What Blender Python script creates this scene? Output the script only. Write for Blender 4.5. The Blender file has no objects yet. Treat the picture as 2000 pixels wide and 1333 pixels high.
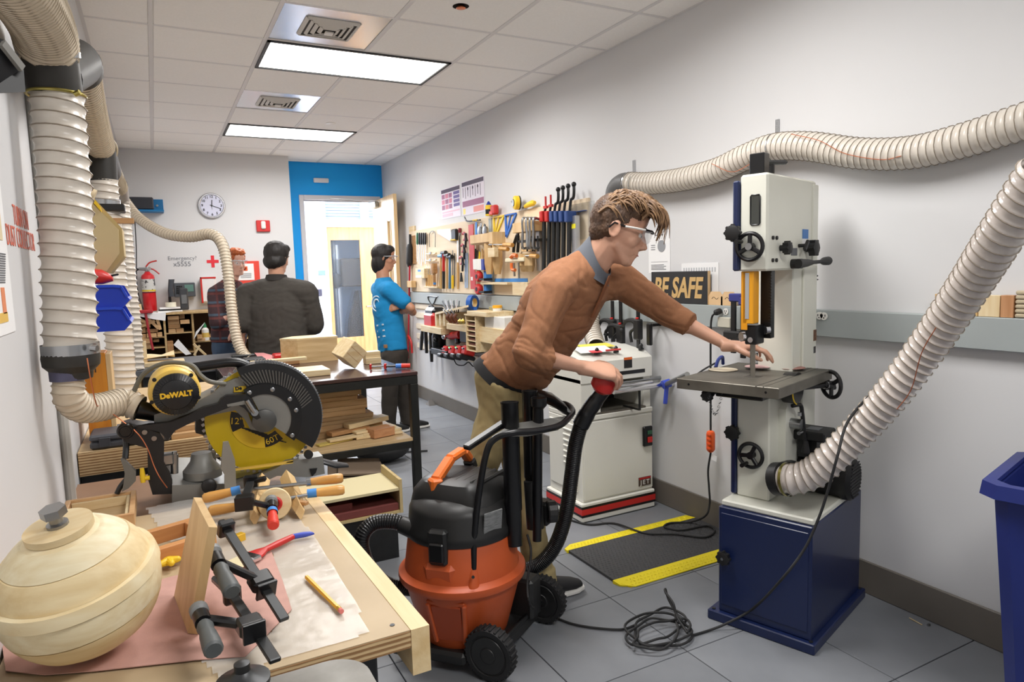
import bpy, bmesh, math, random
from mathutils import Vector, Matrix, Quaternion, noise
from math import sin, cos, pi, radians, sqrt, atan2

scene = bpy.context.scene
COL = scene.collection
random.seed(7)

# ---------------------------------------------------------------- camera
F_PX, YAW, PITCH, ROLL = 1321.0, radians(27.64), radians(5.994), radians(-1.745)
CAM = Vector((0.0, 0.0, 1.51))
_f = Vector((sin(YAW)*cos(PITCH), cos(YAW)*cos(PITCH), -sin(PITCH)))
_r = Vector((cos(YAW), -sin(YAW), 0.0))
_u = _r.cross(_f)
RIGHT = cos(ROLL)*_r + sin(ROLL)*_u
UP = -sin(ROLL)*_r + cos(ROLL)*_u
FWD = _f
cam_data = bpy.data.cameras.new('camera')
cam_data.sensor_width = 36.0
cam_data.lens = F_PX*36.0/2000.0
cam_data.clip_start = 0.05
cam = bpy.data.objects.new('camera', cam_data)
COL.objects.link(cam)
mw = Matrix((RIGHT, UP, -FWD)).transposed().to_4x4()
mw.translation = CAM
cam.matrix_world = mw
scene.camera = cam

# ---------------------------------------------------------------- world, exposure
scene.view_settings.view_transform = 'Standard'
scene.view_settings.look = 'None'
scene.view_settings.gamma = 1.0
scene.view_settings.exposure = 0.15
scene.view_settings.use_curve_mapping = False
world = bpy.data.worlds.new('world')
scene.world = world
world.use_nodes = True
world.node_tree.nodes['Background'].inputs[0].default_value = (0.75, 0.85, 1.0, 1)
world.node_tree.nodes['Background'].inputs[1].default_value = 0.35

PANEL_EMIT = 4.0
PANEL_WATT = 34.0
def area_light(name, loc, target, sx, sy, power, color):
    d = bpy.data.lights.new(name, 'AREA'); d.shape = 'RECTANGLE'; d.size = sx; d.size_y = sy
    d.energy = power; d.color = color
    o = bpy.data.objects.new(name, d); COL.objects.link(o); o.location = loc
    o.rotation_euler = (Vector(target)-Vector(loc)).to_track_quat('-Z', 'Y').to_euler()
    return o
# bare area lamps standing in for daylight in the corridor beyond the open door
area_light('corridor_daylight', (-0.9, 9.9, 1.7), (2.6, 9.9, 1.5), 1.6, 2.2, 60, (0.86, 0.93, 1.0))
area_light('corridor_fill', (2.0, 10.15, 2.86), (2.35, 7.6, 0.9), 2.6, 0.9, 260, (0.93, 0.96, 1.0))  # added fill lamp, hidden above the door head and tilted to brighten the room

def P(px, py, X=None, Y=None, Z=None, D=None):
    """point of the room seen in direction (px,py) of the photo at a known wall, height or distance"""
    d = RIGHT*((px-1000)/F_PX) - UP*((py-666.5)/F_PX) + FWD
    if X is not None: t = (X-CAM.x)/d.x
    elif Y is not None: t = (Y-CAM.y)/d.y
    elif Z is not None: t = (Z-CAM.z)/d.z
    else: t = D
    return CAM + d*t
V = Vector

# ---------------------------------------------------------------- materials
def lin(c):
    return tuple(((x/255)/12.92 if x/255 <= 0.04045 else ((x/255+0.055)/1.055)**2.4) for x in c)
MATS = {}
def mat(name, rgb, rough=0.5, metal=0.0, var=0.0, vscale=8.0, bump=0.0, bscale=60.0, emit=0.0, trans=0.0, alpha=1.0, coat=0.0, spec=0.5, stretch=None, rgb2=None, thr=None, sub=0.0, rnd=0.0):
    if name in MATS: return MATS[name]
    m = bpy.data.materials.new(name); m.use_nodes = True; MATS[name] = m
    nt = m.node_tree; N = nt.nodes; L = nt.links; b = N['Principled BSDF']
    b.inputs['Roughness'].default_value = rough; b.inputs['Metallic'].default_value = metal
    b.inputs['Specular IOR Level'].default_value = spec
    b.inputs['Coat Weight'].default_value = coat
    b.inputs['Transmission Weight'].default_value = trans
    b.inputs['Alpha'].default_value = alpha
    if sub: b.inputs['Subsurface Weight'].default_value = sub; b.inputs['Subsurface Radius'].default_value = (0.02, 0.008, 0.004)
    c = lin(rgb); b.inputs['Base Color'].default_value = (*c, 1)
    if emit: b.inputs['Emission Color'].default_value = (*c, 1); b.inputs['Emission Strength'].default_value = emit
    tc = N.new('ShaderNodeTexCoord'); src = tc.outputs['Object']
    if stretch:
        mp = N.new('ShaderNodeMapping'); mp.inputs['Scale'].default_value = stretch
        L.new(src, mp.inputs['Vector']); src = mp.outputs['Vector']
    if var or rgb2 or rnd:
        n = N.new('ShaderNodeTexNoise'); n.inputs['Scale'].default_value = vscale; n.inputs['Detail'].default_value = 5
        L.new(src, n.inputs['Vector'])
        r = N.new('ShaderNodeValToRGB'); L.new(n.outputs['Fac'], r.inputs['Fac'])
        c2 = lin(rgb2) if rgb2 else tuple(x*(1-var) for x in c)
        lo, hi = thr if thr else (0.3, 0.7)
        r.color_ramp.elements[0].position = lo; r.color_ramp.elements[1].position = hi
        r.color_ramp.elements[0].color = (*c2, 1); r.color_ramp.elements[1].color = (*c, 1)
        out = r.outputs['Color']
        if rnd:
            oi = N.new('ShaderNodeObjectInfo'); mr = N.new('ShaderNodeMapRange')
            mr.inputs['To Min'].default_value = 1-rnd; mr.inputs['To Max'].default_value = 1+rnd*0.4
            L.new(oi.outputs['Random'], mr.inputs['Value'])
            mx = N.new('ShaderNodeMix'); mx.data_type = 'RGBA'; mx.blend_type = 'MULTIPLY'; mx.inputs[0].default_value = 1
            L.new(out, mx.inputs[6]); L.new(mr.outputs[0], mx.inputs[7]); out = mx.outputs[2]
        L.new(out, b.inputs['Base Color'])
    if bump:
        n2 = N.new('ShaderNodeTexNoise'); n2.inputs['Scale'].default_value = bscale; n2.inputs['Detail'].default_value = 4
        L.new(src, n2.inputs['Vector'])
        bp = N.new('ShaderNodeBump'); bp.inputs['Strength'].default_value = bump; bp.inputs['Distance'].default_value = 0.004
        L.new(n2.outputs['Fac'], bp.inputs['Height']); L.new(bp.outputs['Normal'], b.inputs['Normal'])
    return m
def wood(name, c1, c2, axis='X', scale=1.0, rough=0.5, rnd=0.12):
    st = {'X': (1.2, 14, 14), 'Y': (14, 1.2, 14), 'Z': (14, 14, 1.2)}[axis]
    return mat(name, c1, rough, 0, rgb2=c2, vscale=3.0*scale, stretch=st, bump=0.08, bscale=12, thr=(0.35, 0.68), rnd=rnd)
def plyedge(name, c1, c2, pitch=0.006, axis=2):
    """plywood: thin veneer layers stacked along one axis"""
    if name in MATS: return MATS[name]
    m = mat(name, c1, 0.6); nt = m.node_tree; N = nt.nodes; L = nt.links; b = N['Principled BSDF']
    tc = N.new('ShaderNodeTexCoord'); sx = N.new('ShaderNodeSeparateXYZ'); L.new(tc.outputs['Object'], sx.inputs[0])
    mo = N.new('ShaderNodeMath'); mo.operation = 'DIVIDE'; mo.inputs[1].default_value = pitch; L.new(sx.outputs[axis], mo.inputs[0])
    fr = N.new('ShaderNodeMath'); fr.operation = 'FRACT'; L.new(mo.outputs[0], fr.inputs[0])
    n = N.new('ShaderNodeTexNoise'); n.inputs['Scale'].default_value = 30; L.new(tc.outputs['Object'], n.inputs['Vector'])
    ad = N.new('ShaderNodeMath'); ad.operation = 'MULTIPLY_ADD'; ad.inputs[1].default_value = 0.5; L.new(n.outputs['Fac'], ad.inputs[0]); L.new(fr.outputs[0], ad.inputs[2])
    r = N.new('ShaderNodeValToRGB'); L.new(ad.outputs[0], r.inputs['Fac'])
    r.color_ramp.elements[0].position = 0.62; r.color_ramp.elements[1].position = 0.85
    r.color_ramp.elements[0].color = (*lin(c1), 1); r.color_ramp.elements[1].color = (*lin(c2), 1)
    L.new(r.outputs['Color'], b.inputs['Base Color'])
    return m

# ---------------------------------------------------------------- mesh builder
def frame(z, x=None):
    z = V(z).normalized()
    if x is None: x = V((1, 0, 0)) if abs(z.x) < 0.9 else V((0, 1, 0))
    x = (V(x) - z*V(x).dot(z)).normalized(); y = z.cross(x)
    return x, y, z
def catmull(pts, n=8):
    pts = [V(p) for p in pts]; out = []
    q = [pts[0]*2-pts[1]] + pts + [pts[-1]*2-pts[-2]]
    for i in range(1, len(q)-2):
        a, b, c, d = q[i-1:i+3]
        for k in range(n):
            t = k/n
            out.append(0.5*((2*b)+(c-a)*t+(2*a-5*b+4*c-d)*t*t+(3*b-a-3*c+d)*t**3))
    out.append(pts[-1]); return out
def resample(pts, step):
    L = [0]
    for i in range(1, len(pts)): L.append(L[-1]+(pts[i]-pts[i-1]).length)
    n = max(2, int(round(L[-1]/step))); out = []; j = 0
    for k in range(n+1):
        s = L[-1]*k/n
        while j < len(L)-2 and L[j+1] < s: j += 1
        d = L[j+1]-L[j]; t = (s-L[j])/d if d > 1e-9 else 0
        out.append(pts[j].lerp(pts[j+1], t))
    return out, L[-1]
class B:
    def __init__(s): s.v = []; s.f = []
    def add(s, vs, fs):
        o = len(s.v); s.v += [V(p) for p in vs]; s.f += [tuple(i+o for i in f) for f in fs]; return s
    def box(s, c, size, b=0.0, R=None):
        c = V(c); hx, hy, hz = size[0]/2, size[1]/2, size[2]/2
        R = R or Matrix.Identity(3)
        if isinstance(R, (int, float)): R = Matrix.Rotation(R, 3, 'Z')
        if b <= 0 or b > min(hx, hy, hz)*0.95:
            b = 0 if b <= 0 else min(hx, hy, hz)*0.9
        if b == 0:
            vs = [c+R@V((x*hx, y*hy, z*hz)) for x in (-1, 1) for y in (-1, 1) for z in (-1, 1)]
            return s.add(vs, [(0, 1, 3, 2), (4, 6, 7, 5), (0, 4, 5, 1), (2, 3, 7, 6), (0, 2, 6, 4), (1, 5, 7, 3)])
        idx = {}; vs = []
        for x in (-1, 1):
            for y in (-1, 1):
                for z in (-1, 1):
                    for k, p in enumerate(((x*hx, y*(hy-b), z*(hz-b)), (x*(hx-b), y*hy, z*(hz-b)), (x*(hx-b), y*(hy-b), z*hz))):
                        idx[(x, y, z, k)] = len(vs); vs.append(c+R@V(p))
        fs = []
        for g in (-1, 1):
            fs.append([idx[(g, y, z, 0)] for y, z in ((-1, -1), (1, -1), (1, 1), (-1, 1))])
            fs.append([idx[(x, g, z, 1)] for x, z in ((-1, -1), (1, -1), (1, 1), (-1, 1))])
            fs.append([idx[(x, y, g, 2)] for x, y in ((-1, -1), (1, -1), (1, 1), (-1, 1))])
        for p in (-1, 1):
            for q in (-1, 1):
                fs.append([idx[(p, q, -1, 0)], idx[(p, q, 1, 0)], idx[(p, q, 1, 1)], idx[(p, q, -1, 1)]])
                fs.append([idx[(p, -1, q, 0)], idx[(p, 1, q, 0)], idx[(p, 1, q, 2)], idx[(p, -1, q, 2)]])
                fs.append([idx[(-1, p, q, 1)], idx[(1, p, q, 1)], idx[(1, p, q, 2)], idx[(-1, p, q, 2)]])
                for r in (-1, 1): fs.append([idx[(p, q, r, k)] for k in range(3)])
        return s.add(vs, fs)
    def bb(s, x0, x1, y0, y1, z0, z1, b=0.0):
        return s.box(((x0+x1)/2, (y0+y1)/2, (z0+z1)/2), (abs(x1-x0), abs(y1-y0), abs(z1-z0)), b)
    def beam(s, p0, p1, w, h, b=0.0, up=(0, 0, 1)):
        p0 = V(p0); p1 = V(p1); d = p1-p0; x = d.normalized(); u = V(up)
        if abs(x.dot(u)) > 0.98: u = V((1, 0, 0))
        y = u.cross(x).normalized(); z = x.cross(y)
        R = Matrix((x, y, z)).transposed()
        return s.box((p0+p1)/2, (d.length, w, h), b, R)
    def cyl(s, p0, p1, r0, r1=None, n=16, caps=True):
        p0 = V(p0); p1 = V(p1); r1 = r0 if r1 is None else r1
        x, y, z = frame(p1-p0); vs = []
        for p, r in ((p0, r0), (p1, r1)):
            vs += [p+x*(r*cos(2*pi*i/n))+y*(r*sin(2*pi*i/n)) for i in range(n)]
        fs = [(i, (i+1) % n, n+(i+1) % n, n+i) for i in range(n)]
        if caps: fs += [tuple(range(n)), tuple(range(n, 2*n))]
        return s.add(vs, fs)
    def lathe(s, prof, o=(0, 0, 0), axis=(0, 0, 1), n=24, caps=True):
        """prof: (radius, height) pairs"""
        o = V(o); x, y, z = frame(axis); vs = []; fs = []
        for r, h in prof:
            r = max(r, 1e-4)
            vs += [o+z*h+x*(r*cos(2*pi*i/n))+y*(r*sin(2*pi*i/n)) for i in range(n)]
        m = len(prof)
        for k in range(m-1):
            fs += [(k*n+i, k*n+(i+1) % n, (k+1)*n+(i+1) % n, (k+1)*n+i) for i in range(n)]
        if caps: fs += [tuple(range(n)), tuple(range((m-1)*n, m*n))]
        return s.add(vs, fs)
    def tube(s, pts, r, n=10, caps=True, closed=False):
        pts = [V(p) for p in pts]; m = len(pts)
        rad = r if isinstance(r, (list, tuple)) else [r]*m
        x = None; vs = []; fs = []
        for k in range(m):
            t = (pts[(k+1) % m] if closed else pts[min(k+1, m-1)])-(pts[k-1] if closed else pts[max(k-1, 0)])
            if t.length < 1e-9: t = V((0, 0, 1))
            x, y, z = frame(t, x)
            vs += [pts[k]+x*(rad[k]*cos(2*pi*i/n))+y*(rad[k]*sin(2*pi*i/n)) for i in range(n)]
        for k in range(m if closed else m-1):
            j = (k+1) % m
            fs += [(k*n+i, k*n+(i+1) % n, j*n+(i+1) % n, j*n+i) for i in range(n)]
        if caps and not closed: fs += [tuple(range(n)), tuple(range((m-1)*n, m*n))]
        return s.add(vs, fs)
    def curve(s, pts, r, n=10, k=8): return s.tube(catmull(pts, k), r, n)
    def hose(s, pts, r, pitch=0.03, amp=0.006, n=20, per=6, wire=0.0):
        """hose with a spiral rib; wire > 0 gives only the spiral wire of that radius"""
        path, L = resample(catmull(pts, 14), pitch/per); m = len(path); x = None; ring = []
        for k in range(m):
            x, y, z = frame(path[min(k+1, m-1)]-path[max(k-1, 0)], x); ring.append((path[k], x.copy(), y.copy()))
        st = L/(m-1)
        if wire:
            hp = []; q = 16; turns = int(L/pitch)
            for i in range(turns*q):
                t = i/q*pitch/st; k = min(int(t), m-2); f = t-k; a = -2*pi*i/q
                c = ring[k][0].lerp(ring[k+1][0], f); hp.append(c+(ring[k][1]*cos(a)+ring[k][2]*sin(a))*r)
            return s.tube(hp, wire, 4)
        vs = []; fs = []
        for k in range(m):
            c, x, y = ring[k]
            for i in range(n):
                a = 2*pi*i/n; rr = r-amp*sin(pi*((k*st/pitch+i/n) % 1.0))**0.8
                vs.append(c+x*(rr*cos(a))+y*(rr*sin(a)))
        fs = [(k*n+i, k*n+(i+1) % n, (k+1)*n+(i+1) % n, (k+1)*n+i) for k in range(m-1) for i in range(n)]
        return s.add(vs, fs)
    def ring(s, o, axis, R, r, n=28, m=8, a0=0.0, a1=2*pi):
        x, y, z = frame(axis); full = abs(a1-a0-2*pi) < 1e-6
        k = n if full else n+1
        pts = [V(o)+x*(R*cos(a0+(a1-a0)*i/n))+y*(R*sin(a0+(a1-a0)*i/n)) for i in range(k)]
        return s.tube(pts, r, m, True, full)
    def prism(s, poly, th, M):
        """poly: 2d outline in the plane of the 4x4 M, thickness th along its z"""
        n = len(poly)
        vs = [M@V((x, y, 0)) for x, y in poly]+[M@V((x, y, th)) for x, y in poly]
        fs = [tuple(range(n)), tuple(range(2*n-1, n-1, -1))]+[(i, (i+1) % n, n+(i+1) % n, n+i) for i in range(n)]
        return s.add(vs, fs)
    def slab(s, pts, d):
        """solid between a flat outline of points and the same outline moved by d"""
        pts = [V(p) for p in pts]; d = V(d); n = len(pts)
        return s.add(pts+[p+d for p in pts], [tuple(range(n)), tuple(range(2*n-1, n-1, -1))]+[(i, (i+1) % n, n+(i+1) % n, n+i) for i in range(n)])
    def ell(s, c, r, R=None, nu=16, nv=10):
        c = V(c); R = R or Matrix.Identity(3); vs = []; fs = []
        if isinstance(r, (int, float)): r = (r, r, r)
        for j in range(nv+1):
            t = pi*j/nv
            t = min(max(t, 0.02), pi-0.02)
            vs += [c+R@V((r[0]*sin(t)*cos(2*pi*i/nu), r[1]*sin(t)*sin(2*pi*i/nu), r[2]*cos(t))) for i in range(nu)]
        for j in range(nv):
            fs += [(j*nu+i, j*nu+(i+1) % nu, (j+1)*nu+(i+1) % nu, (j+1)*nu+i) for i in range(nu)]
        fs += [tuple(range(nu)), tuple(range(nv*nu, (nv+1)*nu))]
        return s.add(vs, fs)
    def cap(s, p0, p1, r0, r1=None, n=14):
        r1 = r0 if r1 is None else r1; p0 = V(p0); p1 = V(p1); d = (p1-p0); L = d.length; d = d.normalized()
        pts = []; rad = []
        for a in (0.05, 0.3, 0.6, 0.85, 1.0): pts.append(p0-d*(r0*cos(a*pi/2))); rad.append(r0*sin(a*pi/2))
        for a in (1.0, 0.85, 0.6, 0.3, 0.05): pts.append(p1+d*(r1*cos(a*pi/2))); rad.append(r1*sin(a*pi/2))
        return s.tube(pts, rad, n)
    def loft(s, secs, n=20, ex=2.3, caps=True):
        """secs: (centre, half-width vector, half-depth vector)"""
        vs = []; fs = []
        for c, u, w in secs:
            for i in range(n):
                a = 2*pi*i/n; ca, sa = cos(a), sin(a)
                vs.append(V(c)+V(u)*(math.copysign(abs(ca)**(2/ex), ca))+V(w)*(math.copysign(abs(sa)**(2/ex), sa)))
        m = len(secs)
        for k in range(m-1):
            fs += [(k*n+i, k*n+(i+1) % n, (k+1)*n+(i+1) % n, (k+1)*n+i) for i in range(n)]
        if caps: fs += [tuple(range(n)), tuple(range((m-1)*n, m*n))]
        return s.add(vs, fs)
    def grid(s, fn, nu, nv):
        vs = [fn(i/nu, j/nv) for j in range(nv+1) for i in range(nu+1)]; w = nu+1
        return s.add(vs, [(j*w+i, j*w+i+1, (j+1)*w+i+1, (j+1)*w+i) for j in range(nv) for i in range(nu)])
    def move(s, M):
        s.v = [M@p for p in s.v]; return s
def to_mesh(b, name, material, smooth=35, recalc=True):
    me = bpy.data.meshes.new(name); me.from_pydata([tuple(p) for p in b.v], [], b.f)
    if recalc:
        bm = bmesh.new(); bm.from_mesh(me); bmesh.ops.recalc_face_normals(bm, faces=bm.faces); bm.to_mesh(me); bm.free()
    if smooth:
        me.polygons.foreach_set('use_smooth', [True]*len(me.polygons)); me.set_sharp_from_angle(angle=radians(smooth))
    if material: me.materials.append(material)
    me.update(); return me
def tag(o, label, cat, group=None, kind=None):
    if label: o['label'] = label
    if cat: o['category'] = cat
    if group: o['group'] = group
    if kind: o['kind'] = kind
    return o
def thing(name, label, cat, loc=(0, 0, 0), rotz=0.0, group=None):
    o = bpy.data.objects.new(name, None); COL.objects.link(o); o.empty_display_size = 0.05
    o.location = loc; o.rotation_euler = (0, 0, rotz); return tag(o, label, cat, group)
def root_of(p):
    while p.parent: p = p.parent
    return p
def part(name, b, m, parent=None, world=True, smooth=35, label=None, recalc=True):
    """one mesh object under its thing; world=True: the shape was given in room coordinates"""
    if parent is not None and world:
        r = root_of(parent)
        Mi = (Matrix.Translation(r.location) @ r.rotation_euler.to_matrix().to_4x4()).inverted()
        b.v = [Mi@p for p in b.v]
    o = bpy.data.objects.new(name, to_mesh(b, name, m, smooth, recalc)); COL.objects.link(o)
    if parent is not None: o.parent = parent
    if label: o['label'] = label
    return o
def solo(name, b, m, label, cat, group=None, smooth=35, at=None):
    """a thing that is a single mesh; its origin is put at its base"""
    if at is None:
        xs = [p.x for p in b.v]; ys = [p.y for p in b.v]; zs = [p.z for p in b.v]
        at = V(((min(xs)+max(xs))/2, (min(ys)+max(ys))/2, min(zs)))
    at = V(at); b.v = [p-at for p in b.v]
    o = bpy.data.objects.new(name, to_mesh(b, name, m, smooth)); COL.objects.link(o); o.location = at
    return tag(o, label, cat, group)
def struct(name, b, m, parent=None, smooth=35):
    o = bpy.data.objects.new(name, to_mesh(b, name, m, smooth)); COL.objects.link(o)
    if parent is not None: o.parent = parent
    else: o['kind'] = 'structure'
    return o
def linkcopy(o, loc=None, rot=None, parent=None):
    c = o.copy(); COL.objects.link(c)
    if loc is not None: c.location = loc
    if rot is not None: c.rotation_euler = rot
    if parent is not None: c.parent = parent
    return c
def copy_tree(o, loc, rotz=None, label=None, group=None):
    r = o.copy(); COL.objects.link(r); r.location = loc
    if rotz is not None: r.rotation_euler = (0, 0, rotz)
    if label: r['label'] = label
    if group: r['group'] = group
    for ch in list(o.children):
        c = ch.copy(); COL.objects.link(c); c.parent = r
        for g in list(ch.children):
            d = g.copy(); COL.objects.link(d); d.parent = c
    return r
def text_b(body, size, M, depth=0.0015, bold=0.0, align='CENTER', spacing=1.0, sx=1.0):
    """lettering as thin solid shapes; M takes text plane (x right, y up) to the room"""
    cu = bpy.data.curves.new('t', 'FONT'); cu.body = body; cu.size = size; cu.extrude = depth/2; cu.offset = bold
    cu.align_x = align; cu.align_y = 'CENTER'; cu.space_character = spacing; cu.resolution_u = 4
    ob = bpy.data.objects.new('t', cu); COL.objects.link(ob)
    dg = bpy.context.evaluated_depsgraph_get(); me = bpy.data.meshes.new_from_object(ob.evaluated_get(dg))
    b = B(); b.add([M@V((v.co.x*sx, v.co.y, v.co.z)) for v in me.vertices], [tuple(p.vertices) for p in me.polygons])
    bpy.data.objects.remove(ob); bpy.data.curves.remove(cu); bpy.data.meshes.remove(me)
    return b
def plane_M(o, x, y):
    x = V(x).normalized(); y = V(y); y = (y-x*y.dot(x)).normalized(); z = x.cross(y)
    M = Matrix((x, y, z)).transposed().to_4x4(); M.translation = V(o); return M
def remeshed(b, name, material, voxel, smooth_it=6, disp=None):
    """one continuous skin around overlapping shapes"""
    me = to_mesh(b, name, None, 0)
    ob = bpy.data.objects.new(name, me); COL.objects.link(ob)
    r = ob.modifiers.new('r', 'REMESH'); r.mode = 'VOXEL'; r.voxel_size = voxel; r.adaptivity = 0.0
    sm = ob.modifiers.new('s', 'SMOOTH'); sm.factor = 0.5; sm.iterations = smooth_it
    dg = bpy.context.evaluated_depsgraph_get(); me2 = bpy.data.meshes.new_from_object(ob.evaluated_get(dg))
    bpy.data.objects.remove(ob); bpy.data.meshes.remove(me)
    if disp:
        nn = [v.normal.copy() for v in me2.vertices]
        for v, n in zip(me2.vertices, nn): v.co += n*disp(v.co)
    me2.polygons.foreach_set('use_smooth', [True]*len(me2.polygons))
    me2.materials.clear()
    if material: me2.materials.append(material)
    me2.name = name
    return me2
def part_mesh(name, me, parent):
    """mesh given in room coordinates, placed under its thing"""
    r = root_of(parent); Mi = (Matrix.Translation(r.location) @ r.rotation_euler.to_matrix().to_4x4()).inverted()
    me.transform(Mi); o = bpy.data.objects.new(name, me); COL.objects.link(o); o.parent = parent; return o

def hose_part(parent, pts, r, pitch, amp, n, per, m, wire=0.0016, wm=(150, 138, 122)):
    part('hose', B().hose(pts, r, pitch, amp, n, per), m, parent, smooth=60)
    if wire: part('spiral_wire', B().hose(pts, r, pitch, amp, n, per, wire), mat('spiral_wire_%d' % wm[0], wm, 0.4), parent)
# common materials
M_WHITE = mat('wall_paint_white', (217, 217, 218), 0.62, var=0.03, vscale=1.5, bump=0.03, bscale=180)
M_BLUEW = mat('wall_paint_blue', (0, 168, 255), 0.6, var=0.04, vscale=1.2)
M_BASE = mat('vinyl_base', (112, 106, 98), 0.55, var=0.08)
M_RACE = mat('raceway_grey', (165, 172, 172), 0.45, var=0.04)
M_TILE = mat('ceiling_tile', (250, 248, 245), 0.9, var=0.04, vscale=90, bump=0.12, bscale=350)
M_TBAR = mat('ceiling_bar', (224, 222, 222), 0.55)
M_FLOOR = mat('floor_rubber', (134, 137, 142), 0.5, rgb2=(116, 119, 124), vscale=3.0, bump=0.05, bscale=220, thr=(0.25, 0.75), rnd=0.06)
M_BLACK = mat('black_plastic', (26, 26, 28), 0.42, var=0.15, vscale=6)
M_BLK2 = mat('black_satin', (18, 18, 20), 0.3)
M_RUB = mat('black_rubber', (32, 32, 33), 0.65)
M_STEEL = mat('steel', (170, 172, 174), 0.3, 1.0, var=0.15, vscale=20)
M_CHROME = mat('chrome', (215, 215, 218), 0.14, 1.0)
M_DARKST = mat('dark_steel', (70, 71, 72), 0.42, 0.85, var=0.2, vscale=12)
M_RED = mat('red_plastic', (196, 40, 36), 0.4)
M_BLUEP = mat('blue_plastic', (36, 58, 150), 0.35)
M_YEL = mat('yellow_plastic', (240, 200, 40), 0.4)
M_ORNG = mat('orange_plastic', (226, 112, 38), 0.42)
M_WHITEP = mat('white_plastic', (236, 234, 228), 0.4)
M_PAPER = mat('paper', (240, 240, 240), 0.8)
M_INK = mat('ink_grey', (110, 112, 116), 0.8)
M_COPPER = mat('copper_wire', (214, 130, 92), 0.35, 0.8)
M_HOSE = mat('hose_cream', (226, 218, 206), 0.33, var=0.10, vscale=9, coat=0.15)
M_HOSE2 = mat('hose_clear', (220, 210, 202), 0.25, var=0.15, vscale=9, coat=0.4)
M_HOSE3 = mat('hose_tan', (216, 202, 180), 0.4, var=0.08, vscale=9)
M_PINE = wood('pine', (238, 220, 180), (224, 196, 146), 'X')
M_PINEY = wood('pine_y', (236, 218, 180), (220, 192, 144), 'Y')
M_PINEZ = wood('pine_z', (238, 222, 186), (222, 196, 150), 'Z')
M_MAPLE = wood('maple', (228, 196, 146), (206, 168, 116), 'Z', 0.7)
M_OAK = wood('oak_mid', (196, 152, 104), (168, 122, 78), 'X')
M_SCRAP = wood('scrap_wood', (226, 190, 142), (196, 154, 106), 'X', rnd=0.3)
M_PLY = plyedge('plywood_edge', (214, 184, 138), (150, 112, 72), 0.0085)
M_PLYTOP = wood('plywood_face', (222, 194, 150), (206, 174, 126), 'X', 0.6)
M_GLASS = mat('clear_glass', (235, 240, 240), 0.03, trans=0.95, alpha=0.35)
# ================================================================ the room
XL, XR, YF, YB, ZC = -0.245, 2.763, 8.46, 8.84, 2.935
XJ = 1.515         # where the white end wall stops and the blue recess begins
YN = -2.6          # wall behind the camera
T = 0.6096
ROW0 = 4.397
COLX = [0.0913+T*i for i in range(5)]
# floor of big rubber tiles
fl = struct('floor', B().bb(XL-0.3, XR+0.3, YN-0.2, 11.2, -0.12, -0.012), mat('floor_joint', (58, 60, 64), 0.7))
ft = B().box((0, 0, -0.007), (0.513-0.004, 0.513-0.004, 0.014), 0.0015)
tile0 = None
FT = 0.513
fx0, fy0 = 1.742-FT*4, 1.923-FT*9
for i in range(-1, 7):
    for j in range(0, 24):
        x0, y0 = fx0+FT*i, fy0+FT*j
        if x0+FT < XL or x0 > XR or y0+FT < YN or y0 > YB: continue
        if tile0 is None:
            tile0 = struct('floor_tile', ft, M_FLOOR, fl); t_ = tile0
        else: t_ = linkcopy(tile0, parent=fl)
        t_.location = (x0+FT/2, y0+FT/2, 0)
corr_floor = struct('trim_1', B().bb(-1.4, 4.2, YB, 11.2, -0.011, 0.0), mat('corridor_floor', (150, 150, 152), 0.4, var=0.05))

# walls
struct('wall_left', B().bb(XL-0.15, XL, YN, YB+0.15, -0.05, ZC+0.3), M_WHITE)
struct('wall_right', B().bb(XR, XR+0.15, YN, YB+0.15, -0.05, ZC+0.3), M_WHITE)
struct('wall_near', B().bb(XL-0.15, XR+0.15, YN-0.15, YN, -0.05, ZC+0.3), M_WHITE)
struct('wall_far', B().bb(XL, XJ, YF, YB+0.12, 0, ZC+0.3), M_WHITE)
DX0, DX1, DH = 1.735, 2.665, 2.47    # door opening
wb = B().bb(XJ, DX0-0.05, YB, YB+0.12, 0, ZC+0.3).bb(DX1+0.05, XR, YB, YB+0.12, 0, ZC+0.3).bb(DX0-0.05, DX1+0.05, YB, YB+0.12, DH+0.05, ZC+0.3)
struct('wall_blue', wb, M_BLUEW)
bb_ = B()
bb_.bb(XR-0.012, XR, YN, YB, 0.0, 0.152, 0.004)
struct('baseboard_right', bb_, M_BASE)
struct('baseboard_left', B().bb(XL, XL+0.012, YN, YF, 0, 0.152, 0.004), M_BASE)
struct('baseboard_far', B().bb(XL, XJ, YF-0.012, YF, 0, 0.152, 0.004), M_BASE)
# door frame
M_FRAME = mat('door_frame_paint', (206, 208, 216), 0.4)
fr = B()
fr.bb(DX0-0.055, DX0, YB-0.03, YB+0.15, 0, DH+0.055, 0.004).bb(DX1, DX1+0.055, YB-0.03, YB+0.15, 0, DH+0.055, 0.004).bb(DX0, DX1, YB-0.03, YB+0.15, DH, DH+0.055, 0.004)
fr.bb(DX0, DX0+0.015, YB+0.04, YB+0.06, 0, DH).bb(DX0, DX1, YB+0.04, YB+0.06, DH-0.015, DH)
struct('trim_2', fr, M_FRAME)
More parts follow.
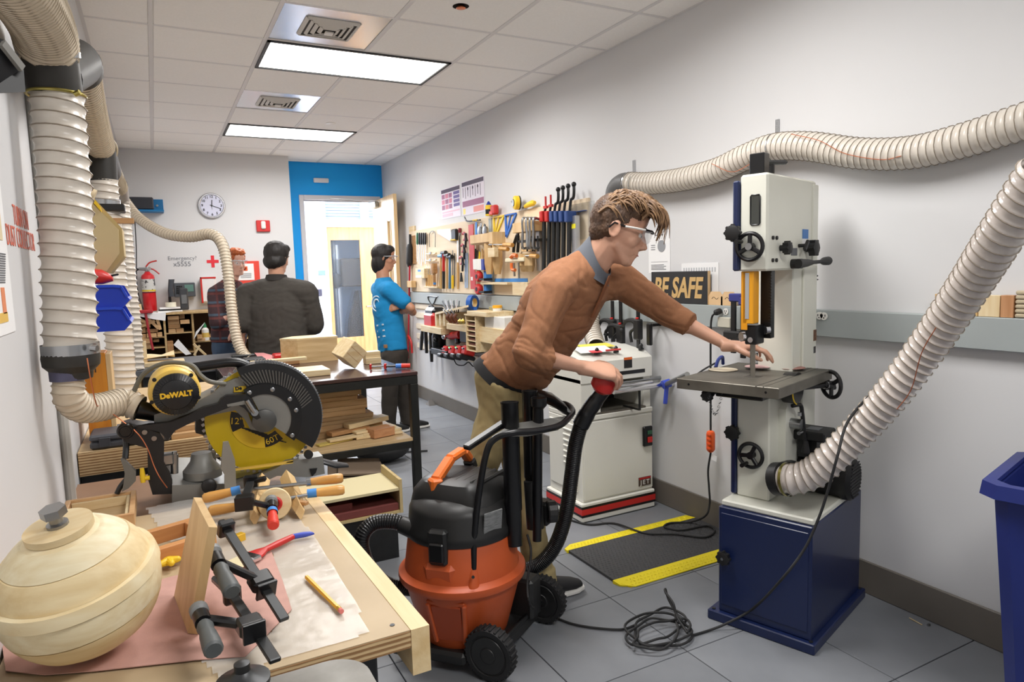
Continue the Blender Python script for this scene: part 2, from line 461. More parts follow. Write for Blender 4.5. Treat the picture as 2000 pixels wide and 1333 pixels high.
# the open wooden door leaf, folded back along the right wall
M_DOORW = wood('door_maple', (226, 196, 150), (206, 172, 122), 'Z', 0.5, 0.35, 0)
dr = bpy.data.objects.new('door_1', None); COL.objects.link(dr); dr.location = (DX1-0.005, YB-0.03, 0.0); dr['kind'] = 'structure'
dr.rotation_euler = (0, 0, radians(-91.5))
W_, Hh = 0.92, DH-0.012
lf = B()
gx0, gx1, gz0, gz1 = 0.64, 0.77, 0.95, 2.15      # glass slot
lf.bb(0, gx0, -0.044, 0, 0.01, Hh, 0.002).bb(gx1, W_, -0.044, 0, 0.01, Hh, 0.002).bb(gx0, gx1, -0.044, 0, 0.01, gz0).bb(gx0, gx1, -0.044, 0, gz1, Hh)
part('door_leaf', lf, M_DOORW, dr, world=False)
part('glass_pane', B().bb(gx0, gx1, -0.026, -0.018, gz0, gz1), M_GLASS, dr, world=False)
part('glazing_bead', B().bb(gx0-0.012, gx0+0.006, -0.05, 0.006, gz0-0.012, gz1+0.012).bb(gx1-0.006, gx1+0.012, -0.05, 0.006, gz0-0.012, gz1+0.012), M_DOORW, dr, world=False)
hd = B()
for y_ in (-0.044-0.05, 0.05):
    hd.cyl((W_-0.06, -0.022, 1.02), (W_-0.06, y_, 1.02), 0.012).beam((W_-0.06, y_, 1.02), (W_-0.18, y_, 1.02), 0.018, 0.018, 0.006)
part('door_handle', hd, M_STEEL, dr, world=False)
cl = B().bb(0.02, 0.30, -0.10, -0.048, Hh-0.10, Hh-0.03, 0.006)
part('door_closer', cl, M_STEEL, dr, world=False)
ca = B().beam((2.45, YB-0.10, DH-0.03), (2.05, YB-0.05, DH+0.015), 0.02, 0.008)
solo('closer_arm', ca.beam((2.05, YB-0.05, DH+0.015), (2.62, YB-0.20, DH-0.03), 0.018, 0.008), M_STEEL, 'slim metal closer arm reaching across the top of the door opening', 'door closer')

# corridor beyond the door
YC = 10.75
M_CORR = mat('corridor_white', (244, 244, 246), 0.7)
struct('wall_corridor_back', B().bb(-1.4, 2.375, YC, YC+0.1, 0, 3.1).bb(3.345, 4.2, YC, YC+0.1, 0, 3.1).bb(2.375, 3.345, YC, YC+0.1, 2.90, 3.1), M_CORR)
struct('wall_corridor_side', B().bb(4.2, 4.3, YB, 11.2, 0, 3.1).bb(-1.5, -1.4, YB, 11.2, 0, 3.1), M_CORR)
struct('wall_corridor_front', B().bb(XR+0.15, 4.2, YB, YB+0.12, 0, 3.1), M_CORR)
struct('ceiling_corridor', B().bb(-1.4, 4.2, YB+0.12, 11.2, 3.05, 3.1), M_CORR)
# far corridor door with a glass panel and a transom above it
XD0, XD1, zt = 2.425, 3.30, 2.26
d2 = bpy.data.objects.new('door_2', None); COL.objects.link(d2); d2.location = (XD0, YC, 0); d2['kind'] = 'structure'
M_DOORP = wood('door_pale', (226, 172, 112), (208, 150, 92), 'Z', 0.5, 0.4, 0)
part('door_leaf', B().bb(0.0, 0.06, 0, 0.045, 0, zt, 0.003).bb(0.52, 0.86, 0, 0.045, 0, zt, 0.003).bb(0.06, 0.52, 0, 0.045, 0, 0.52).bb(0.06, 0.52, 0, 0.045, 2.06, zt), M_DOORP, d2, world=False)
part('glass_pane', B().bb(0.06, 0.52, 0.018, 0.026, 0.52, 2.06), M_GLASS, d2, world=False)
part('door_frame', B().bb(-0.05, 0.0, -0.03, 0.09, 0, 2.90).bb(0.86, 0.92, -0.03, 0.09, 0, 2.90).bb(0.0, 0.86, -0.03, 0.09, zt, zt+0.12).bb(0.0, 0.86, -0.03, 0.09, 2.78, 2.90).bb(0.56, 0.68, -0.03, 0.09, zt+0.12, 2.78), M_CORR, d2, world=False)
part('transom_pane', B().bb(0.0, 0.86, 0.02, 0.028, zt+0.12, 2.78), M_GLASS, d2, world=False)
for k in range(9): part('blind_slat', B().bb(0.0, 0.86, 0.055, 0.08, zt+0.13+k*0.045, zt+0.168+k*0.045), mat('blind_grey', (188, 202, 210), 0.6), d2, world=False)
part('door_handle', B().cyl((0.58, -0.005, 1.0), (0.58, -0.06, 1.0), 0.012).beam((0.58, -0.06, 1.0), (0.70, -0.06, 1.0), 0.02, 0.02, 0.006), M_STEEL, d2, world=False)
# store room seen through that glass: shelving, dark case, hanging coats
M_DKBLUE = mat('dark_slate', (58, 70, 88), 0.6); M_DKBRN = mat('dark_brown_cloth', (62, 54, 50), 0.9)
st = thing('storage_rack', 'pale blue storage rack behind the glass of the corridor door', 'rack', (2.6, YC+0.45, 0))
part('back_panel', B().bb(2.12, 3.6, YC+0.7, YC+0.73, 0, 2.6), mat('pale_blue', (150, 168, 196), 0.6), st)
part('upright', B().bb(2.40, 2.62, YC+0.35, YC+0.6, 0, 2.2), M_DKBLUE, st)
part('upright', B().bb(2.64, 2.67, YC+0.35, YC+0.38, 0, 2.0), M_STEEL, st)
solo('dark_case', B().bb(2.68, 3.10, YC+0.2, YC+0.5, 1.32, 1.78, 0.02), M_DKBRN, 'dark brown case stored high behind the corridor door glass', 'case')
solo('round_cap', B().ell((2.60, YC+0.24, 1.42), (0.07, 0.03, 0.13)), M_BLACK, 'small black oval cap hanging beside the dark case', 'cap')
solo('hanging_coat', B().loft([((2.88, YC+0.35, 0.30), (0.16, 0, 0), (0, 0.10, 0)), ((2.92, YC+0.35, 0.8), (0.13, 0, 0), (0, 0.09, 0)), ((2.97, YC+0.35, 1.25), (0.05, 0, 0), (0, 0.05, 0))]), M_DKBRN, 'dark coat hanging low behind the corridor door glass', 'coat')
solo('room_sign', B().box((2.32, YC-0.006, 1.555), (0.11, 0.012, 0.075), 0.002), mat('sign_blue', (120, 140, 186), 0.5), 'small blue room sign on the white corridor wall', 'sign')
solo('card_reader', B().box((2.27, YC-0.012, 1.25), (0.07, 0.024, 0.11), 0.006), mat('reader_dark', (70, 66, 80), 0.5), 'dark card reader on the corridor wall below the sign', 'card reader')

# ceiling
ce = struct('ceiling', B().bb(XL-0.15, XR+0.15, YN, YB, ZC+0.02, ZC+0.06), M_TILE)
xs = [XL] + COLX + [XR]
ys = []
k = -14
while ROW0+k*T < YN: k += 1
rows = list(range(k, 8))
for x in COLX:
    struct('ceiling_bar', B().bb(x-0.012, x+0.012, YN, YB, ZC-0.004, ZC+0.02), M_TBAR, ce)
for r in rows:
    y = ROW0+r*T
    if y < YB: struct('ceiling_bar', B().bb(XL, XR, y-0.012, y+0.012, ZC-0.0035, ZC+0.02), M_TBAR, ce)
struct('wall_angle', B().bb(XL, XL+0.02, YN, YF, ZC-0.006, ZC+0.01).bb(XR-0.02, XR, YN, YB, ZC-0.006, ZC+0.01).bb(XL, XJ, YF-0.02, YF, ZC-0.006, ZC+0.01), M_TBAR, ce)
PANEL_ROWS = (-8, -4, 0, 4); VENT_ROWS = (-1, 2, -5)
tile_c = {}
for r in rows:
    y0 = ROW0+r*T; y1 = min(y0+T, YB)
    if y1-y0 < 0.05: continue
    for c in range(len(xs)-1):
        if r in PANEL_ROWS and c in (2, 3): continue
        if r in VENT_ROWS and c == 2: continue
        w, d = xs[c+1]-xs[c]-0.024, y1-y0-0.024
        key = (round(w, 3), round(d, 3))
        if key not in tile_c:
            t_ = struct('ceiling_tile', B().box((0, 0, 0.006), (w, d, 0.02), 0.004), M_TILE, ce); tile_c[key] = t_
        else: t_ = linkcopy(tile_c[key], parent=ce)
        t_.location = ((xs[c]+xs[c+1])/2, (y0+y1)/2, ZC)
# light panels
M_PANEL = mat('light_diffuser', (255, 251, 245), 0.5, emit=PANEL_EMIT)
M_PFRAME = mat('light_frame', (40, 42, 44), 0.5)
wherep = {-8: 'ceiling light panel over the near end of the room', -4: 'ceiling light panel above the bandsaw', 0: 'larger bright ceiling light panel in a dark frame, beside the big air vent', 4: 'farther bright ceiling light panel towards the blue wall'}
for r in PANEL_ROWS:
    y0 = ROW0+r*T; x0, x1 = COLX[1], COLX[3]
    t_ = thing('ceiling_light', wherep[r], 'ceiling light', ((x0+x1)/2, y0+T/2, ZC), 0, 'recessed light panels')
    f_ = B(); e = 0.02
    f_.bb(x0+.012, x0+.012+e, y0+.012, y0+T-.012, ZC-.012, ZC+.012).bb(x1-.012-e, x1-.012, y0+.012, y0+T-.012, ZC-.012, ZC+.012)
    f_.bb(x0+.012, x1-.012, y0+.012, y0+.012+e, ZC-.012, ZC+.012).bb(x0+.012, x1-.012, y0+T-.012-e, y0+T-.012, ZC-.012, ZC+.012)
    part('frame', f_, M_PFRAME, t_)
    part('diffuser', B().bb(x0+.03, x1-.03, y0+.03, y0+T-.03, ZC-.004, ZC+.008), M_PANEL, t_)
    ld = bpy.data.lights.new('panel_lamp', 'AREA'); ld.shape = 'RECTANGLE'; ld.size = 2*T-0.08; ld.size_y = T-0.08; ld.energy = PANEL_WATT; ld.color = (1.0, 0.982, 0.965); ld.spread = radians(168)
    lo_ = bpy.data.objects.new('panel_lamp', ld); COL.objects.link(lo_); lo_.parent = t_; lo_.location = (0, 0, -0.012)
# air vents
M_VENT = mat('vent_white', (214, 210, 204), 0.45); M_VPAN = mat('vent_pan_metal', (205, 206, 212), 0.22, 0.55)
M_VDARK = mat('vent_dark', (60, 56, 52), 0.8)
wv = {-1: 'square louvred air vent in a shiny pan beside the near light panel', 2: 'smaller looking square air vent between the two light panels', -5: 'square louvred air vent over the near end of the room'}
for r in VENT_ROWS:
    y0 = ROW0+r*T; x0 = COLX[1]; cx, cy = x0+T/2, y0+T/2
    t_ = thing('air_vent', wv[r], 'air vent', (cx, cy, ZC), 0, 'square ceiling vents')
    part('pan', B().box((cx, cy, ZC+0.004), (T-.026, T-.026, 0.008), 0.002), M_VPAN, t_)
    part('throat', B().box((cx, cy, ZC-0.004), (0.27, 0.27, 0.008)), M_VDARK, t_)
    for q, s_ in enumerate((0.29, 0.225, 0.16, 0.095)):
        h = s_/2; z0, z1 = ZC-0.012-0.006*q, ZC-0.001
        b_ = B(); w_ = 0.022
        for (ax, ay, lx, ly) in ((0, h, s_, w_), (0, -h, s_, w_), (h, 0, w_, s_), (-h, 0, w_, s_)):
            b_.box((cx+ax, cy+ay, (z0+z1)/2), (lx, ly, 0.006), 0, Matrix.Rotation(0.55*(1 if ay > 0 else -1), 3, 'X') if ay else Matrix.Rotation(-0.55*(1 if ax > 0 else -1), 3, 'Y'))
        part('louvre', b_, M_VENT, t_)
    part('hub', B().box((cx, cy, ZC-0.028), (0.05, 0.05, 0.01), 0.003), M_VENT, t_)
p_ = P(900, 11, Z=ZC)
sp = thing('fire_sprinkler', 'dark recessed sprinkler in a ceiling tile near the top edge', 'sprinkler', p_)
part('escutcheon', B().lathe([(0.045, -0.004), (0.045, 0), (0.02, 0.0)], p_), M_BLACK, sp)
part('head', B().lathe([(0.02, -0.016), (0.026, -0.014), (0.018, -0.003)], p_), M_COPPER, sp)
p_ = P(646, 240, Z=ZC)
solo('sprinkler_cover', B().lathe([(0.02, -0.012), (0.045, -0.009), (0.048, 0)], p_), M_WHITEP, 'flat white round cover in the ceiling by the far light panel', 'ceiling cover')
# ================================================================ foreground bench
ZB = 0.96
M_HARD = mat('hardboard_tan', (196, 174, 140), 0.55, rgb2=(180, 158, 124), vscale=5, bump=0.05)
def ZP(px, py, dz=0.0): return P(px, py, Z=ZB+dz)
c1, c2 = ZP(838, 1222), ZP(620, 970)
bn = thing('workbench', 'plywood workbench in the foreground with tan top and pine edge strip', 'workbench', (0.05, 1.35, 0))
yf, yr = c1.y, 1.78
xr0, xr1 = c1.x, c2.x-0.002
part('top', B().slab([(XL+0.005, yf, ZB-0.002), (xr0-0.03, yf, ZB-0.002), (xr1-0.03, yr, ZB-0.002), (XL+0.005, yr, ZB-0.002)], (0, 0, -0.026)), M_PLY, bn)
part('hardboard', B().slab([(XL+0.005, yf+0.002, ZB), (xr0-0.03, yf+0.002, ZB), (xr1-0.03, yr, ZB), (XL+0.005, yr, ZB)], (0, 0, -0.002)), M_HARD, bn)
part('edge_strip', B().slab([(xr0-0.03, yf-0.001, ZB+0.001), (xr0, yf-0.001, ZB+0.001), (xr1, yr, ZB+0.001), (xr1-0.03, yr, ZB+0.001)], (0, 0, -0.075)), wood('pine_strip', (240, 214, 166), (226, 194, 140), 'Y'), bn)
part('screw', B().cyl((xr0-0.05, yf+0.03, ZB-0.001), (xr0-0.05, yf+0.03, ZB+0.001), 0.004, n=10), M_DARKST, bn)
part('apron', B().bb(XL+0.03, xr0-0.09, yf+0.05, yf+0.09, ZB-0.12, ZB-0.028), M_DARKST, bn)
for lx, ly in ((xr0-0.10, yf+0.06), (XL+0.06, yf+0.06), (xr1-0.08, yr-0.06), (XL+0.06, yr-0.06)):
    part('leg', B().bb(lx-0.025, lx+0.025, ly-0.025, ly+0.025, 0, ZB-0.028, 0.003), M_DARKST, bn)

# red-brown sanding paper sheet
pk = [(0, 1232), (150, 1180), (334, 1128), (430, 1105), (530, 1078), (552, 1135), (570, 1192), (519, 1244), (479, 1284), (380, 1291), (190, 1312), (87, 1320), (11, 1312)]
pts = [ZP(x, y, 0.003) for x, y in pk]
solo('sanding_sheet', B().slab(pts, (0, 0, 0.0012)), mat('sanding_paper_pink', (210, 164, 152), 0.85, var=0.12, vscale=30, bump=0.15, bscale=700), 'pinkish red sanding paper sheet spread under the wooden globe', 'sandpaper')
# clear plastic film
fl_ = [(285, 992), (400, 972), (500, 966), (572, 998), (612, 1045), (650, 1100), (690, 1170), (722, 1236), (640, 1262), (540, 1290), (430, 1330), (395, 1290), (519, 1244), (568, 1192), (530, 1080), (430, 1100), (330, 1060)]
from mathutils.geometry import tessellate_polygon
bf = B(); fp = [ZP(x, y, 0.0018) for x, y in fl_]
xs_ = [p.x for p in fp]; ys_ = [p.y for p in fp]
def inside(x, y):
    c = False; j = len(fp)-1
    for i in range(len(fp)):
        if (fp[i].y > y) != (fp[j].y > y) and x < (fp[j].x-fp[i].x)*(y-fp[i].y)/(fp[j].y-fp[i].y)+fp[i].x: c = not c
        j = i
    return c
st_ = 0.006; nx = int((max(xs_)-min(xs_))/st_); ny = int((max(ys_)-min(ys_))/st_); vid = {}
for i in range(nx):
    for j in range(ny):
        x, y = min(xs_)+i*st_, min(ys_)+j*st_
        if inside(x+st_/2, y+st_/2):
            q = []
            for a, b_ in ((0, 0), (1, 0), (1, 1), (0, 1)):
                k = (i+a, j+b_)
                if k not in vid:
                    xx, yy = min(xs_)+k[0]*st_, min(ys_)+k[1]*st_
                    vid[k] = len(bf.v); bf.v.append(V((xx, yy, ZB+0.0015+0.004*max(0, noise.noise(V((xx*9, yy*14, 1))))+0.0012*abs(noise.noise(V((xx*40, yy*70, 3)))))))
                q.append(vid[k])
            bf.f.append(tuple(q))
solo('plastic_sheet', bf, mat('plastic_film', (238, 236, 232), 0.22, alpha=0.42, spec=0.6, bump=0.2, bscale=40), 'crumpled clear plastic sheet lying on the workbench top', 'plastic sheet', smooth=80)

# wooden globe made of stacked rings, slightly tipped
gc = P(155, 1143, D=0.985); R_ = gc.z-ZB-0.006
Rt = Matrix.Rotation(radians(-9), 3, 'Y') @ Matrix.Rotation(radians(11), 3, 'X')
ax = Rt@V((0, 0, 1))
gl = thing('wooden_globe', 'large round pine vessel turned from stacked rings with bolt on top', 'wooden vessel', (gc.x, gc.y, ZB+0.004))
def globe_prof(a0, a1, k=1.0, n=8):
    return [(R_*k*cos(radians(a0+(a1-a0)*i/n)), R_*k*sin(radians(a0+(a1-a0)*i/n))) for i in range(n+1)]
layers = [(-88, -42), (-42, -17), (-17, 4), (4, 15), (15, 38), (38, 60), (60, 74)]
kk = [0.985, 1.0, 1.0, 1.03, 0.965, 0.955, 0.94]
for q, ((a0, a1), k_) in enumerate(zip(layers, kk)):
    pr_ = [(0.002, R_*k_*sin(radians(a0)))] + globe_prof(a0+0.8, a1-0.4, k_) + [(0.002, R_*k_*sin(radians(a1)))]
    part('ring', B().lathe(pr_, gc, ax, 48, False), wood('globe_pine_%d' % (q % 3), [(240, 226, 190), (236, 216, 172), (244, 232, 198)][q % 3], [(228, 206, 160), (222, 196, 146), (232, 214, 172)][q % 3], 'X', 0.8+0.5*(q % 3)), gl)
zt_ = R_*0.94*sin(radians(74))
part('top_disc', B().lathe([(0.002, zt_-0.004), (0.043, zt_-0.004), (0.043, zt_+0.006), (0.002, zt_+0.006)], gc, ax, 36, False), M_PINE, gl)
bo = part('bolt', B().lathe([(0.014, zt_+0.004), (0.014, zt_+0.010), (0.009, zt_+0.012), (0.009, zt_+0.022)], gc, ax, 12).lathe([(0.0165, zt_+0.022), (0.0165, zt_+0.034)], gc, ax, 6), mat('bolt_zinc', (150, 150, 150), 0.35, 0.9), gl)

# open wooden tray behind the globe
tl, tr2, tn = P(90, 984, Z=ZB+0.035), P(258, 959, Z=ZB+0.035), P(262, 1004, Z=ZB+0.035)
ty1, ty0, tx1, tx0 = tr2.y, tn.y, tn.x, XL+0.02
tr_ = thing('wooden_tray', 'open wooden tray with low sides behind the wooden globe', 'tray', ((tx0+tx1)/2, (ty0+ty1)/2, ZB+0.002))
M_TRAY = wood('tray_cherry', (222, 180, 130), (200, 152, 104), 'X')
part('base', B().bb(tx0, tx1, ty0, ty1, ZB+0.002, ZB+0.008), M_PLYTOP, tr_)
for a in ((tx0, tx1, ty1-0.011, ty1), (tx0, tx1, ty0, ty0+0.011), (tx1-0.011, tx1, ty0+0.011, ty1-0.011), (tx0, tx0+0.011, ty0+0.011, ty1-0.011)):
    part('side', B().bb(*a, ZB+0.008, ZB+0.036, 0.001), M_TRAY, tr_)
for a in ((tx0+0.012, tx1-0.02, ty1-0.020, ty1-0.012), (tx1-0.020, tx1-0.012, ty0+0.012, ty1-0.012)):
    part('inner_lip', B().bb(*a, ZB+0.008, ZB+0.030, 0.001), M_PINE, tr_)
# small wooden frame between globe and board
fo = P(318, 1070, Z=ZB+0.02)
wf = thing('corner_tray', 'small open cherry wood tray between globe and upright board', 'tray', (fo.x, fo.y, ZB+0.006), 0.35)
for (x, y, lx, ly) in ((0, 0.055, 0.16, 0.018), (0, -0.055, 0.16, 0.018), (0.071, 0, 0.018, 0.092), (-0.071, 0, 0.018, 0.092)):
    part('rail', B().box((x, y, 0.021), (lx, ly, 0.030), 0.001), wood('cherry_orange', (214, 154, 96), (190, 126, 72), 'X'), wf, world=False)
yk = ZP(330, 1108, 0.004)
kb = B()
for k in range(5):
    a = 2*pi*k/5
    kb.cap(yk+V((0, 0, 0.012)), yk+V((0.016*cos(a), 0.016*sin(a), 0.012)), 0.009, 0.006, 10)
solo('star_knob', kb, M_YEL, 'yellow star shaped knob lying beside the globe', 'knob')
solo('yellow_block', B().box(ZP(466, 1051, 0.009), (0.024, 0.016, 0.016), 0.001, 0.5), mat('yellow_paint', (232, 184, 48), 0.5), 'small yellow block behind the upright board', 'block')

# upright board
A0, A1 = ZP(340, 1164, 0.005), ZP(367, 1238, 0.005)       # lower far / lower near
T0, T1 = P(378, 972, Z=1.152), P(408, 1030, Z=1.142)
th = (P(425, 1031, Z=1.142)-T1)
bd = B(); bd.add([A0, A1, T1, T0, A0+th*1.25, A1+th*1.25, T1+th, T0+th], [(0, 1, 2, 3), (7, 6, 5, 4), (0, 4, 5, 1), (1, 5, 6, 2), (2, 6, 7, 3), (3, 7, 4, 0)])
solo('upright_board', bd, M_MAPLE, 'thick maple board standing on edge, held by two bar clamps', 'board')

# bar clamps: bar, fixed jaw, sliding jaw, screw, grip
def fclamp(name, label, bar0, bar1, jawp, padp, grip1, head, barw=0.016, barh=0.007, gm=None, hm=None, band=None, group=None, gr=0.0125):
    z0 = min(p.z for p in (bar0, bar1, padp, grip1))
    t_ = thing(name, label, 'clamp', (jawp.x, jawp.y, z0-0.01), 0, group)
    part('bar', B().beam(bar0, bar1, barw, barh, 0.0015), M_DARKST, t_)
    d = (bar1-bar0).normalized(); gd = (grip1-padp).normalized()
    part('fixed_jaw', B().beam(bar0-d*0.004, bar0+d*0.012, barw*1.7, 0.03, 0.003).beam(bar0+d*0.004, head, 0.014, 0.012, 0.003), M_BLK2, t_)
    s0 = padp+gd*0.028
    part('sliding_jaw', B().beam(jawp-d*0.016, jawp+d*0.016, barw*2.2, 0.022, 0.004).beam(jawp, s0, 0.015, 0.012, 0.003).cyl(s0-gd*0.012, s0+gd*0.012, 0.012), M_BLK2, t_)
    part('lock_plate', B().beam(jawp+d*0.020, jawp+d*0.026, barw*2.0, 0.03, 0.001), M_BLK2, t_)
    part('screw', B().cyl(padp, s0+gd*0.02, 0.0055, n=12), M_STEEL, t_)
    part('swivel_pad', B().lathe([(0.008, -0.004), (0.0135, -0.002), (0.0135, 0.008), (0.008, 0.013)], padp, gd, 16), mat('pad_grey', (128, 130, 130), 0.5), t_)
    g0 = s0+gd*0.016; L = (grip1-g0).length
    part('grip', B().lathe([(gr*0.75, 0), (gr*0.95, L*0.12), (gr*0.8, L*0.28), (gr*0.95, L*0.45), (gr*1.06, L*0.8), (gr*1.06, L*0.95), (gr*0.85, L)], g0, gd, 14), gm or mat('grip_grey', (84, 88, 88), 0.5), t_)
    if band: part('grip_band', B().lathe([(gr*1.0, L*0.02), (gr*1.02, L*0.22)], g0, gd, 14, False), band, t_)
    return t_
fclamp('bar_clamp', 'dark bar clamp nearer the pencil, upper one on the maple board', P(440, 1030, Z=1.075), P(556, 1212, Z=0.985), P(509, 1135, Z=1.02), P(414, 1077, Z=1.075), P(454, 1158, Z=1.045), P(432, 1020, Z=1.078))
fclamp('bar_clamp', 'dark bar clamp at the front foot of the maple board', P(452, 1160, Z=1.0), P(538, 1292, Z=0.992), P(488, 1222, Z=1.008), P(388, 1192, Z=1.02), P(418, 1272, Z=1.01), P(420, 1130, Z=1.0))

# wooden hand screw with turned handles
hs = thing('hand_screw', 'wooden hand screw clamp with two beech jaws and turned handles', 'clamp', ZP(540, 985, 0.0))
M_BEECH = wood('beech', (236, 204, 150), (218, 180, 124), 'Y'); M_TURN = wood('turned_handle', (226, 172, 96), (206, 148, 74), 'X', 0.8, 0.35)
jp = []
for (qx, qy, px_, py_, w) in ((512, 945, 500, 1000, 0.036), (562, 938, 582, 990, 0.036)):
    fa, ne = P(qx, qy, Z=ZB+0.045), P(px_, py_, Z=ZB+0.022)
    d = (ne-fa).normalized(); sd = d.cross(V((0, 0, 1))).normalized()
    pa, pb_ = fa-d*0.012, ne+d*0.03
    u = V((0, 0, 0.022))
    b_ = B().loft([(pa, sd*w/2, u), (pa+(pb_-pa)*0.6, sd*w/2, u), (pb_, sd*w*0.28, u*0.9)], 4, 20.0)
    part('jaw', b_, M_BEECH, hs); jp.append((fa, ne))
def turned(p0, p1, r, parent, band=None):
    p0, p1 = V(p0), V(p1); L = (p1-p0).length
    o = part('handle', B().lathe([(r*0.8, 0), (r*0.85, L*.05), (r*0.78, L*.15), (r*0.95, L*0.45), (r*1.08, L*0.8), (r*1.0, L*0.95), (r*0.7, L)], p0, p1-p0, 14), M_TURN, parent)
    if band: part('tape_band', B().lathe([(r*0.9, 0), (r*0.92, L*0.25)], p0, p1-p0, 14, False), band, o)
    else: part('ferrule', B().lathe([(r*0.86, 0), (r*0.88, L*0.12)], p0, p1-p0, 14, False), M_STEEL, o)
M_TAPEB = mat('tape_blue', (70, 140, 214), 0.6)
for (s0, s1, h0, h1, h_, bd_) in (((470, 958), (600, 945), (598, 943), (670, 934), 0.060, None), ((475, 990), (600, 968), (600, 965), (673, 957), 0.040, M_TAPEB)):
    part('spindle', B().cyl(P(*s0, Z=ZB+h_), P(*s1, Z=ZB+h_), 0.0045, n=10), M_STEEL, hs)
    turned(P(*h0, Z=ZB+h_), P(*h1, Z=ZB+h_), 0.0115, hs, bd_)
turned(P(470, 957, Z=ZB+0.050), P(396, 975, Z=ZB+0.040), 0.0115, hs, M_TAPEB)
turned(P(480, 988, Z=ZB+0.028), P(408, 999, Z=ZB+0.022), 0.0115, hs)
# disc held in the hand screw and the red handled clamp on it
dc = P(537, 985, Z=ZB+0.040); dn = (CAM-dc).normalized(); dn = V((dn.x, dn.y, 0.25)).normalized()
ds = thing('wooden_disc', 'round wooden disc with red centre gripped in the hand screw', 'disc', (dc.x, dc.y, ZB))
part('disc', B().lathe([(0.034, 0), (0.036, 0.003), (0.036, 0.017), (0.034, 0.02)], dc-dn*0.02, dn, 32), M_PINE, ds)
part('red_ring', B().ring(dc+dn*0.002, dn, 0.012, 0.0045, 20, 8), M_RED, ds)
fclamp('small_clamp', 'small bar clamp with red handle laid over the wooden hand screw', P(490, 940, Z=ZB+0.075), P(476, 985, Z=ZB+0.07), P(478, 978, Z=ZB+0.072), P(530, 978, Z=ZB+0.05), P(534, 1028, Z=ZB+0.028), P(520, 935, Z=ZB+0.08), barw=0.018, barh=0.008, gm=mat('grip_red', (222, 62, 46), 0.4), band=M_TAPEB, gr=0.0115)
solo('wood_sliver', B().beam(P(560, 978, Z=ZB+0.03), P(600, 984, Z=ZB+0.03), 0.012, 0.008, 0.001), M_OAK, 'thin brown wood offcut sticking out of the hand screw', 'offcut')

# paint brush
br = thing('paint_brush', 'paint brush with red handle lying on the plastic sheet', 'brush', ZP(520, 1075, 0.002))
h0, h1, h2 = ZP(500, 1083, 0.012), ZP(572, 1049, 0.012), ZP(608, 1042, 0.013)
d = (h1-h0); sd = d.cross(V((0, 0, 1))).normalized(); u = V((0, 0, 0.0055))
part('handle', B().loft([(h0-d*0.05, sd*0.022, u*0.8), (h0+d*0.1, sd*0.016, u), (h0+d*0.25, sd*0.006, u), (h0+d*0.6, sd*0.008, u*1.1), (h1, sd*0.006, u)], 14), M_RED, br)
part('handle_tip', B().loft([(h1, sd*0.006, u), (h1+(h2-h1)*0.6, sd*0.009, u), (h2, sd*0.009, u*0.6)], 14), mat('tip_blue', (70, 86, 190), 0.4), br)
part('ferrule', B().beam(h0-d*0.05, h0-d*0.28, 0.048, 0.011, 0.003), M_CHROME, br)
part('bristles', B().loft([(h0-d*0.27, sd*0.023, u*0.9), (h0-d*0.62, sd*0.026, u*0.4)], 12), mat('bristle', (222, 210, 170), 0.9), br)
# pencil
pe = thing('pencil', 'yellow pencil with pink eraser lying on the plastic sheet', 'pencil', ZP(633, 1163, 0.002))
q0, q1 = ZP(598, 1127, 0.0075), ZP(666, 1194, 0.0075); d = (q1-q0).normalized(); L = (q1-q0).length
part('shaft', B().cyl(q0+d*0.004, q0+d*(L-0.012), 0.0042, n=6), mat('pencil_yellow', (244, 178, 24), 0.35), pe, smooth=20)
part('tip', B().cyl(q0-d*0.004, q0+d*0.004, 0.001, 0.0042, n=6), M_PINE, pe)
part('ferrule', B().cyl(q0+d*(L-0.012), q0+d*(L-0.004), 0.0043, n=12), mat('ferrule_gold', (214, 168, 60), 0.3, 0.8), pe)
part('eraser', B().cyl(q0+d*(L-0.004), q0+d*(L+0.003), 0.004, n=12), mat('eraser_pink', (226, 128, 120), 0.7), pe)

# worn steel machine table at the very front
gm_ = thing('machine_table', 'worn grey steel machine table with rounded corner at the bottom edge', 'machine table', (0.10, 0.72, 0))
zt2 = 0.985
o0, o1 = P(735, 1345, Z=zt2), P(690, 1277, Z=zt2)
cx1, cy1 = o0.x+0.004, o1.y
rr = 0.05; ol = []
for a in range(0, 91, 10): ol.append((cx1-rr+rr*cos(radians(a)), cy1-rr+rr*sin(radians(a))))
for a in range(90, 181, 10): ol.append((0.03+rr*cos(radians(a)), cy1-rr+rr*sin(radians(a))))
ol += [(-0.02, 0.56), (cx1, 0.56)]
part('plate', B().slab([(x, y, zt2) for x, y in ol], (0, 0, -0.018)), mat('worn_steel', (150, 148, 142), 0.5, 0.5, rgb2=(104, 100, 94), vscale=9), gm_)
kn = P(474, 1322, Z=zt2+0.01)
part('knob', B().lathe([(0.034, 0), (0.034, 0.006), (0.016, 0.012), (0.010, 0.018), (0.010, 0.028), (0.004, 0.03)], (kn.x, kn.y, zt2), (0, 0, 1), 24), M_DARKST, gm_)
part('column', B().lathe([(0.16, 0), (0.16, 0.03), (0.06, 0.06), (0.045, 0.1), (0.045, zt2-0.018)], (0.10, 0.70, 0), (0, 0, 1), 24), M_DARKST, gm_)
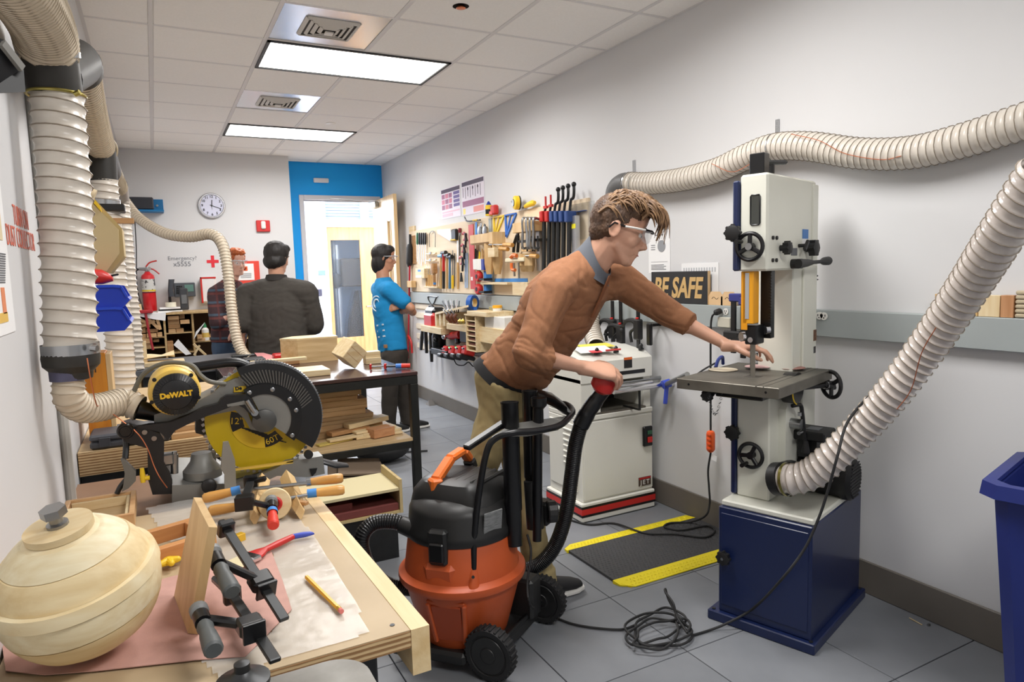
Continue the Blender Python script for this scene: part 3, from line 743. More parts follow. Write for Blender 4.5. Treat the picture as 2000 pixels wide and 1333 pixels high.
# ================================================================ mitre saw and its stand
YS = 1.92
def S(x, y, dy=0.0):            # point of the saw's blade plane
    return P(130+x/3.509, 640+y/3.509, Y=YS+dy)
def splate(pts, y0, th): return B().slab([P(130+x/3.509, 640+y/3.509, Y=YS)+V((0, y0, 0)) for x, y in pts], (0, th, 0))
zs = S(700, 1185).z-0.004
sc = S(1340, 620)
sd_ = thing('saw_stand', 'low brown topped stand under the mitre saw', 'stand', (0.0, 2.05, 0))
part('top', B().bb(XL+0.01, 0.30, 1.80, 2.235, zs-0.03, zs), mat('stand_brown', (146, 112, 86), 0.6, var=0.15, vscale=9), sd_)
for lx in (XL+0.05, 0.25):
    for ly in (1.85, 2.19): part('leg', B().bb(lx-0.022, lx+0.022, ly-0.022, ly+0.022, 0, zs-0.03), M_DARKST, sd_)
ms = thing('mitre_saw', 'yellow and black compound mitre saw with round blade guard', 'mitre saw', (sc.x, YS, zs))
M_CAST = mat('cast_grey', (142, 142, 138), 0.45, 0.4, var=0.12, vscale=12); M_SAWY = mat('saw_yellow', (240, 200, 92), 0.4)
M_BLADEY = mat('blade_yellow', (206, 176, 22), 0.38, var=0.2, vscale=7); M_LAB = mat('label_yellow', (216, 178, 36), 0.5)
r = (S(1340, 235)-sc).length
px1 = r/385.0
# blade
bl_ = part('blade', B().lathe([(r*0.93, -0.002), (r*0.93, 0.002)], sc, (0, 1, 0), 64), M_BLADEY, ms)
tb = B()
for k in range(60):
    a = 2*pi*k/60
    tb.box(sc+V((r*0.955*cos(a), 0, r*0.955*sin(a))), (r*0.05, 0.004, r*0.05), 0, Matrix.Rotation(-a-0.5, 3, 'Y'))
part('teeth', tb, M_STEEL, bl_)
part('label_ring', B().lathe([(r*0.30, -0.0035), (r*0.54, -0.0035), (r*0.54, -0.002)], sc, (0, 1, 0), 48, False), M_LAB, bl_)
for a0, a1 in ((160, 200), (272, 308)):
    pts = [(r*0.53*cos(radians(a0+(a1-a0)*i/6)), r*0.53*sin(radians(a0+(a1-a0)*i/6))) for i in range(7)]+[(r*0.32*cos(radians(a1-(a1-a0)*i/6)), r*0.32*sin(radians(a1-(a1-a0)*i/6))) for i in range(7)]
    part('label_patch', B().slab([sc+V((x, -0.0045, z)) for x, z in pts], (0, 0.001, 0)), M_BLK2, bl_)
part('label_text', text_b('12"', r*0.16, plane_M(sc+V((-r*0.43, -0.0052, 0)), (1, 0, -0.12), (0.12, 0, 1)), 0.0006), M_LAB, bl_)
part('label_text', text_b('60T', r*0.15, plane_M(sc+V((r*0.14, -0.0052, -r*0.41)), (1, 0, 0.36), (-0.36, 0, 1)), 0.0006), M_LAB, bl_)
li = B()
for k in range(9):
    li.beam(sc+V((-r*0.40+k*0.008, -0.0042, -r*(0.10+0.032*k))), sc+V((-r*0.40+k*0.008+r*0.36, -0.0042, -r*(0.10+0.032*k)-r*0.14)), 0.0008, 0.0022)
part('label_print', li, M_BLK2, bl_)
# upper guard: ribbed black shell
def arc(ri, ro, a0, a1, y0, th, n=26):
    pts = [sc+V((ro*cos(radians(a0+(a1-a0)*i/n)), y0, ro*sin(radians(a0+(a1-a0)*i/n)))) for i in range(n+1)]
    pts += [sc+V((ri*cos(radians(a1-(a1-a0)*i/n)), y0, ri*sin(radians(a1-(a1-a0)*i/n)))) for i in range(n+1)]
    b_ = B(); m = n+1
    vs = pts+[p+V((0, th, 0)) for p in pts]; N2 = 2*m
    fs = []
    for i in range(n):
        a, b2, c, d = i, i+1, N2-2-i, N2-1-i
        fs += [(a, b2, c, d), (N2+d, N2+c, N2+b2, N2+a), (a, a+N2, b2+N2, b2), (d, c, c+N2, d+N2)]
    fs += [(0, N2-1, 2*N2-1, N2), (n, n+1, N2+n+1, N2+n)]
    return b_.add(vs, fs)
gd_ = part('upper_guard', arc(r*0.60, r*1.00, -38, 112, -0.032, 0.06), mat('guard_black', (30, 30, 31), 0.3, alpha=1.0), ms)
rb = B()
for k in range(27):
    a = radians(12+k*3.7)
    p0 = sc+V((r*0.66*cos(a), -0.0335, r*0.66*sin(a))); p1 = sc+V((r*0.88*cos(a+0.10), -0.0335, r*0.88*sin(a+0.10)))
    rb.beam(p0, p1, 0.003, 0.0026, 0, (0, 1, 0))
part('guard_rib', rb, mat('guard_rib', (92, 90, 86), 0.4), gd_)
gt = B()
for k in range(46):
    a = radians(-32+k*2.75)
    gt.box(sc+V((r*1.015*cos(a), -0.006, r*1.015*sin(a))), (0.008, 0.02, 0.005), 0, Matrix.Rotation(-a-0.6, 3, 'Y'))
part('blade_tooth_edge', gt, M_STEEL, gd_)
part('guard_ring', arc(r*0.46, r*0.64, -42, 118, -0.040, 0.012), M_BLK2, ms)
for a in (112, 72, 36, 12, -36):
    part('bolt', B().lathe([(0.0058, 0), (0.0058, 0.003), (0.004, 0.004)], sc+V((r*0.555*cos(radians(a)), -0.040, r*0.555*sin(radians(a)))), (0, -1, 0), 10), M_STEEL, ms)
part('side_plate', arc(0.0, r*0.47, -40, 112, -0.036, 0.008), M_CAST, ms)
part('lower_guard_strip', splate([(1140, 955), (1540, 898), (1540, 915), (1140, 966)], -0.03, 0.01), M_SAWY, ms)
part('arbor', B().lathe([(r*0.20, 0), (r*0.20, 0.012), (r*0.13, 0.016), (r*0.05, 0.018)], sc+V((0, -0.036, 0)), (0, -1, 0), 28), mat('arbor_dark', (92, 92, 90), 0.4, 0.6), ms)
# arm
part('arm', splate([(600, 590), (700, 560), (880, 505), (1010, 440), (1060, 385), (1150, 345), (1245, 330), (1260, 380), (1215, 440), (1090, 470), (1230, 560), (1260, 640), (1290, 690), (1400, 690), (1330, 705), (1255, 690), (1215, 620), (1150, 560), (900, 610), (740, 650), (660, 690), (600, 700)], -0.02, 0.10), M_CAST, ms)
part('link_bar', splate([(470, 655), (560, 640), (700, 625), (830, 575), (930, 525), (1030, 500), (1045, 470), (1085, 445), (1210, 440), (1255, 470), (1312, 595), (1285, 608), (1255, 590), (1200, 530), (1150, 505), (1090, 530), (960, 580), (820, 640), (740, 680), (690, 745), (640, 690), (560, 670)], -0.055, 0.02), M_BLACK, ms)
part('link_slot', splate([(1085, 505), (1200, 480), (1232, 500), (1260, 560), (1240, 560), (1205, 505), (1090, 520)], -0.057, 0.004), M_CAST, ms)
part('link_pin', B().cyl(S(1290, 585, -0.065), S(1290, 585, -0.04), 0.009, n=14).cyl(S(1235, 500, -0.062), S(1290, 585, -0.062), 0.006, n=12), M_STEEL, ms)
# motor
mc = S(738, 420); mr = px1*150
mo_ = part('motor_housing', B().lathe([(mr*0.9, 0.06), (mr*1.0, 0.05), (mr*1.0, -0.05), (mr*0.93, -0.062), (mr*0.8, -0.066)], mc, (0, 1, 0), 36), M_SAWY, ms)
cp = mc+V((0, -0.062, 0))+V((px1*6, 0, -px1*8))
part('motor_cap', B().lathe([(mr*0.86, 0.0), (mr*0.86, -0.014), (mr*0.58, -0.024), (0.002, -0.024)], cp, (0, 1, 0), 36, False), M_BLACK, mo_)
fb = B()
for k in range(44):
    a = 2*pi*k/44
    fb.beam(cp+V((mr*0.60*cos(a), -0.023, mr*0.60*sin(a))), cp+V((mr*0.85*cos(a), -0.015, mr*0.85*sin(a))), 0.0035, 0.004, 0, (0, 1, 0))
part('cooling_fin', fb, M_BLK2, mo_)
part('brand_text', text_b('DeWALT', mr*0.30, plane_M(cp+V((0, -0.0255, 0)), (1, 0, 0.03), (0, 0, 1)), 0.001, bold=0.001), mat('brand_yellow', (240, 192, 44), 0.5), mo_)
part('arm_text_plate', splate([(1140, 402), (1222, 392), (1230, 432), (1140, 436)], -0.024, 0.003), M_LAB, ms)
part('arm_text', text_b('De', mr*0.22, plane_M(S(1178, 418, -0.0245), (1, 0, 0.08), (0, 0, 1)), 0.001, bold=0.0006), M_BLK2, ms)
for a in (45, 140, 200, -20): part('bolt', B().lathe([(0.005, 0), (0.005, 0.004)], mc+V((mr*0.93*cos(radians(a)), -0.062, mr*0.93*sin(radians(a)))), (0, -1, 0), 8), M_BLK2, mo_)
# handle and cable
part('handle', B().curve([S(870, 275), S(1000, 255), S(1130, 240), S(1215, 255), S(1290, 320), S(1265, 380)], 0.0125, 12), M_BLK2, ms)
part('power_cable', B().curve([S(455, 450, 0.02), S(520, 330, 0.02), S(620, 262, 0.01), S(730, 240, 0), S(860, 262, -0.02), S(920, 330, -0.03), S(985, 372, -0.03), S(1090, 388, -0.02)], 0.0058, 8), mat('cable_grey', (110, 108, 98), 0.5), ms)
# rear bracket, hub, levers
part('rear_bracket', splate([(370, 670), (430, 650), (560, 672), (640, 700), (668, 745), (665, 890), (700, 950), (722, 1010), (722, 1105), (590, 1110), (560, 1010), (555, 800), (470, 775), (400, 755)], -0.05, 0.10), M_BLACK, ms)
hb = S(405, 705, -0.05)
part('hub', B().lathe([(px1*48, 0), (px1*48, 0.012), (px1*40, 0.016)], hb, (0, -1, 0), 24).ring(hb+V((0, -0.016, 0)), (0, -1, 0), px1*38, 0.003, 24, 6), M_BLK2, ms)
for x, y in ((535, 718), (600, 760)): part('bolt', B().lathe([(0.006, 0), (0.006, 0.004)], S(x, y, -0.05), (0, -1, 0), 12), M_STEEL, ms)
part('bevel_lever', splate([(378, 870), (402, 866), (430, 900), (480, 950), (478, 1010), (430, 1060), (385, 1082), (395, 1040), (405, 960), (392, 910)], -0.06, 0.02), mat('lever_grey', (112, 110, 104), 0.5), ms)
part('lever_rod', B().curve([S(405, 760, -0.03), S(408, 820, -0.03), S(402, 900, -0.04)], 0.007, 8), M_DARKST, ms)
part('lever_rod', B().curve([S(410, 1040, -0.05), S(370, 1090, -0.05), S(345, 1140, -0.05)], 0.006, 8), M_DARKST, ms)
part('yellow_knob', B().lathe([(px1*14, 0), (px1*16, px1*40), (px1*12, px1*90)], S(525, 1062, -0.06), (0, 0, 1), 12).cyl(S(535, 1035, -0.06), S(570, 1030, -0.06), px1*14, n=12), M_YEL, ms)
part('port', B().cyl(S(490, 560, 0.0), S(640, 600, 0.0), px1*62, px1*45, 20), M_BLK2, ms)
# base: turntable, bed, fence, front arm
tt = S(930, 960)
part('turntable', B().lathe([(px1*118, -px1*60), (px1*118, -px1*10), (px1*100, px1*10), (px1*70, px1*50), (px1*60, px1*100)], tt, (0, 0, 1), 36), M_CAST, ms)
part('bed', splate([(720, 1040), (1060, 1030), (1150, 1080), (1150, 1183), (720, 1183)], -0.06, 0.30), M_CAST, ms)
part('bed_knob', B().lathe([(0.012, 0), (0.018, 0.004), (0.018, 0.016), (0.012, 0.02)], S(975, 1080, -0.06), (0, -1, 0), 16), M_BLACK, ms)
part('fence', splate([(1050, 735), (1085, 730), (1128, 850), (1140, 1100), (1060, 1105), (1060, 950), (1035, 905)], -0.10, 0.012), mat('fence_alu', (160, 158, 150), 0.4, 0.5), ms)
part('fence', splate([(1010, 800), (1050, 760), (1060, 1030), (1000, 1030)], 0.16, 0.012), M_CAST, ms)
part('front_arm', splate([(1140, 1050), (1290, 1010), (1420, 950), (1500, 905), (1740, 865), (1755, 985), (1640, 1010), (1480, 1000), (1430, 1000), (1300, 1060), (1150, 1120)], -0.03, 0.06), M_CAST, ms)
part('front_grip', B().loft([(S(1745, 915), V((0, 0.022, 0)), V((0, 0, 0.008))), (S(1830, 940), V((0, 0.026, 0)), V((0, 0, 0.009))), (S(1925, 945), V((0, 0.016, 0)), V((0, 0, 0.005)))], 14), M_BLK2, ms)
part('front_latch', splate([(1650, 950), (1700, 945), (1690, 975), (1665, 1000)], -0.036, 0.008), M_BLK2, ms)
part('guard_roller', B().lathe([(px1*30, 0), (px1*30, 0.01)], S(1655, 868, -0.036), (0, -1, 0), 16), M_DARKST, ms)
part('rear_block', splate([(890, 610), (1005, 615), (1000, 700), (960, 760), (890, 740)], 0.03, 0.05), M_DARKST, ms)
part('table_strip', splate([(1145, 968), (1530, 915), (1500, 940), (1300, 1000), (1150, 1040)], 0.0, 0.05), mat('table_olive', (150, 138, 70), 0.5), ms)
part('clamp_post', B().cyl(S(740, 1000, -0.03), S(740, 870, -0.03), 0.009, n=12).cyl(S(740, 900, -0.03), S(740, 850, -0.03), 0.006, n=12).box(S(690, 900, -0.03), (0.03, 0.03, 0.03), 0.004), M_STEEL, ms)

# thick plywood counter behind the saw
pf = P(146, 888, Z=1.0); YP = pf.y
pb = thing('plywood_counter', 'thick layered plywood counter along the left wall behind the saw', 'counter', (0.0, 2.9, 0))
part('top', B().bb(XL+0.003, 0.30, YP, YP+1.3, 0.928, 1.0, 0.001), M_PLY, pb)
part('top_face', B().bb(XL+0.003, 0.30, YP, YP+1.3, 1.0, 1.0015), M_PLYTOP, pb)
part('cabinet', B().bb(XL+0.003, 0.26, YP+0.03, YP+1.27, 0.0, 0.928), mat('cabinet_black', (30, 31, 32), 0.5), pb)
# ================================================================ left wall: dust hoses and things hung there
M_CLAMPB = mat('hose_clamp', (180, 182, 184), 0.25, 0.95)
M_CONN = mat('black_connector', (48, 46, 42), 0.5, var=0.25, vscale=10)
def vpath(px0, py0, px1, py1, D, n=5): return [P(px0+(px1-px0)*i/n, py0+(py1-py0)*i/n, D=D) for i in range(n+1)]
h1 = thing('dust_hose', 'widest ribbed vertical dust hose at the left edge with steel clamp', 'dust hose', P(140, 690, D=1.53))
a_, b_ = P(112, 188, D=1.53), P(138, 682, D=1.53)
hose_part(h1, [a_, a_.lerp(b_, .33)+V((0.004, 0, 0)), a_.lerp(b_, .66)+V((0.004, 0, 0)), b_], 0.056, 0.0292, 0.0055, 28, 8, M_HOSE)
ct = P(108, 172, D=1.53)
part('top_clamp', B().ring(P(110, 186, D=1.53), (0, 0, 1), 0.057, 0.0035, 32, 8), mat('brass_clamp', (172, 160, 90), 0.3, 0.9), h1)
part('clamp_screw', B().cyl(P(146, 184, D=1.50), P(156, 180, D=1.50), 0.006, n=10), mat('brass_clamp2', (172, 160, 90), 0.3, 0.9), h1)
part('lower_clamp', B().lathe([(0.0575, -0.012), (0.0575, 0.012)], P(138, 682, D=1.53), (0, 0, 1), 36, False), M_CLAMPB, h1)
part('clamp_screw', B().cyl(P(178, 680, D=1.50), P(190, 681, D=1.50), 0.007, n=12), M_CLAMPB, h1)
part('reducer', B().lathe([(0.055, 0.008), (0.058, -0.012), (0.056, -0.03), (0.042, -0.045), (0.040, -0.06)], P(138, 688, D=1.53), (0.02, 0, 1), 32, False), M_CONN, h1)
part('tape_wrap', B().lathe([(0.0385, 0), (0.039, 0.036), (0.041, 0.040)], P(136, 742, D=1.53), (0, 0, 1), 28, False), mat('tape_bluegrey', (92, 92, 120), 0.55, var=0.25, vscale=40), h1)
h1b = thing('saw_hose', 'short curved ribbed hose joining the vertical hose to the saw', 'hose', P(170, 800, D=1.6))
e_ = S(505, 555)
hose_part(h1b, [P(134, 738, D=1.53), P(136, 775, D=1.53), P(160, 797, D=1.57), P(200, 795, D=1.63), P(240, 786, D=1.69), e_], 0.0345, 0.0125, 0.0035, 24, 6, M_HOSE3, 0.0007, (176, 162, 140))
cw = thing('copper_wire', 'thin bare copper wire running from the saw hose down to the saw base', 'wire', S(690, 1100, -0.06))
part('wire', B().curve([P(170, 700, D=1.46), P(176, 735, D=1.46), P(188, 790, D=1.52), S(240, 540, -0.05), S(380, 640, -0.06), S(490, 730, -0.065), S(555, 830, -0.065), S(600, 950, -0.065), S(640, 1030, -0.07), S(690, 1100, -0.065)], 0.0013, 6), M_COPPER, cw)
# black Y connector and the hose arching towards the viewer
yc = thing('hose_connector', 'black Y shaped hose connector at the top of the widest hose', 'hose connector', ct)
q0, q1 = P(108, 178, D=1.53), P(92, 95, D=1.50)
part('barrel', B().cyl(q0, q1, 0.054, 0.058, 32, False), M_CONN, yc)
part('branch', B().cyl(P(112, 150, D=1.55), P(147, 122, X=-0.135), 0.050, 0.060, 28, False).cyl(P(147, 122, X=-0.135), P(150, 134, X=-0.135), 0.060, 0.060, 28, False), M_CONN, yc)
part('strap', B().lathe([(0.060, -0.006), (0.061, 0.006)], P(96, 106, D=1.50), q1-q0, 36, False), M_CLAMPB, yc)
h0_ = thing('dust_hose', 'ribbed hose arching overhead into the top left corner', 'dust hose', P(90, 100, D=1.5))
hose_part(h0_, [P(93, 96, D=1.50), P(82, 50, D=1.42), P(55, 0, D=1.28), P(10, -60, D=1.12), P(-60, -130, D=0.98)], 0.062, 0.017, 0.0035, 30, 6, M_HOSE3, 0.001, (176, 162, 140))
ua = thing('wall_bracket', 'black angled bracket plate on the left wall under the overhead hose', 'bracket', P(20, 180, D=1.0))
part('plate', B().slab([P(-30, 62, D=0.98), P(6, 78, D=0.98), P(46, 132, D=1.02), P(50, 180, D=1.02), P(-30, 182, D=0.98)], (-0.05, 0.03, 0)), M_BLACK, ua)
part('edge_strip', B().beam(P(4, 84, D=0.975), P(43, 134, D=1.01), 0.006, 0.012), mat('edge_grey', (120, 118, 112), 0.5), ua)
# trunk hose running back along the wall and its branches
XT = -0.155
t2 = thing('trunk_hose', 'ribbed trunk hose running back along the upper left wall', 'dust hose', P(200, 300, X=XT))
hose_part(t2, [P(146, 118, X=-0.135), P(160, 175, X=-0.145), P(180, 240, X=XT), P(196, 288, X=XT)], 0.056, 0.030, 0.005, 24, 6, M_HOSE3, 0.0012, (176, 162, 140))
part('collar', B().ring(P(197, 290, X=XT), (0, 1, 0.02), 0.058, 0.006, 28, 8), mat('collar_tan', (168, 152, 122), 0.5), t2)
tj = P(206, 318, X=XT)
cn2 = thing('hose_connector', 'second black hose connector farther back on the left wall', 'hose connector', tj)
part('barrel', B().cyl(P(196, 290, X=XT), P(212, 335, X=XT), 0.055, 0.055, 26, False), M_CONN, cn2)
z3 = P(206, 395, X=XT); y3 = z3.y
part('branch', B().cyl(V((XT, y3, P(206, 318, X=XT).z)), V((XT, y3, P(206, 362, X=XT).z)), 0.056, 0.052, 26, False), M_CONN, cn2)
part('band', B().lathe([(0.056, -0.012), (0.056, 0.012)], V((XT, y3, P(206, 396, X=XT).z)), (0, 0, 1), 28, False), M_CLAMPB, cn2)
part('gate', B().box(V((XT, y3, P(206, 406, X=XT).z)), (0.14, 0.12, 0.03), 0.004), M_BLACK, cn2)
h3 = thing('dust_hose', 'vertical ribbed hose behind the blue bins', 'dust hose', V((XT, y3, 0.95)))
hose_part(h3, [V((XT, y3, P(206, 360, X=XT).z)), V((XT, y3, 1.6)), V((XT+0.005, y3, 1.3)), V((XT, y3, 0.96))], 0.057, 0.030, 0.006, 24, 6, M_HOSE)
tb2 = thing('trunk_hose', 'thinner looking far section of trunk hose near the end wall', 'dust hose', P(220, 350, X=XT))
hose_part(tb2, [P(212, 335, X=XT), P(222, 352, X=XT), P(231, 366, X=XT)], 0.055, 0.034, 0.005, 20, 6, M_HOSE3, 0.0012, (176, 162, 140))
cn3 = thing('hose_connector', 'farthest grey hose connector where the thin hose starts', 'hose connector', P(233, 372, X=XT))
y4 = P(246, 500, X=XT).y
part('barrel', B().cyl(P(230, 362, X=XT), V((XT, y4, P(240, 385, Y=y4).z)), 0.056, 0.05, 22, False).cyl(V((XT, y4, P(240, 372, Y=y4).z)), V((XT, y4, P(240, 400, Y=y4).z)), 0.05, 0.05, 22, False), mat('conn_grey', (136, 128, 118), 0.45), cn3)
h4 = thing('dust_hose', 'farthest vertical ribbed hose beside the wood scrap shelf', 'dust hose', V((XT, y4, 0.905)))
hose_part(h4, [V((XT, y4, P(246, 395, Y=y4).z)), V((XT, y4, 1.5)), V((XT+0.005, y4, 1.2)), V((XT, y4, 0.905))], 0.056, 0.038, 0.008, 20, 6, M_HOSE)
th_ = thing('flexible_hose', 'long thin cream hose looping from the left wall down to the dark table', 'hose', P(480, 698, D=5.15))
hose_part(th_, [P(234, 380, D=5.6), P(270, 425, D=5.5), P(320, 455, D=5.4), P(370, 463, D=5.35), P(412, 458, D=5.3), P(434, 478, D=5.25), P(445, 530, D=5.2), P(452, 600, D=5.15), P(462, 660, D=5.1), P(475, 692, D=5.05), P(490, 704, D=5.0)], 0.043, 0.026, 0.006, 18, 5, M_HOSE3, 0.0016, (176, 162, 140))
# grey strip on the left wall, coloured as the shadowed corner of a white board
c0, c1_ = P(60, 180, X=XL+0.012), P(112, 1000, X=XL+0.012)
solo('shadow_strip', B().bb(XL, XL+0.022, c0.y-0.018, c0.y+0.018, 0.4, 2.9, 0.008), mat('shadow_grey', (186, 184, 178), 0.4), 'pale grey vertical strip standing for a shadowed board corner, left wall', 'shadow strip')
# red lettering and poster on the left wall
def wallL(o): return plane_M(o, (0, 1, 0), (0, 0, 1))
tt1 = thing('wall_lettering', 'red words telling to turn on the dust collector, left wall', 'lettering', P(40, 450, X=XL))
M_LRED = mat('letter_red', (224, 120, 100), 0.6)
for s_, px, py, w0, w1 in (('TURN ON', 41, 428, 27, 54), ('DUST COLLECTOR', 43, 469, 18, 69)):
    o = P(px, py, X=XL+0.001); L = P(w1, py, X=XL).y-P(w0, py, X=XL).y; h = (P(px, py-17, X=XL)-P(px, py+17, X=XL)).length
    b_ = text_b(s_, h*1.35, wallL(o), 0.001, bold=-0.0008); ys2 = [p.y for p in b_.v]; k = L/(max(ys2)-min(ys2)); m0 = (max(ys2)+min(ys2))/2
    for p in b_.v: p.y = o.y+(p.y-m0)*k
    part('words', b_, M_LRED, tt1)
ps = thing('wall_poster', 'white notice poster with orange panel at the left picture edge', 'poster', P(10, 640, X=XL+0.001))
y0_, y1_ = P(-60, 500, X=XL).y, P(13, 500, X=XL).y; z0_, z1_ = P(20, 650, X=XL).z, P(12, 305, X=XL).z
part('sheet', B().bb(XL+0.0005, XL+0.002, y0_, y1_, z0_, z1_), M_PAPER, ps)
def pposter(nm, px0, py0, px1, py1, m): 
    a, b2 = P(px0, py0, X=XL+0.003), P(px1, py1, X=XL+0.003)
    return part(nm, B().bb(XL+0.0015, XL+0.003, a.y, b2.y, min(a.z, b2.z), max(a.z, b2.z)), m, ps)
pposter('orange_panel', 2, 562, 14, 612, mat('poster_orange', (226, 140, 96), 0.7))
pposter('yellow_strip', -20, 617, 17, 628, mat('poster_yellow', (226, 186, 90), 0.7))
lines_ = B()
for k in range(13):
    a, b2 = P(-18, 492+5*k, X=XL+0.003), P(11, 494+5*k, X=XL+0.003)
    lines_.bb(XL+0.0015, XL+0.003, a.y, b2.y, a.z-0.0012, a.z+0.0012)
part('printed_lines', lines_, M_INK, ps)
pposter('photo_strip', -20, 385, 6, 470, mat('poster_tan', (222, 206, 170), 0.7))

# tan octagonal wooden box, red clip, blue bins, orange panel
YO = 2.45
ob = thing('octagonal_box', 'tan octagonal wooden box mounted on the left wall behind the hose', 'box', P(200, 530, Y=YO))
octo = [(150, 395), (182, 398), (231, 448), (233, 495), (208, 530), (150, 524)]
M_TANB = mat('box_tan', (206, 186, 140), 0.6, var=0.05)
part('front', B().slab([P(x, y, Y=YO) for x, y in octo], (0, 0.02, 0)), M_TANB, ob)
octo2 = [(150, 388), (184, 388), (238, 446), (243, 500), (216, 534), (150, 530)]
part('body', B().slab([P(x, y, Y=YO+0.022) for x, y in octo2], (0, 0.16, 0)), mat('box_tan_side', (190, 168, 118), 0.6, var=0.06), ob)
part('yellow_lid', B().slab([P(174, 388, Y=YO-0.004), P(184, 398, Y=YO-0.004), P(198, 414, Y=YO-0.004), P(196, 404, Y=YO-0.004), P(180, 384, Y=YO-0.004)], (0, 0.10, 0)), M_YEL, ob)
solo('wood_bracket', B().beam(V((XL+0.002, 2.75, P(262, 432, Y=2.75).z)), P(262, 432, Y=2.75), 0.03, 0.018, 0.001), M_OAK, 'short wooden strip sticking out above the octagonal box', 'bracket')
solo('paper_roll', B().cyl(V((XL+0.005, 2.3, P(168, 350, Y=2.3).z)), P(184, 386, Y=2.3), 0.022, n=20), mat('roll_tan', (206, 186, 150), 0.6), 'small tan cardboard tube poking out beside the widest hose', 'tube')
rd = thing('red_spring_tool', 'red plastic tool with black lever between box and blue bins', 'tool', P(200, 556, Y=2.4))
part('body', B().loft([(P(172, 540, Y=2.4), V((0, 0.04, 0)), V((0, 0, 0.024))), (P(200, 541, Y=2.4), V((0, 0.04, 0)), V((0, 0, 0.022))), (P(216, 543, Y=2.4), V((0, 0.03, 0)), V((0, 0, 0.012))), (P(221, 545, Y=2.4), V((0, 0.02, 0)), V((0, 0, 0.007)))], 16), M_RED, rd)
part('lever', B().beam(P(212, 540, Y=2.39), P(232, 536, Y=2.39), 0.012, 0.006, 0.002), M_BLK2, rd)
M_BIN = mat('bin_blue', (28, 62, 190), 0.32)
def bluebin(label, px0, px1, py0, py1, Y):
    tl_, br_ = P(px0, py0, Y=Y), P(px1, py1, Y=Y); w = br_.x-tl_.x; h = tl_.z-br_.z; d = 0.26
    t_ = thing('storage_bin', label, 'bin', (tl_.x, Y, br_.z), 0, 'stacked blue bins')
    # open front bin seen from its side: front slopes at the right
    prof = [(0, 0), (w*0.80, 0), (w*0.99, h*0.33), (w*0.94, h*0.44), (w*0.80, h*0.95), (w*0.62, h), (0, h)]
    th2 = 0.004
    part('side', B().slab([(x, 0, z) for x, z in prof], (0, th2, 0)), M_BIN, t_, world=False)
    part('side', B().slab([(x, d-th2, z) for x, z in prof], (0, th2, 0)), M_BIN, t_, world=False)
    part('floor', B().bb(0, w*0.80, th2, d-th2, 0, th2), M_BIN, t_, world=False)
    part('front', B().slab([(w*0.80, th2, 0), (w*0.99, th2, h*0.33), (w*0.94, th2, h*0.44), (w*0.90, th2, h*0.44), (w*0.95, th2, h*0.33), (w*0.77, th2, 0.003)], (0, d-2*th2, 0)), M_BIN, t_, world=False)
    part('rim', B().beam((0, -0.004, h*0.97), (w*0.62, -0.004, h*0.97), 0.01, 0.008).beam((w*0.62, -0.004, h*0.97), (w*0.80, -0.004, h*0.92), 0.01, 0.008).beam((w*0.80, -0.004, h*0.92), (w*0.93, -0.004, h*0.46), 0.01, 0.006), mat('bin_blue_rim', (34, 74, 206), 0.3), t_, world=False)
    return t_
bluebin('upper blue plastic parts bin stacked on the left wall', 172, 256, 559, 600, 2.38)
bluebin('lower blue plastic parts bin stacked on the left wall', 172, 260, 603, 645, 2.38)
op = thing('orange_box', 'orange stained wooden box standing on the plywood counter', 'box', P(195, 870, Y=2.55))
x0_, x1_ = P(170, 800, Y=2.5).x, P(215, 800, Y=2.5).x; zz = P(200, 690, Y=2.5).z
part('panel', B().bb(x0_, x1_, 2.5, 2.62, 1.003, zz, 0.002), wood('orange_stain', (226, 148, 40), (206, 122, 26), 'Z', 0.7), op)
part('edge', B().bb(x1_, x1_+0.014, 2.5, 2.62, 1.003, zz-0.004, 0.001), M_MAPLE, op)
part('slot', B().bb((x0_+x1_)/2, (x0_+x1_)/2+0.003, 2.4985, 2.5, zz-0.06, zz-0.035), M_DARKST, op)
k0 = P(180, 830, Y=2.42)
cs = thing('tool_case', 'flat dark grey plastic tool case on the plywood counter', 'case', (-0.10, 2.45, 1.002))
part('base', B().box((-0.10, 2.46, 1.014), (0.22, 0.16, 0.022), 0.006), mat('case_grey', (66, 68, 74), 0.5), cs)
part('lid', B().box((-0.10, 2.46, 1.037), (0.22, 0.16, 0.020), 0.006), mat('case_grey2', (78, 80, 86), 0.5), cs)
for x in (-0.17, -0.10, -0.03): part('rib', B().box((x, 2.377, 1.024), (0.03, 0.006, 0.03), 0.002), mat('case_grey3', (58, 60, 66), 0.5), cs)
for k, (x, y, L, a, z) in enumerate(((0.12, 2.42, 0.22, 0.05, 0), (0.14, 2.50, 0.24, -0.03, 0), (0.12, 2.45, 0.20, 0.12, 0.018), (0.16, 2.54, 0.18, 0.0, 0.018), (0.13, 2.47, 0.16, -0.08, 0.036))):
    solo('offcut', B().box((x, y, 1.011+z), (L, 0.05, 0.0175), 0.001, a), M_SCRAP, 'flat wood offcut in the small stack behind the saw', 'offcut', 'offcuts on the plywood counter')
# hanging cord by the far hose
solo('thin_cord', B().curve([P(262, 410, Y=8.2), P(266, 480, Y=8.2), P(268, 560, Y=8.2), P(280, 605, Y=8.2), P(288, 612, Y=8.15)], 0.005, 6), M_RUB, 'thin dark cord hanging down the end wall beside the extinguisher', 'cord')
# ================================================================ end wall
YW = YF-0.002
def FW(px, py, dy=0.0): return P(px, py, Y=YF-dy)
XZ = plane_M((0, 0, 0), (1, 0, 0), (0, 0, 1))
def wtext(s_, px, py, size, m, parent, Y, bold=0.0):
    o = P(px, py, Y=Y); M = plane_M(o, (1, 0, 0), (0, 0, 1))
    return part('words', text_b(s_, size, M, 0.002, bold), m, parent)
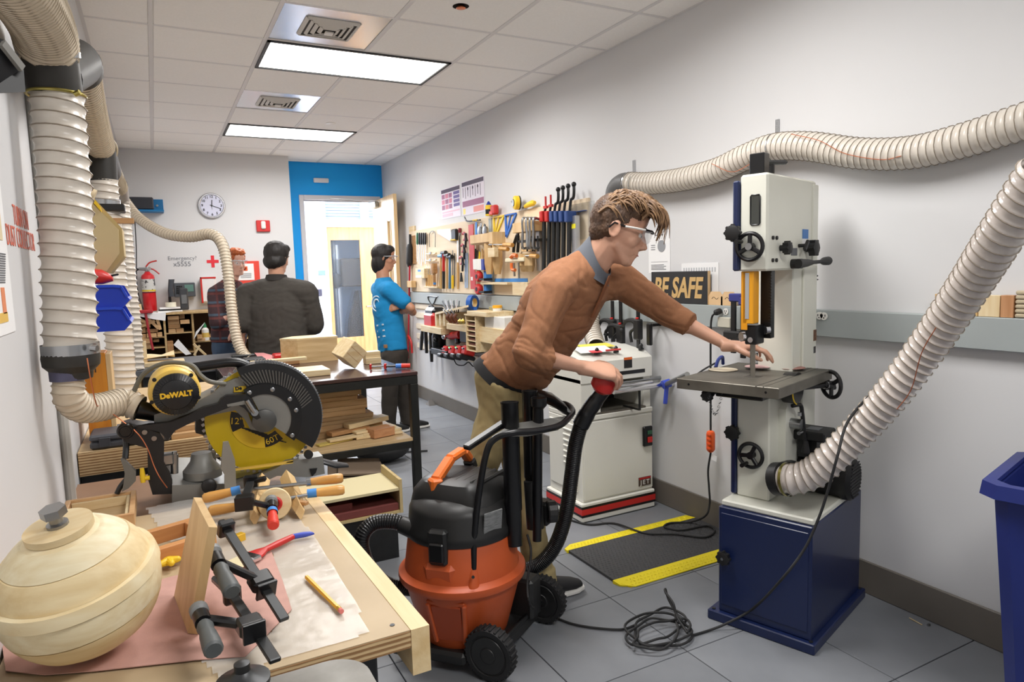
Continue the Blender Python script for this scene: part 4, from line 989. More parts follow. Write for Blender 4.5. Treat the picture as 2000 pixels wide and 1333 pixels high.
# wall clock
cc = FW(413.5, 402, 0.02); cr = (FW(440, 402)-FW(387, 402)).length/2
ck = thing('wall_clock', 'round silver rimmed wall clock on the grey end wall', 'clock', cc-V((0, 0, cr)))
part('rim', B().ring(cc, (0, 1, 0), cr*0.92, cr*0.10, 48, 10), mat('clock_silver', (200, 202, 208), 0.25, 0.8), ck)
fc = part('dial', B().lathe([(cr*0.9, 0.006), (cr*0.9, 0.02)], cc-V((0, 0.012, 0)), (0, 1, 0), 48), mat('clock_dial', (214, 216, 236), 0.5), ck)
for h in range(1, 13):
    a = radians(90-30*h); o = cc+V((cr*0.70*cos(a), -0.008, cr*0.70*sin(a)))
    part('numeral', text_b(str(h), cr*0.27, plane_M(o, (1, 0, 0), (0, 0, 1)), 0.001, 0.001), M_BLK2, fc)
def hand(ang, L, w):
    a = radians(90-ang); d = V((cos(a), 0, sin(a)))
    return B().beam(cc-d*L*0.2+V((0, -0.010, 0)), cc+d*L+V((0, -0.010, 0)), 0.002, w, 0, d.cross(V((0, 1, 0))))
part('hour_hand', hand(5, cr*0.45, cr*0.06), M_BLK2, ck); part('minute_hand', hand(110, cr*0.72, cr*0.045), M_BLK2, ck)
part('second_hand', hand(178, cr*0.3, cr*0.02), M_INK, ck); part('pin', B().lathe([(cr*.05, 0), (cr*.05, 0.006)], cc+V((0, -0.008, 0)), (0, -1, 0), 12), M_BLK2, ck)
# blue shelf with loudspeaker
M_BSH = mat('shelf_blue', (12, 112, 168), 0.5)
s0, s1 = FW(252, 416), FW(320, 416)
sh = thing('wall_shelf', 'blue L shaped wall shelf high on the end wall', 'shelf', (s0.x, YF-0.12, s0.z))
part('board', B().bb(s0.x, s1.x, YF-0.2, YF, s0.z, s0.z+0.02, 0.002), M_BSH, sh)
part('end_panel', B().bb(s1.x-0.14, s1.x, YF-0.02, YF, s0.z+0.02, FW(310, 390).z, 0.002), M_BSH, sh)
sk = thing('loudspeaker', 'dark grey box loudspeaker on the blue wall shelf', 'speaker', (0, YF-0.12, s0.z+0.021))
a, b2 = FW(252, 412, 0.18), FW(299, 385, 0.18)
part('cabinet', B().bb(a.x, b2.x, YF-0.17, YF-0.03, s0.z+0.021, b2.z, 0.012), mat('speaker_grey', (66, 68, 76), 0.6), sk)
part('grille', B().bb(a.x+0.01, b2.x-0.01, YF-0.175, YF-0.168, s0.z+0.03, b2.z-0.01, 0.004), mat('speaker_cloth', (54, 56, 62), 0.9, bump=0.2, bscale=300), sk)
part('bolt', B().lathe([(0.012, 0), (0.012, 0.012)], FW(307, 402, 0.02), (0, -1, 0), 10), M_STEEL, sk)
# fire alarm
a, b2 = FW(501, 453), FW(526, 431)
al = thing('fire_alarm', 'red square fire alarm with white strobe on the end wall', 'alarm', ((a.x+b2.x)/2, YF, a.z))
part('plate', B().bb(a.x, b2.x, YF-0.035, YF, a.z, b2.z, 0.006), mat('alarm_red', (204, 44, 44), 0.4), al)
part('strobe', B().bb(a.x+0.05, a.x+0.10, YF-0.06, YF-0.033, a.z+0.03, b2.z-0.01, 0.01), M_WHITEP, al)
# lettering and cross
le = thing('wall_lettering', 'grey words Emergency and extension number on the end wall', 'lettering', FW(355, 520))
M_LGREY = mat('letter_grey', (126, 128, 134), 0.6)
wtext('Emergency?', 356, 505, 0.062, M_LGREY, le, YF-0.001); wtext('x5555', 356, 516.5, 0.072, M_LGREY, le, YF-0.001, 0.001)
cx_, cw_ = FW(415.5, 511), 0.022
solo('red_cross', B().box(cx_-V((0, 0.002, 0)), (0.125, 0.004, 0.034)).box(cx_-V((0, 0.0022, 0)), (0.034, 0.004, 0.135)), mat('cross_red', (222, 44, 58), 0.5), 'flat red cross painted on the end wall above the telephone', 'cross')
# extinguisher
YX = YF-0.09
ex = thing('fire_extinguisher', 'red fire extinguisher with white label hanging on the end wall', 'extinguisher', P(292, 608, Y=YX))
zb, zt3 = P(292, 608, Y=YX).z, P(292, 535, Y=YX).z; xe = P(291, 570, Y=YX).x; rE = (P(305, 580, Y=YX).x-P(278, 580, Y=YX).x)/2
M_EXR = mat('extinguisher_red', (206, 26, 36), 0.3, coat=0.4)
H_ = zt3-zb
part('cylinder', B().lathe([(rE*0.9, 0), (rE, 0.01), (rE, H_*0.9), (rE*0.9, H_*0.96), (rE*0.45, H_*1.02), (rE*0.35, H_*1.06)], (xe, YX, zb), (0, 0, 1), 32), M_EXR, ex)
part('label', B().lathe([(rE*1.01, H_*0.52), (rE*1.01, H_*0.86)], (xe, YX, zb), (0, 0, 1), 32, False), mat('ext_label', (206, 206, 204), 0.5, rgb2=(70, 70, 72), vscale=26, thr=(0.42, 0.46)), ex)
part('label_strip', B().lathe([(rE*1.015, H_*0.53), (rE*1.015, H_*0.57)], (xe, YX, zb), (0, 0, 1), 32, False), mat('ext_yellow', (222, 196, 40), 0.5), ex)
part('strap', B().lathe([(rE*1.02, H_*0.49), (rE*1.02, H_*0.51)], (xe, YX, zb), (0, 0, 1), 32, False), M_BLK2, ex)
vz = zb+H_*1.06
part('valve', B().lathe([(0.02, 0), (0.024, 0.02), (0.016, 0.05)], (xe, YX, vz), (0, 0, 1), 14).cyl((xe, YX, vz+0.025), (xe-0.08, YX, vz+0.03), 0.016, n=12), M_STEEL, ex)
part('gauge', B().lathe([(0.02, 0), (0.02, 0.015)], (xe+0.02, YX-0.03, vz+0.03), (0, -1, 0), 16), M_CHROME, ex)
part('lever', B().curve([(xe-0.01, YX, vz+0.05), (xe+0.03, YX, vz+0.095), (xe+0.10, YX, vz+0.115)], 0.008, 8), mat('ext_lever', (190, 52, 46), 0.4), ex)
part('lever', B().curve([(xe, YX, vz+0.035), (xe+0.06, YX, vz+0.02), (xe+0.115, YX, vz-0.03)], 0.008, 8), mat('ext_lever2', (178, 44, 44), 0.4), ex)
part('hose', B().curve([(xe-0.08, YX, vz+0.03), (xe-0.13, YX, vz-0.01), (xe-0.145, YX, vz-0.15), (xe-0.13, YX, zb+H_*0.5), (xe-0.10, YX, zb+0.06)], 0.012, 8), M_BLK2, ex)
# telephone
YT = YF-0.06
ph = thing('telephone', 'dark grey desk telephone mounted on the end wall', 'telephone', P(355, 590, Y=YT))
def pbx(px0, py0, px1, py1, y0, y1, b=0.006, Y=None):
    a, c = P(px0, py1, Y=Y or YT), P(px1, py0, Y=Y or YT); return B().bb(a.x, c.x, y0, y1, a.z, c.z, b)
part('body', pbx(341, 552, 380, 581, YF-0.10, YF-0.03), mat('phone_grey', (74, 78, 84), 0.5), ph)
part('handset', B().loft([(P(335, 546, Y=YF-0.11), V((0.03, 0, 0)), V((0, 0.03, 0))), (P(334, 556, Y=YF-0.12), V((0.028, 0, 0)), V((0, 0.022, 0))), (P(333, 568, Y=YF-0.12), V((0.026, 0, 0)), V((0, 0.022, 0))), (P(335, 580, Y=YF-0.11), V((0.032, 0, 0)), V((0, 0.03, 0)))], 14), mat('phone_handset', (62, 66, 74), 0.45), ph)
part('screen', pbx(361, 556, 377, 570, YF-0.104, YF-0.099, 0.001), mat('phone_screen', (96, 132, 124), 0.3), ph)
kp = B()
for i in range(3):
    for j in range(4):
        o = P(346+4*i, 560+4.2*j, Y=YF-0.104); kp.box(o, (0.016, 0.006, 0.013))
part('keypad', kp, M_BLK2, ph)
part('foot', pbx(330, 578, 334, 596, YF-0.06, YF-0.03), M_BLK2, ph)
# dark upright device on the counter
dv = thing('standing_device', 'narrow dark upright device in front of the telephone', 'device', P(359, 605, Y=8.2))
part('body', pbx(353, 563, 366, 606, 8.16, 8.24, 0.01, Y=8.2), mat('device_dark', (60, 62, 66), 0.35), dv)
part('window', pbx(355, 576, 364, 594, 8.155, 8.162, 0.002, Y=8.16), mat('device_window', (110, 112, 114), 0.2), dv)
# red notice board and first aid box
rb_ = thing('notice_board', 'red notice board with white hazard sheet behind the plaid shirt', 'sign', FW(480, 560))
a, b2 = FW(447, 560), FW(505, 510)
part('board', B().bb(a.x, b2.x, YF-0.03, YF, a.z-0.15, b2.z, 0.004), mat('board_red', (224, 70, 54), 0.5), rb_)
a, b2 = FW(466, 548, .03), FW(495, 515, .03)
part('sheet', B().bb(a.x, b2.x, YF-0.034, YF-0.03, a.z, b2.z), M_PAPER, rb_)
hz = FW(478, 525, 0.036)
part('hazard_mark', B().box(hz, (0.06, 0.004, 0.05)), mat('hazard_orange', (236, 92, 30), 0.5), rb_)
hb_ = B()
for k in range(3): hb_.cyl(hz+V((0.012*cos(2.1*k+0.5), -0.003, 0.012*sin(2.1*k+0.5))), hz+V((0.012*cos(2.1*k+0.5), -0.005, 0.012*sin(2.1*k+0.5))), 0.008, n=8)
part('hazard_symbol', hb_, M_BLK2, rb_)
pl2 = B()
for k in range(4):
    a, b2 = FW(470, 535+2.6*k, .035), FW(491, 535+2.6*k, .035); pl2.bb(a.x, b2.x, YF-0.0355, YF-0.034, a.z-0.003, a.z+0.003)
part('print', pl2, M_INK, rb_)
fa = thing('first_aid_box', 'clear and red first aid cabinet beside the telephone', 'cabinet', FW(400, 590))
a, b2 = FW(393, 592), FW(420, 541)
M_FA = mat('firstaid_white', (226, 224, 226), 0.4)
part('case', B().bb(a.x, b2.x, YF-0.10, YF, a.z, b2.z, 0.02), M_FA, fa)
part('red_trim', B().bb(a.x, a.x+0.02, YF-0.105, YF-0.09, a.z, b2.z, 0.004).bb(a.x, b2.x, YF-0.105, YF-0.09, b2.z-0.02, b2.z, 0.004), M_RED, fa)
# exit style white fitting over the door
a, b2 = P(612, 357, Y=YB), P(641, 349, Y=YB)
solo('door_sign', B().bb(a.x, b2.x, YB-0.03, YB, a.z, b2.z, 0.008), mat('fitting_white', (226, 228, 236), 0.4), 'small white fitting on the blue wall above the door', 'wall fitting')
# ---- shelf unit full of wood scraps along the end wall
YU0, YU1 = 8.02, YF-0.006
def U(px, py): return P(px, py, Y=YU0)
zT = U(330, 611).z; zU0 = 0.0
M_UNIT = wood('unit_ply', (206, 178, 128), (184, 152, 104), 'Y')
un = thing('scrap_shelf', 'plywood shelf unit full of wood scraps under the telephone', 'shelf', ((U(262, 650).x+0.9)/2, 8.2, 0))
xa, xb, xc, xd = U(262, 650).x, U(320.5, 650).x, U(376, 650).x, U(452, 650).x+0.25
part('top', B().bb(xa-0.03, xd, YU0-0.04, YU1, zT-0.022, zT, 0.002), M_UNIT, un)
for x in (xa, xb, xc, xd-0.02): part('divider', B().bb(x, x+0.02, YU0, YU1, 0.0, zT-0.022), M_UNIT, un)
part('back', B().bb(xa, xd, YU1-0.01, YU1, 0, zT-0.022), mat('unit_back', (92, 66, 40), 0.7), un)
shl = []
for (x0, x1, py) in ((xa, xb, 657), (xa, xb, 677), (xb, xc, 651), (xc, xd, 671), (xb, xc, 690), (xa, xb, 700)):
    z = U(330, py).z
    part('shelf_board', B().bb(x0+0.02, x1, YU0+0.005, YU1-0.01, z-0.012, z), M_UNIT, un); shl.append((x0+0.02, x1, z))
rnd = random.Random(3)
def scraps(x0, x1, z0, h, n, lbl, grp):
    zc = z0; k = 0
    while k < n:
        x = x0+0.02; hmax = 0
        while x < x1-0.05 and k < n:
            w = rnd.uniform(0.05, 0.13); t_ = rnd.uniform(0.022, 0.05)
            if x+w > x1-0.015: break
            solo('wood_scrap', B().box((x+w/2, YU0+0.12+rnd.uniform(-0.05, 0.05), zc+t_/2+0.001), (w*0.92, 0.2, t_), 0.001), M_SCRAP, lbl, 'wood scrap', grp)
            hmax = max(hmax, t_); x += w; k += 1
        zc += hmax+0.002
        if zc > z0+h: break
scraps(shl[0][0], shl[0][1], shl[0][2], 0.17, 9, 'wood scrap in the upper left pigeonhole under the extinguisher', 'scraps in upper left pigeonhole')
scraps(shl[1][0], shl[1][1], shl[1][2], 0.07, 5, 'wood scrap on the middle left pigeonhole shelf', 'scraps in middle left pigeonhole')
scraps(shl[2][0], shl[2][1], shl[2][2], 0.16, 8, 'wood scrap in the centre pigeonhole below the papers', 'scraps in centre pigeonhole')
scraps(shl[3][0], shl[3][0]+0.20, shl[3][2], 0.05, 3, 'wood scrap beside the glue bottle in the right pigeonhole', 'scraps in right pigeonhole')
for k, (px, py, L, a) in enumerate(((276, 633, 0.16, 0.6), (284, 642, 0.2, -0.35), (300, 640, 0.14, 0.9), (310, 640, 0.13, 1.4))):
    o = U(px, py-4); 
    solo('wood_scrap', B().box(o+V((0, 0.02, 0.02)), (L, 0.10, 0.03), 0.001, Matrix.Rotation(a, 3, 'Y')), M_SCRAP, 'tilted wood scrap tossed on top of the upper left pigeonhole pile', 'wood scrap', 'tilted scraps')
solo('wood_block', B().bb(U(322, 690).x+0.03, U(340, 690).x, YU0+0.02, YU0+0.2, shl[4][2]+0.001, U(330, 667).z, 0.003), M_OAK, 'tall brown wood block standing at the bottom of the shelf unit', 'block')
def sheet(name, pts, m, label, cat, lift=(0, 0.002, 0)):
    return solo(name, B().slab(pts, lift), m, label, cat)
sheet('paper_sheet', [P(339, 674, Y=8.0), P(348, 663, Y=8.0), P(374, 692, Y=7.97), P(363, 694, Y=7.97)], M_PAPER, 'white paper sheet leaning out of the shelf bottom', 'paper')
sheet('paper_sheet', [P(378, 664, Y=8.0), P(383, 648, Y=8.0), P(400, 630, Y=7.98), P(398, 634, Y=7.98), P(386, 652, Y=8.0)], M_PAPER, 'curled white paper leaning beside the glue bottle', 'paper')
sheet('paper_sheet', [(U(258, 612).x, YU0-0.05, zT+0.001), (U(324, 612).x, YU0-0.05, zT+0.001), (U(352, 608).x, YU0+0.25, zT+0.001), (U(264, 608).x, YU0+0.25, zT+0.001)], M_PAPER, 'wide white paper lying on the shelf unit top under the extinguisher', 'paper', (0, 0, 0.003))
sheet('hanging_paper', [P(262, 612, Y=YU0-0.052), P(324, 612, Y=YU0-0.052), P(323, 627, Y=YU0-0.055), P(300, 624, Y=YU0-0.055), P(270, 618, Y=YU0-0.055)], M_PAPER, 'white paper edge hanging over the front of the shelf unit', 'paper')
for k, (px0, px1, py) in enumerate(((308, 356, 607), (310, 355, 605), (312, 352, 602.5))):
    a, b2 = P(px0, py, Y=8.15), P(px1, py, Y=8.15)
    solo('paper_stack', B().bb(a.x, b2.x, 8.06, 8.3, zT+0.004+0.016*k, zT+0.018+0.016*k, 0.001), M_PAPER if k != 1 else M_BLACK, ['lowest white paper pad on the shelf unit top', 'thin black folder between white pads on the shelf unit', 'topmost white pad of the paper stack on the shelf unit'][k], 'paper pad')
solo('tape_roll', B().lathe([(0.028, 0), (0.052, 0), (0.052, 0.05), (0.028, 0.05)], P(334, 600, Y=8.15)+V((0, 0, 0.0)), (0, 0, 1), 24, False), mat('masking_cream', (226, 220, 200), 0.6), 'cream masking tape roll on the paper stack', 'tape')
solo('pine_block', B().box(P(267, 603, Y=8.1), (0.09, 0.08, 0.09), 0.003), M_PINE, 'small pale pine block at the left end of the shelf unit top', 'block')
rdv = thing('red_inspection_tool', 'red T shaped tool hanging over the front of the scrap shelf', 'tool', P(285, 612, Y=YU0-0.07))
part('head', B().box(P(285, 609, Y=YU0-0.07), (0.13, 0.05, 0.035), 0.008), mat('deep_red', (176, 42, 50), 0.4), rdv)
part('stem', B().curve([P(284, 611, Y=YU0-0.07), P(290, 645, Y=YU0-0.07), P(299, 684, Y=YU0-0.08)], 0.012, 10), mat('deep_red2', (160, 38, 48), 0.4), rdv)
gb = thing('glue_bottle', 'white glue bottle with green cap in the right pigeonhole', 'bottle', P(400, 668, Y=8.04))
o = V((P(401, 650, Y=8.06).x, 8.06, shl[3][2]+0.001)); hgt = P(401, 640, Y=8.06).z-o.z
part('body', B().lathe([(0.034, 0), (0.037, 0.01), (0.037, hgt*0.85), (0.018, hgt)], o, (0, 0, 1), 20), M_WHITEP, gb)
part('label', B().lathe([(0.0375, hgt*0.25), (0.0375, hgt*0.6)], o, (0, 0, 1), 20, False), mat('glue_label', (214, 180, 90), 0.5), gb)
part('cap', B().lathe([(0.018, hgt), (0.018, hgt+0.02), (0.006, hgt+0.055)], o, (0, 0, 1), 14), mat('glue_green', (60, 150, 96), 0.4), gb)
fs_ = thing('folding_stand', 'pale crossed leg folding stand in front of the right pigeonhole', 'stand', P(388, 700, Y=7.9))
part('leg', B().beam(P(378, 672, Y=7.95), P(402, 694, Y=7.92), 0.02, 0.02), M_PINE, fs_); part('leg', B().beam(P(390, 675, Y=7.93), P(379, 694, Y=7.93), 0.02, 0.02), M_PINE, fs_)

# ================================================================ dark machine table and the black work table
M_DKTOP = mat('table_grey', (92, 94, 98), 0.45, var=0.15, vscale=10)
ZT = 0.9
dk = thing('machine_bench', 'long dark grey machine table in front of the scrap shelf', 'table', (0.25, 5.7, 0))
part('top', B().bb(-0.20, 0.62, 5.25, 5.98, ZT-0.05, ZT, 0.004), M_DKTOP, dk)
part('fence', B().bb(0.46, 0.62, 5.28, 5.36, ZT+0.001, ZT+0.05, 0.004), M_DARKST, dk)
part('cabinet', B().bb(-0.12, 0.56, 5.33, 5.92, 0.0, ZT-0.05), mat('bench_black', (36, 37, 40), 0.5), dk)
pb3 = ZT+0.001
for k, (px, h) in enumerate(((263, 0.17), (269, 0.20), (277, 0.21), (284, 0.18))):
    o = P(px, 705, Z=ZT); solo('pine_stick', B().bb(o.x-0.022, o.x+0.02, 5.45+0.02*k, 5.49+0.02*k, pb3, pb3+h, 0.001), M_PINEZ, 'upright pine stick in the bundle on the dark machine table', 'stick', 'pine sticks on the machine table')
o = P(300, 700, Z=ZT+0.03)
solo('wood_shaving', B().grid(lambda u, v: V((o.x-0.12+0.26*u, 5.5+0.16*v, ZT+0.05+0.03*sin(3*u+1)*sin(4*v)+0.02*u)), 10, 6), M_PINE, 'curled pale wood sheet on the dark machine table', 'wood sheet')
solo('wood_plank', B().bb(o.x-0.10, o.x+0.20, 5.42, 5.60, pb3, pb3+0.028, 0.001), M_PINE, 'flat pale plank under the curled wood sheet', 'plank')
solo('blue_clamp', B().bb(o.x-0.14, o.x-0.06, 5.32, 5.40, pb3, pb3+0.03, 0.004).cyl((o.x-0.12, 5.36, pb3+0.025), (o.x-0.13, 5.36, pb3+0.14), 0.008), mat('clamp_blue', (56, 72, 176), 0.4), 'small blue clamp standing on the dark machine table', 'clamp')

tb = thing('work_table', 'black steel frame work table with dark top in mid room', 'table', (0.9, 4.6, 0))
tc_ = P(816, 726, Z=ZT); TX1, TY0, TY1, TX0 = tc_.x, tc_.y, 5.22, 0.34
M_TTOP = mat('table_brown_laminate', (70, 50, 48), 0.25, var=0.1, coat=0.3); M_TFR = mat('table_steel_black', (56, 57, 56), 0.4, 0.6, var=0.2, vscale=15)
part('top', B().bb(TX0, TX1, TY0, TY1, ZT-0.022, ZT, 0.003), M_TTOP, tb)
for y in (TY0+0.03, TY1-0.03): part('rail', B().bb(TX0, TX1, y-0.025, y+0.025, ZT-0.075, ZT-0.023, 0.003), M_TFR, tb)
for x in (TX0+0.03, TX1-0.03): part('rail', B().bb(x-0.025, x+0.025, TY0+0.055, TY1-0.055, ZT-0.075, ZT-0.023, 0.003), M_TFR, tb)
zS = P(806, 862, Y=TY0).z
for x in (TX0+0.026, TX1-0.026):
    for y in (TY0+0.026, TY1-0.026): part('leg', B().bb(x-0.025, x+0.025, y-0.025, y+0.025, 0.0, ZT-0.075, 0.003), M_TFR, tb)
for y in (TY0+0.03, TY1-0.03): part('shelf_rail', B().bb(TX0+0.05, TX1-0.05, y-0.025, y+0.025, zS-0.045, zS, 0.003), M_TFR, tb)
part('shelf', B().bb(TX0+0.05, TX1-0.05, TY0+0.005, TY1-0.005, zS+0.001, zS+0.02, 0.001), M_PLYTOP, tb)
# lumber stacked on the lower shelf
rnd = random.Random(11); zl = zS+0.021
ORD = ['first', 'second', 'third', 'fourth', 'fifth', 'sixth', 'seventh', 'eighth', 'ninth', 'tenth', 'eleventh', 'twelfth']
for lay in range(12):
    yy = TY0+0.30; h = rnd.choice((0.025, 0.035, 0.05, 0.04))
    if zl+h > ZT-0.10: break
    for k in range(2):
        w = rnd.uniform(0.12, 0.2); L = rnd.uniform(0.6, 0.85); x1 = TX1-0.12-rnd.uniform(0, 0.12)-0.02*lay
        solo('lumber_board', B().box((x1-L/2, yy+w/2, zl+h/2), (L, w-0.004, h-0.001), 0.0015), M_SCRAP, ['front', 'rear'][k]+' board in the '+ORD[lay]+' layer up of the lumber stack on the shelf', 'board', 'lumber on the lower table shelf')
        yy += w
    zl += h
# loose offcuts in front of the stack
def loose(px0, py0, px1, py1, w, h, z, label, m=M_SCRAP, dy=0.0):
    a, b2 = P(px0, py0, Y=TY0+0.12+dy), P(px1, py1, Y=TY0+0.12+dy)
    solo('offcut', B().beam(V((a.x, a.y, z+h/2)), V((b2.x, b2.y+0.06, z+h/2+max(0, b2.z-a.z)*0.6)), w, h, 0.0015), m, label, 'offcut')
z0 = zS+0.022
loose(620, 868, 690, 858, 0.05, 0.012, z0, 'thin pale yellow strip at the left front of the lower shelf', wood('poplar', (226, 206, 120), (206, 182, 96), 'X'))
loose(640, 850, 745, 838, 0.06, 0.014, z0+0.014, 'long pale strip lying slanted over the lower shelf front', M_PINE, 0.02)
loose(642, 835, 720, 822, 0.08, 0.025, z0+0.03, 'reddish board leaning in the lower shelf pile', M_OAK, 0.10)
loose(676, 824, 758, 806, 0.08, 0.03, z0+0.058, 'thick pale board lying on top of the loose lower shelf pile', M_PINE, 0.12)
a = P(745, 845, Y=TY0+0.14); solo('offcut', B().box((a.x, TY0+0.16, z0+0.03), (0.15, 0.10, 0.055), 0.002, 0.25), wood('reddish_block', (214, 160, 116), (190, 132, 90), 'X'), 'reddish brown block sitting on the lower shelf pile', 'block')
for k, (x, L) in enumerate(((TX1-0.22, 0.30), (TX1-0.20, 0.26), (TX1-0.24, 0.28))):
    solo('offcut', B().box((x, TY0+0.20+0.02*k, z0+0.008+0.015*k), (L, 0.12, 0.014), 0.001, 0.1*k), M_PINE, ['lowest thin pale board at the right of the lower shelf', 'middle thin pale board at the right of the lower shelf', 'top thin pale board at the right of the lower shelf'][k], 'board')
# things on the table
def tbx(px, py): return P(px, py, Z=ZT)
a, b2 = tbx(553, 712), tbx(661, 703)
yb0 = a.y-0.05
bx1 = thing('wooden_casket', 'long wooden box with slanted end on the black table', 'box', ((a.x+b2.x)/2, yb0+0.1, ZT+0.001))
hB = P(600, 658, Y=yb0+0.12).z-ZT-0.001; x0, x1 = P(553, 690, Y=yb0).x, P(660, 690, Y=yb0).x; ws = x1-x0
part('body', B().slab([(x0, yb0+0.10, ZT+0.001), (x0+0.10, yb0, ZT+0.001), (x1, yb0, ZT+0.001), (x1, yb0+0.22, ZT+0.001), (x0+0.10, yb0+0.22, ZT+0.001)], (0, 0, hB-0.012)), wood('casket', (226, 198, 150), (206, 174, 124), 'X'), bx1)
part('lid', B().slab([(x0-0.003, yb0+0.10, ZT+hB-0.0105), (x0+0.10, yb0-0.003, ZT+hB-0.0105), (x1+0.003, yb0-0.003, ZT+hB-0.0105), (x1+0.003, yb0+0.223, ZT+hB-0.0105), (x0+0.10, yb0+0.223, ZT+hB-0.0105)], (0, 0, 0.012)), M_PINE, bx1)
# tipped cube with hexagonal outline
cb = thing('tipped_cube', 'pale wooden cube box balanced on its edge on the black table', 'box', (P(683, 726, Z=ZT).x, 4.42, ZT))
cxp = P(683, 700, Y=4.40)
s_ = 0.135
Rc = Matrix.Rotation(radians(28), 3, 'Z') @ Matrix.Rotation(radians(40), 3, 'Y') @ Matrix.Rotation(radians(14), 3, 'X')
b_ = B().box((0, 0, 0), (s_, s_, s_), 0.003, Rc); lo = min(p.z for p in b_.v)
b_.move(Matrix.Translation((cxp.x, 4.40, ZT+0.001-lo)))
part('shell', b_, M_PINE, cb)
b_ = B()
for sx in (-1, 1): b_.box(Rc@V((0, -s_/2-0.0005, sx*s_*0.18)), (s_*0.96, 0.0015, 0.0015), 0, Rc)
b_.move(Matrix.Translation((cxp.x, 4.40, ZT+0.001-lo)))
part('seam', b_, M_OAK, cb)
a = tbx(734, 712)
solo('pale_block', B().bb(a.x-0.06, a.x+0.045, a.y+0.02, a.y+0.10, ZT+0.001, ZT+0.045, 0.002).bb(a.x-0.06, a.x+0.045, a.y+0.03, a.y+0.10, ZT+0.046, ZT+0.085, 0.002), M_PINE, 'small pale stacked wood block near the right table corner', 'block')
g0, g1 = P(722, 717, Z=ZT+0.02), P(800, 714, Z=ZT+0.02)
rc = thing('red_clamp', 'small bar clamp with red grip on the right corner of black table', 'clamp', (g0.x+0.1, g0.y, ZT))
d = (g1-g0); 
part('bar', B().beam(g0, g0+d*0.62, 0.012, 0.007), M_STEEL, rc)
part('jaw', B().beam(g0, g0+d*0.05, 0.03, 0.036, 0.004), M_RED, rc); part('jaw', B().beam(g0+d*0.36, g0+d*0.42, 0.03, 0.036, 0.004), M_RED, rc)
part('screw', B().cyl(g0+d*0.4+V((0, -0.012, 0)), g0+d*0.68+V((0, -0.012, 0)), 0.007, n=10), M_DARKST, rc)
part('grip_band', B().cyl(g0+d*0.64+V((0, -0.012, 0)), g0+d*0.78+V((0, -0.012, 0)), 0.0155, n=14), mat('band_blue', (70, 130, 214), 0.5), rc)
part('grip', B().cyl(g0+d*0.78+V((0, -0.012, 0)), g0+d+V((0, -0.012, 0)), 0.0155, 0.014, n=14), mat('grip_red2', (226, 60, 44), 0.4), rc)
a, b2 = tbx(583, 738), tbx(645, 728)
solo('pale_board', B().bb(P(585, 735, Y=4.2).x, P(644, 735, Y=4.2).x, 4.17, 4.40, ZT+0.001, ZT+0.038, 0.002), M_PINE, 'thick pale board on the black table behind the saw guard', 'board')
a = P(490, 718, Z=ZT+0.02); b2 = P(598, 708, Z=ZT+0.02)
solo('slotted_strip', B().beam(V((a.x, a.y, ZT+0.05)), V((b2.x, b2.y, ZT+0.05)), 0.06, 0.02, 0.001), M_PINE, 'long slotted pine strip lying across the black table', 'strip')
solo('strip_support', B().bb(0.60, 0.86, 4.86, 4.96, ZT+0.001, ZT+0.038, 0.002), M_OAK, 'low brown block carrying the slotted pine strip', 'block')
a, b2 = P(500, 694, Z=ZT+0.002), P(560, 715, Z=ZT+0.002)
solo('pink_paper', B().slab([P(497, 690, Z=ZT+0.0015), P(515, 690, Z=ZT+0.0015), P(560, 702, Z=ZT+0.0015), P(545, 712, Z=ZT+0.0015), P(515, 712, Z=ZT+0.0015)], (0, 0, 0.002)), mat('pink_paper', (222, 150, 150), 0.8), 'pink paper sheet on the black table behind the saw', 'paper')
solo('red_pad', B().box(P(555, 694, Z=ZT+0.02), (0.16, 0.12, 0.03), 0.008), M_RED, 'red pad beside the wooden casket', 'pad')
solo('black_box', B().box(P(497, 707, Z=ZT+0.03), (0.13, 0.16, 0.055), 0.004), M_BLACK, 'black box with pale strip beside the dark man', 'box')
rp = thing('red_pliers', 'red handled pliers with yellow grip behind the saw guard', 'pliers', P(590, 722, Z=ZT))
part('handle', B().curve([P(575, 722, Z=ZT+0.012), P(592, 722, Z=ZT+0.012), P(612, 725, Z=ZT+0.012)], 0.008, 8), M_RED, rp)
part('handle', B().curve([P(578, 728, Z=ZT+0.012), P(596, 730, Z=ZT+0.012), P(616, 728, Z=ZT+0.012)], 0.008, 8), M_YEL, rp)
# sandpaper drawer and panels under the table
dw = thing('sandpaper_tray', 'shallow plywood tray box holding red sandpaper sheets below the table', 'tray', (0.95, 3.3, 0))
e0, e1 = P(640, 1005, Z=0.12), P(783, 1003, Z=0.12)
yd = 3.35; zd = P(783, 1002, Y=yd).z; x1 = P(784, 960, Y=yd).x; x0 = max(0.36, x1-0.95); zt4 = P(783, 958, Y=yd).z
M_DPLY = plyedge('drawer_ply', (214, 196, 150), (188, 164, 112), 0.004)
part('bottom', B().bb(x0, x1, yd, yd+0.32, zd, zd+0.014), M_DPLY, dw)
part('top', B().bb(x0, x1-0.012, yd+0.001, yd+0.32, zt4, zt4+0.014), mat('drawer_pale', (214, 202, 160), 0.6), dw)
part('end', B().bb(x1-0.012, x1+0.004, yd-0.004, yd+0.32, zd, zt4+0.06), M_DPLY, dw)
part('back', B().bb(x0, x1, yd+0.306, yd+0.32, zd+0.014, zt4), M_DPLY, dw)
part('riser', B().bb(x0+0.02, x1-0.02, yd+0.03, yd+0.3, 0.0, zd), M_DARKST, dw)
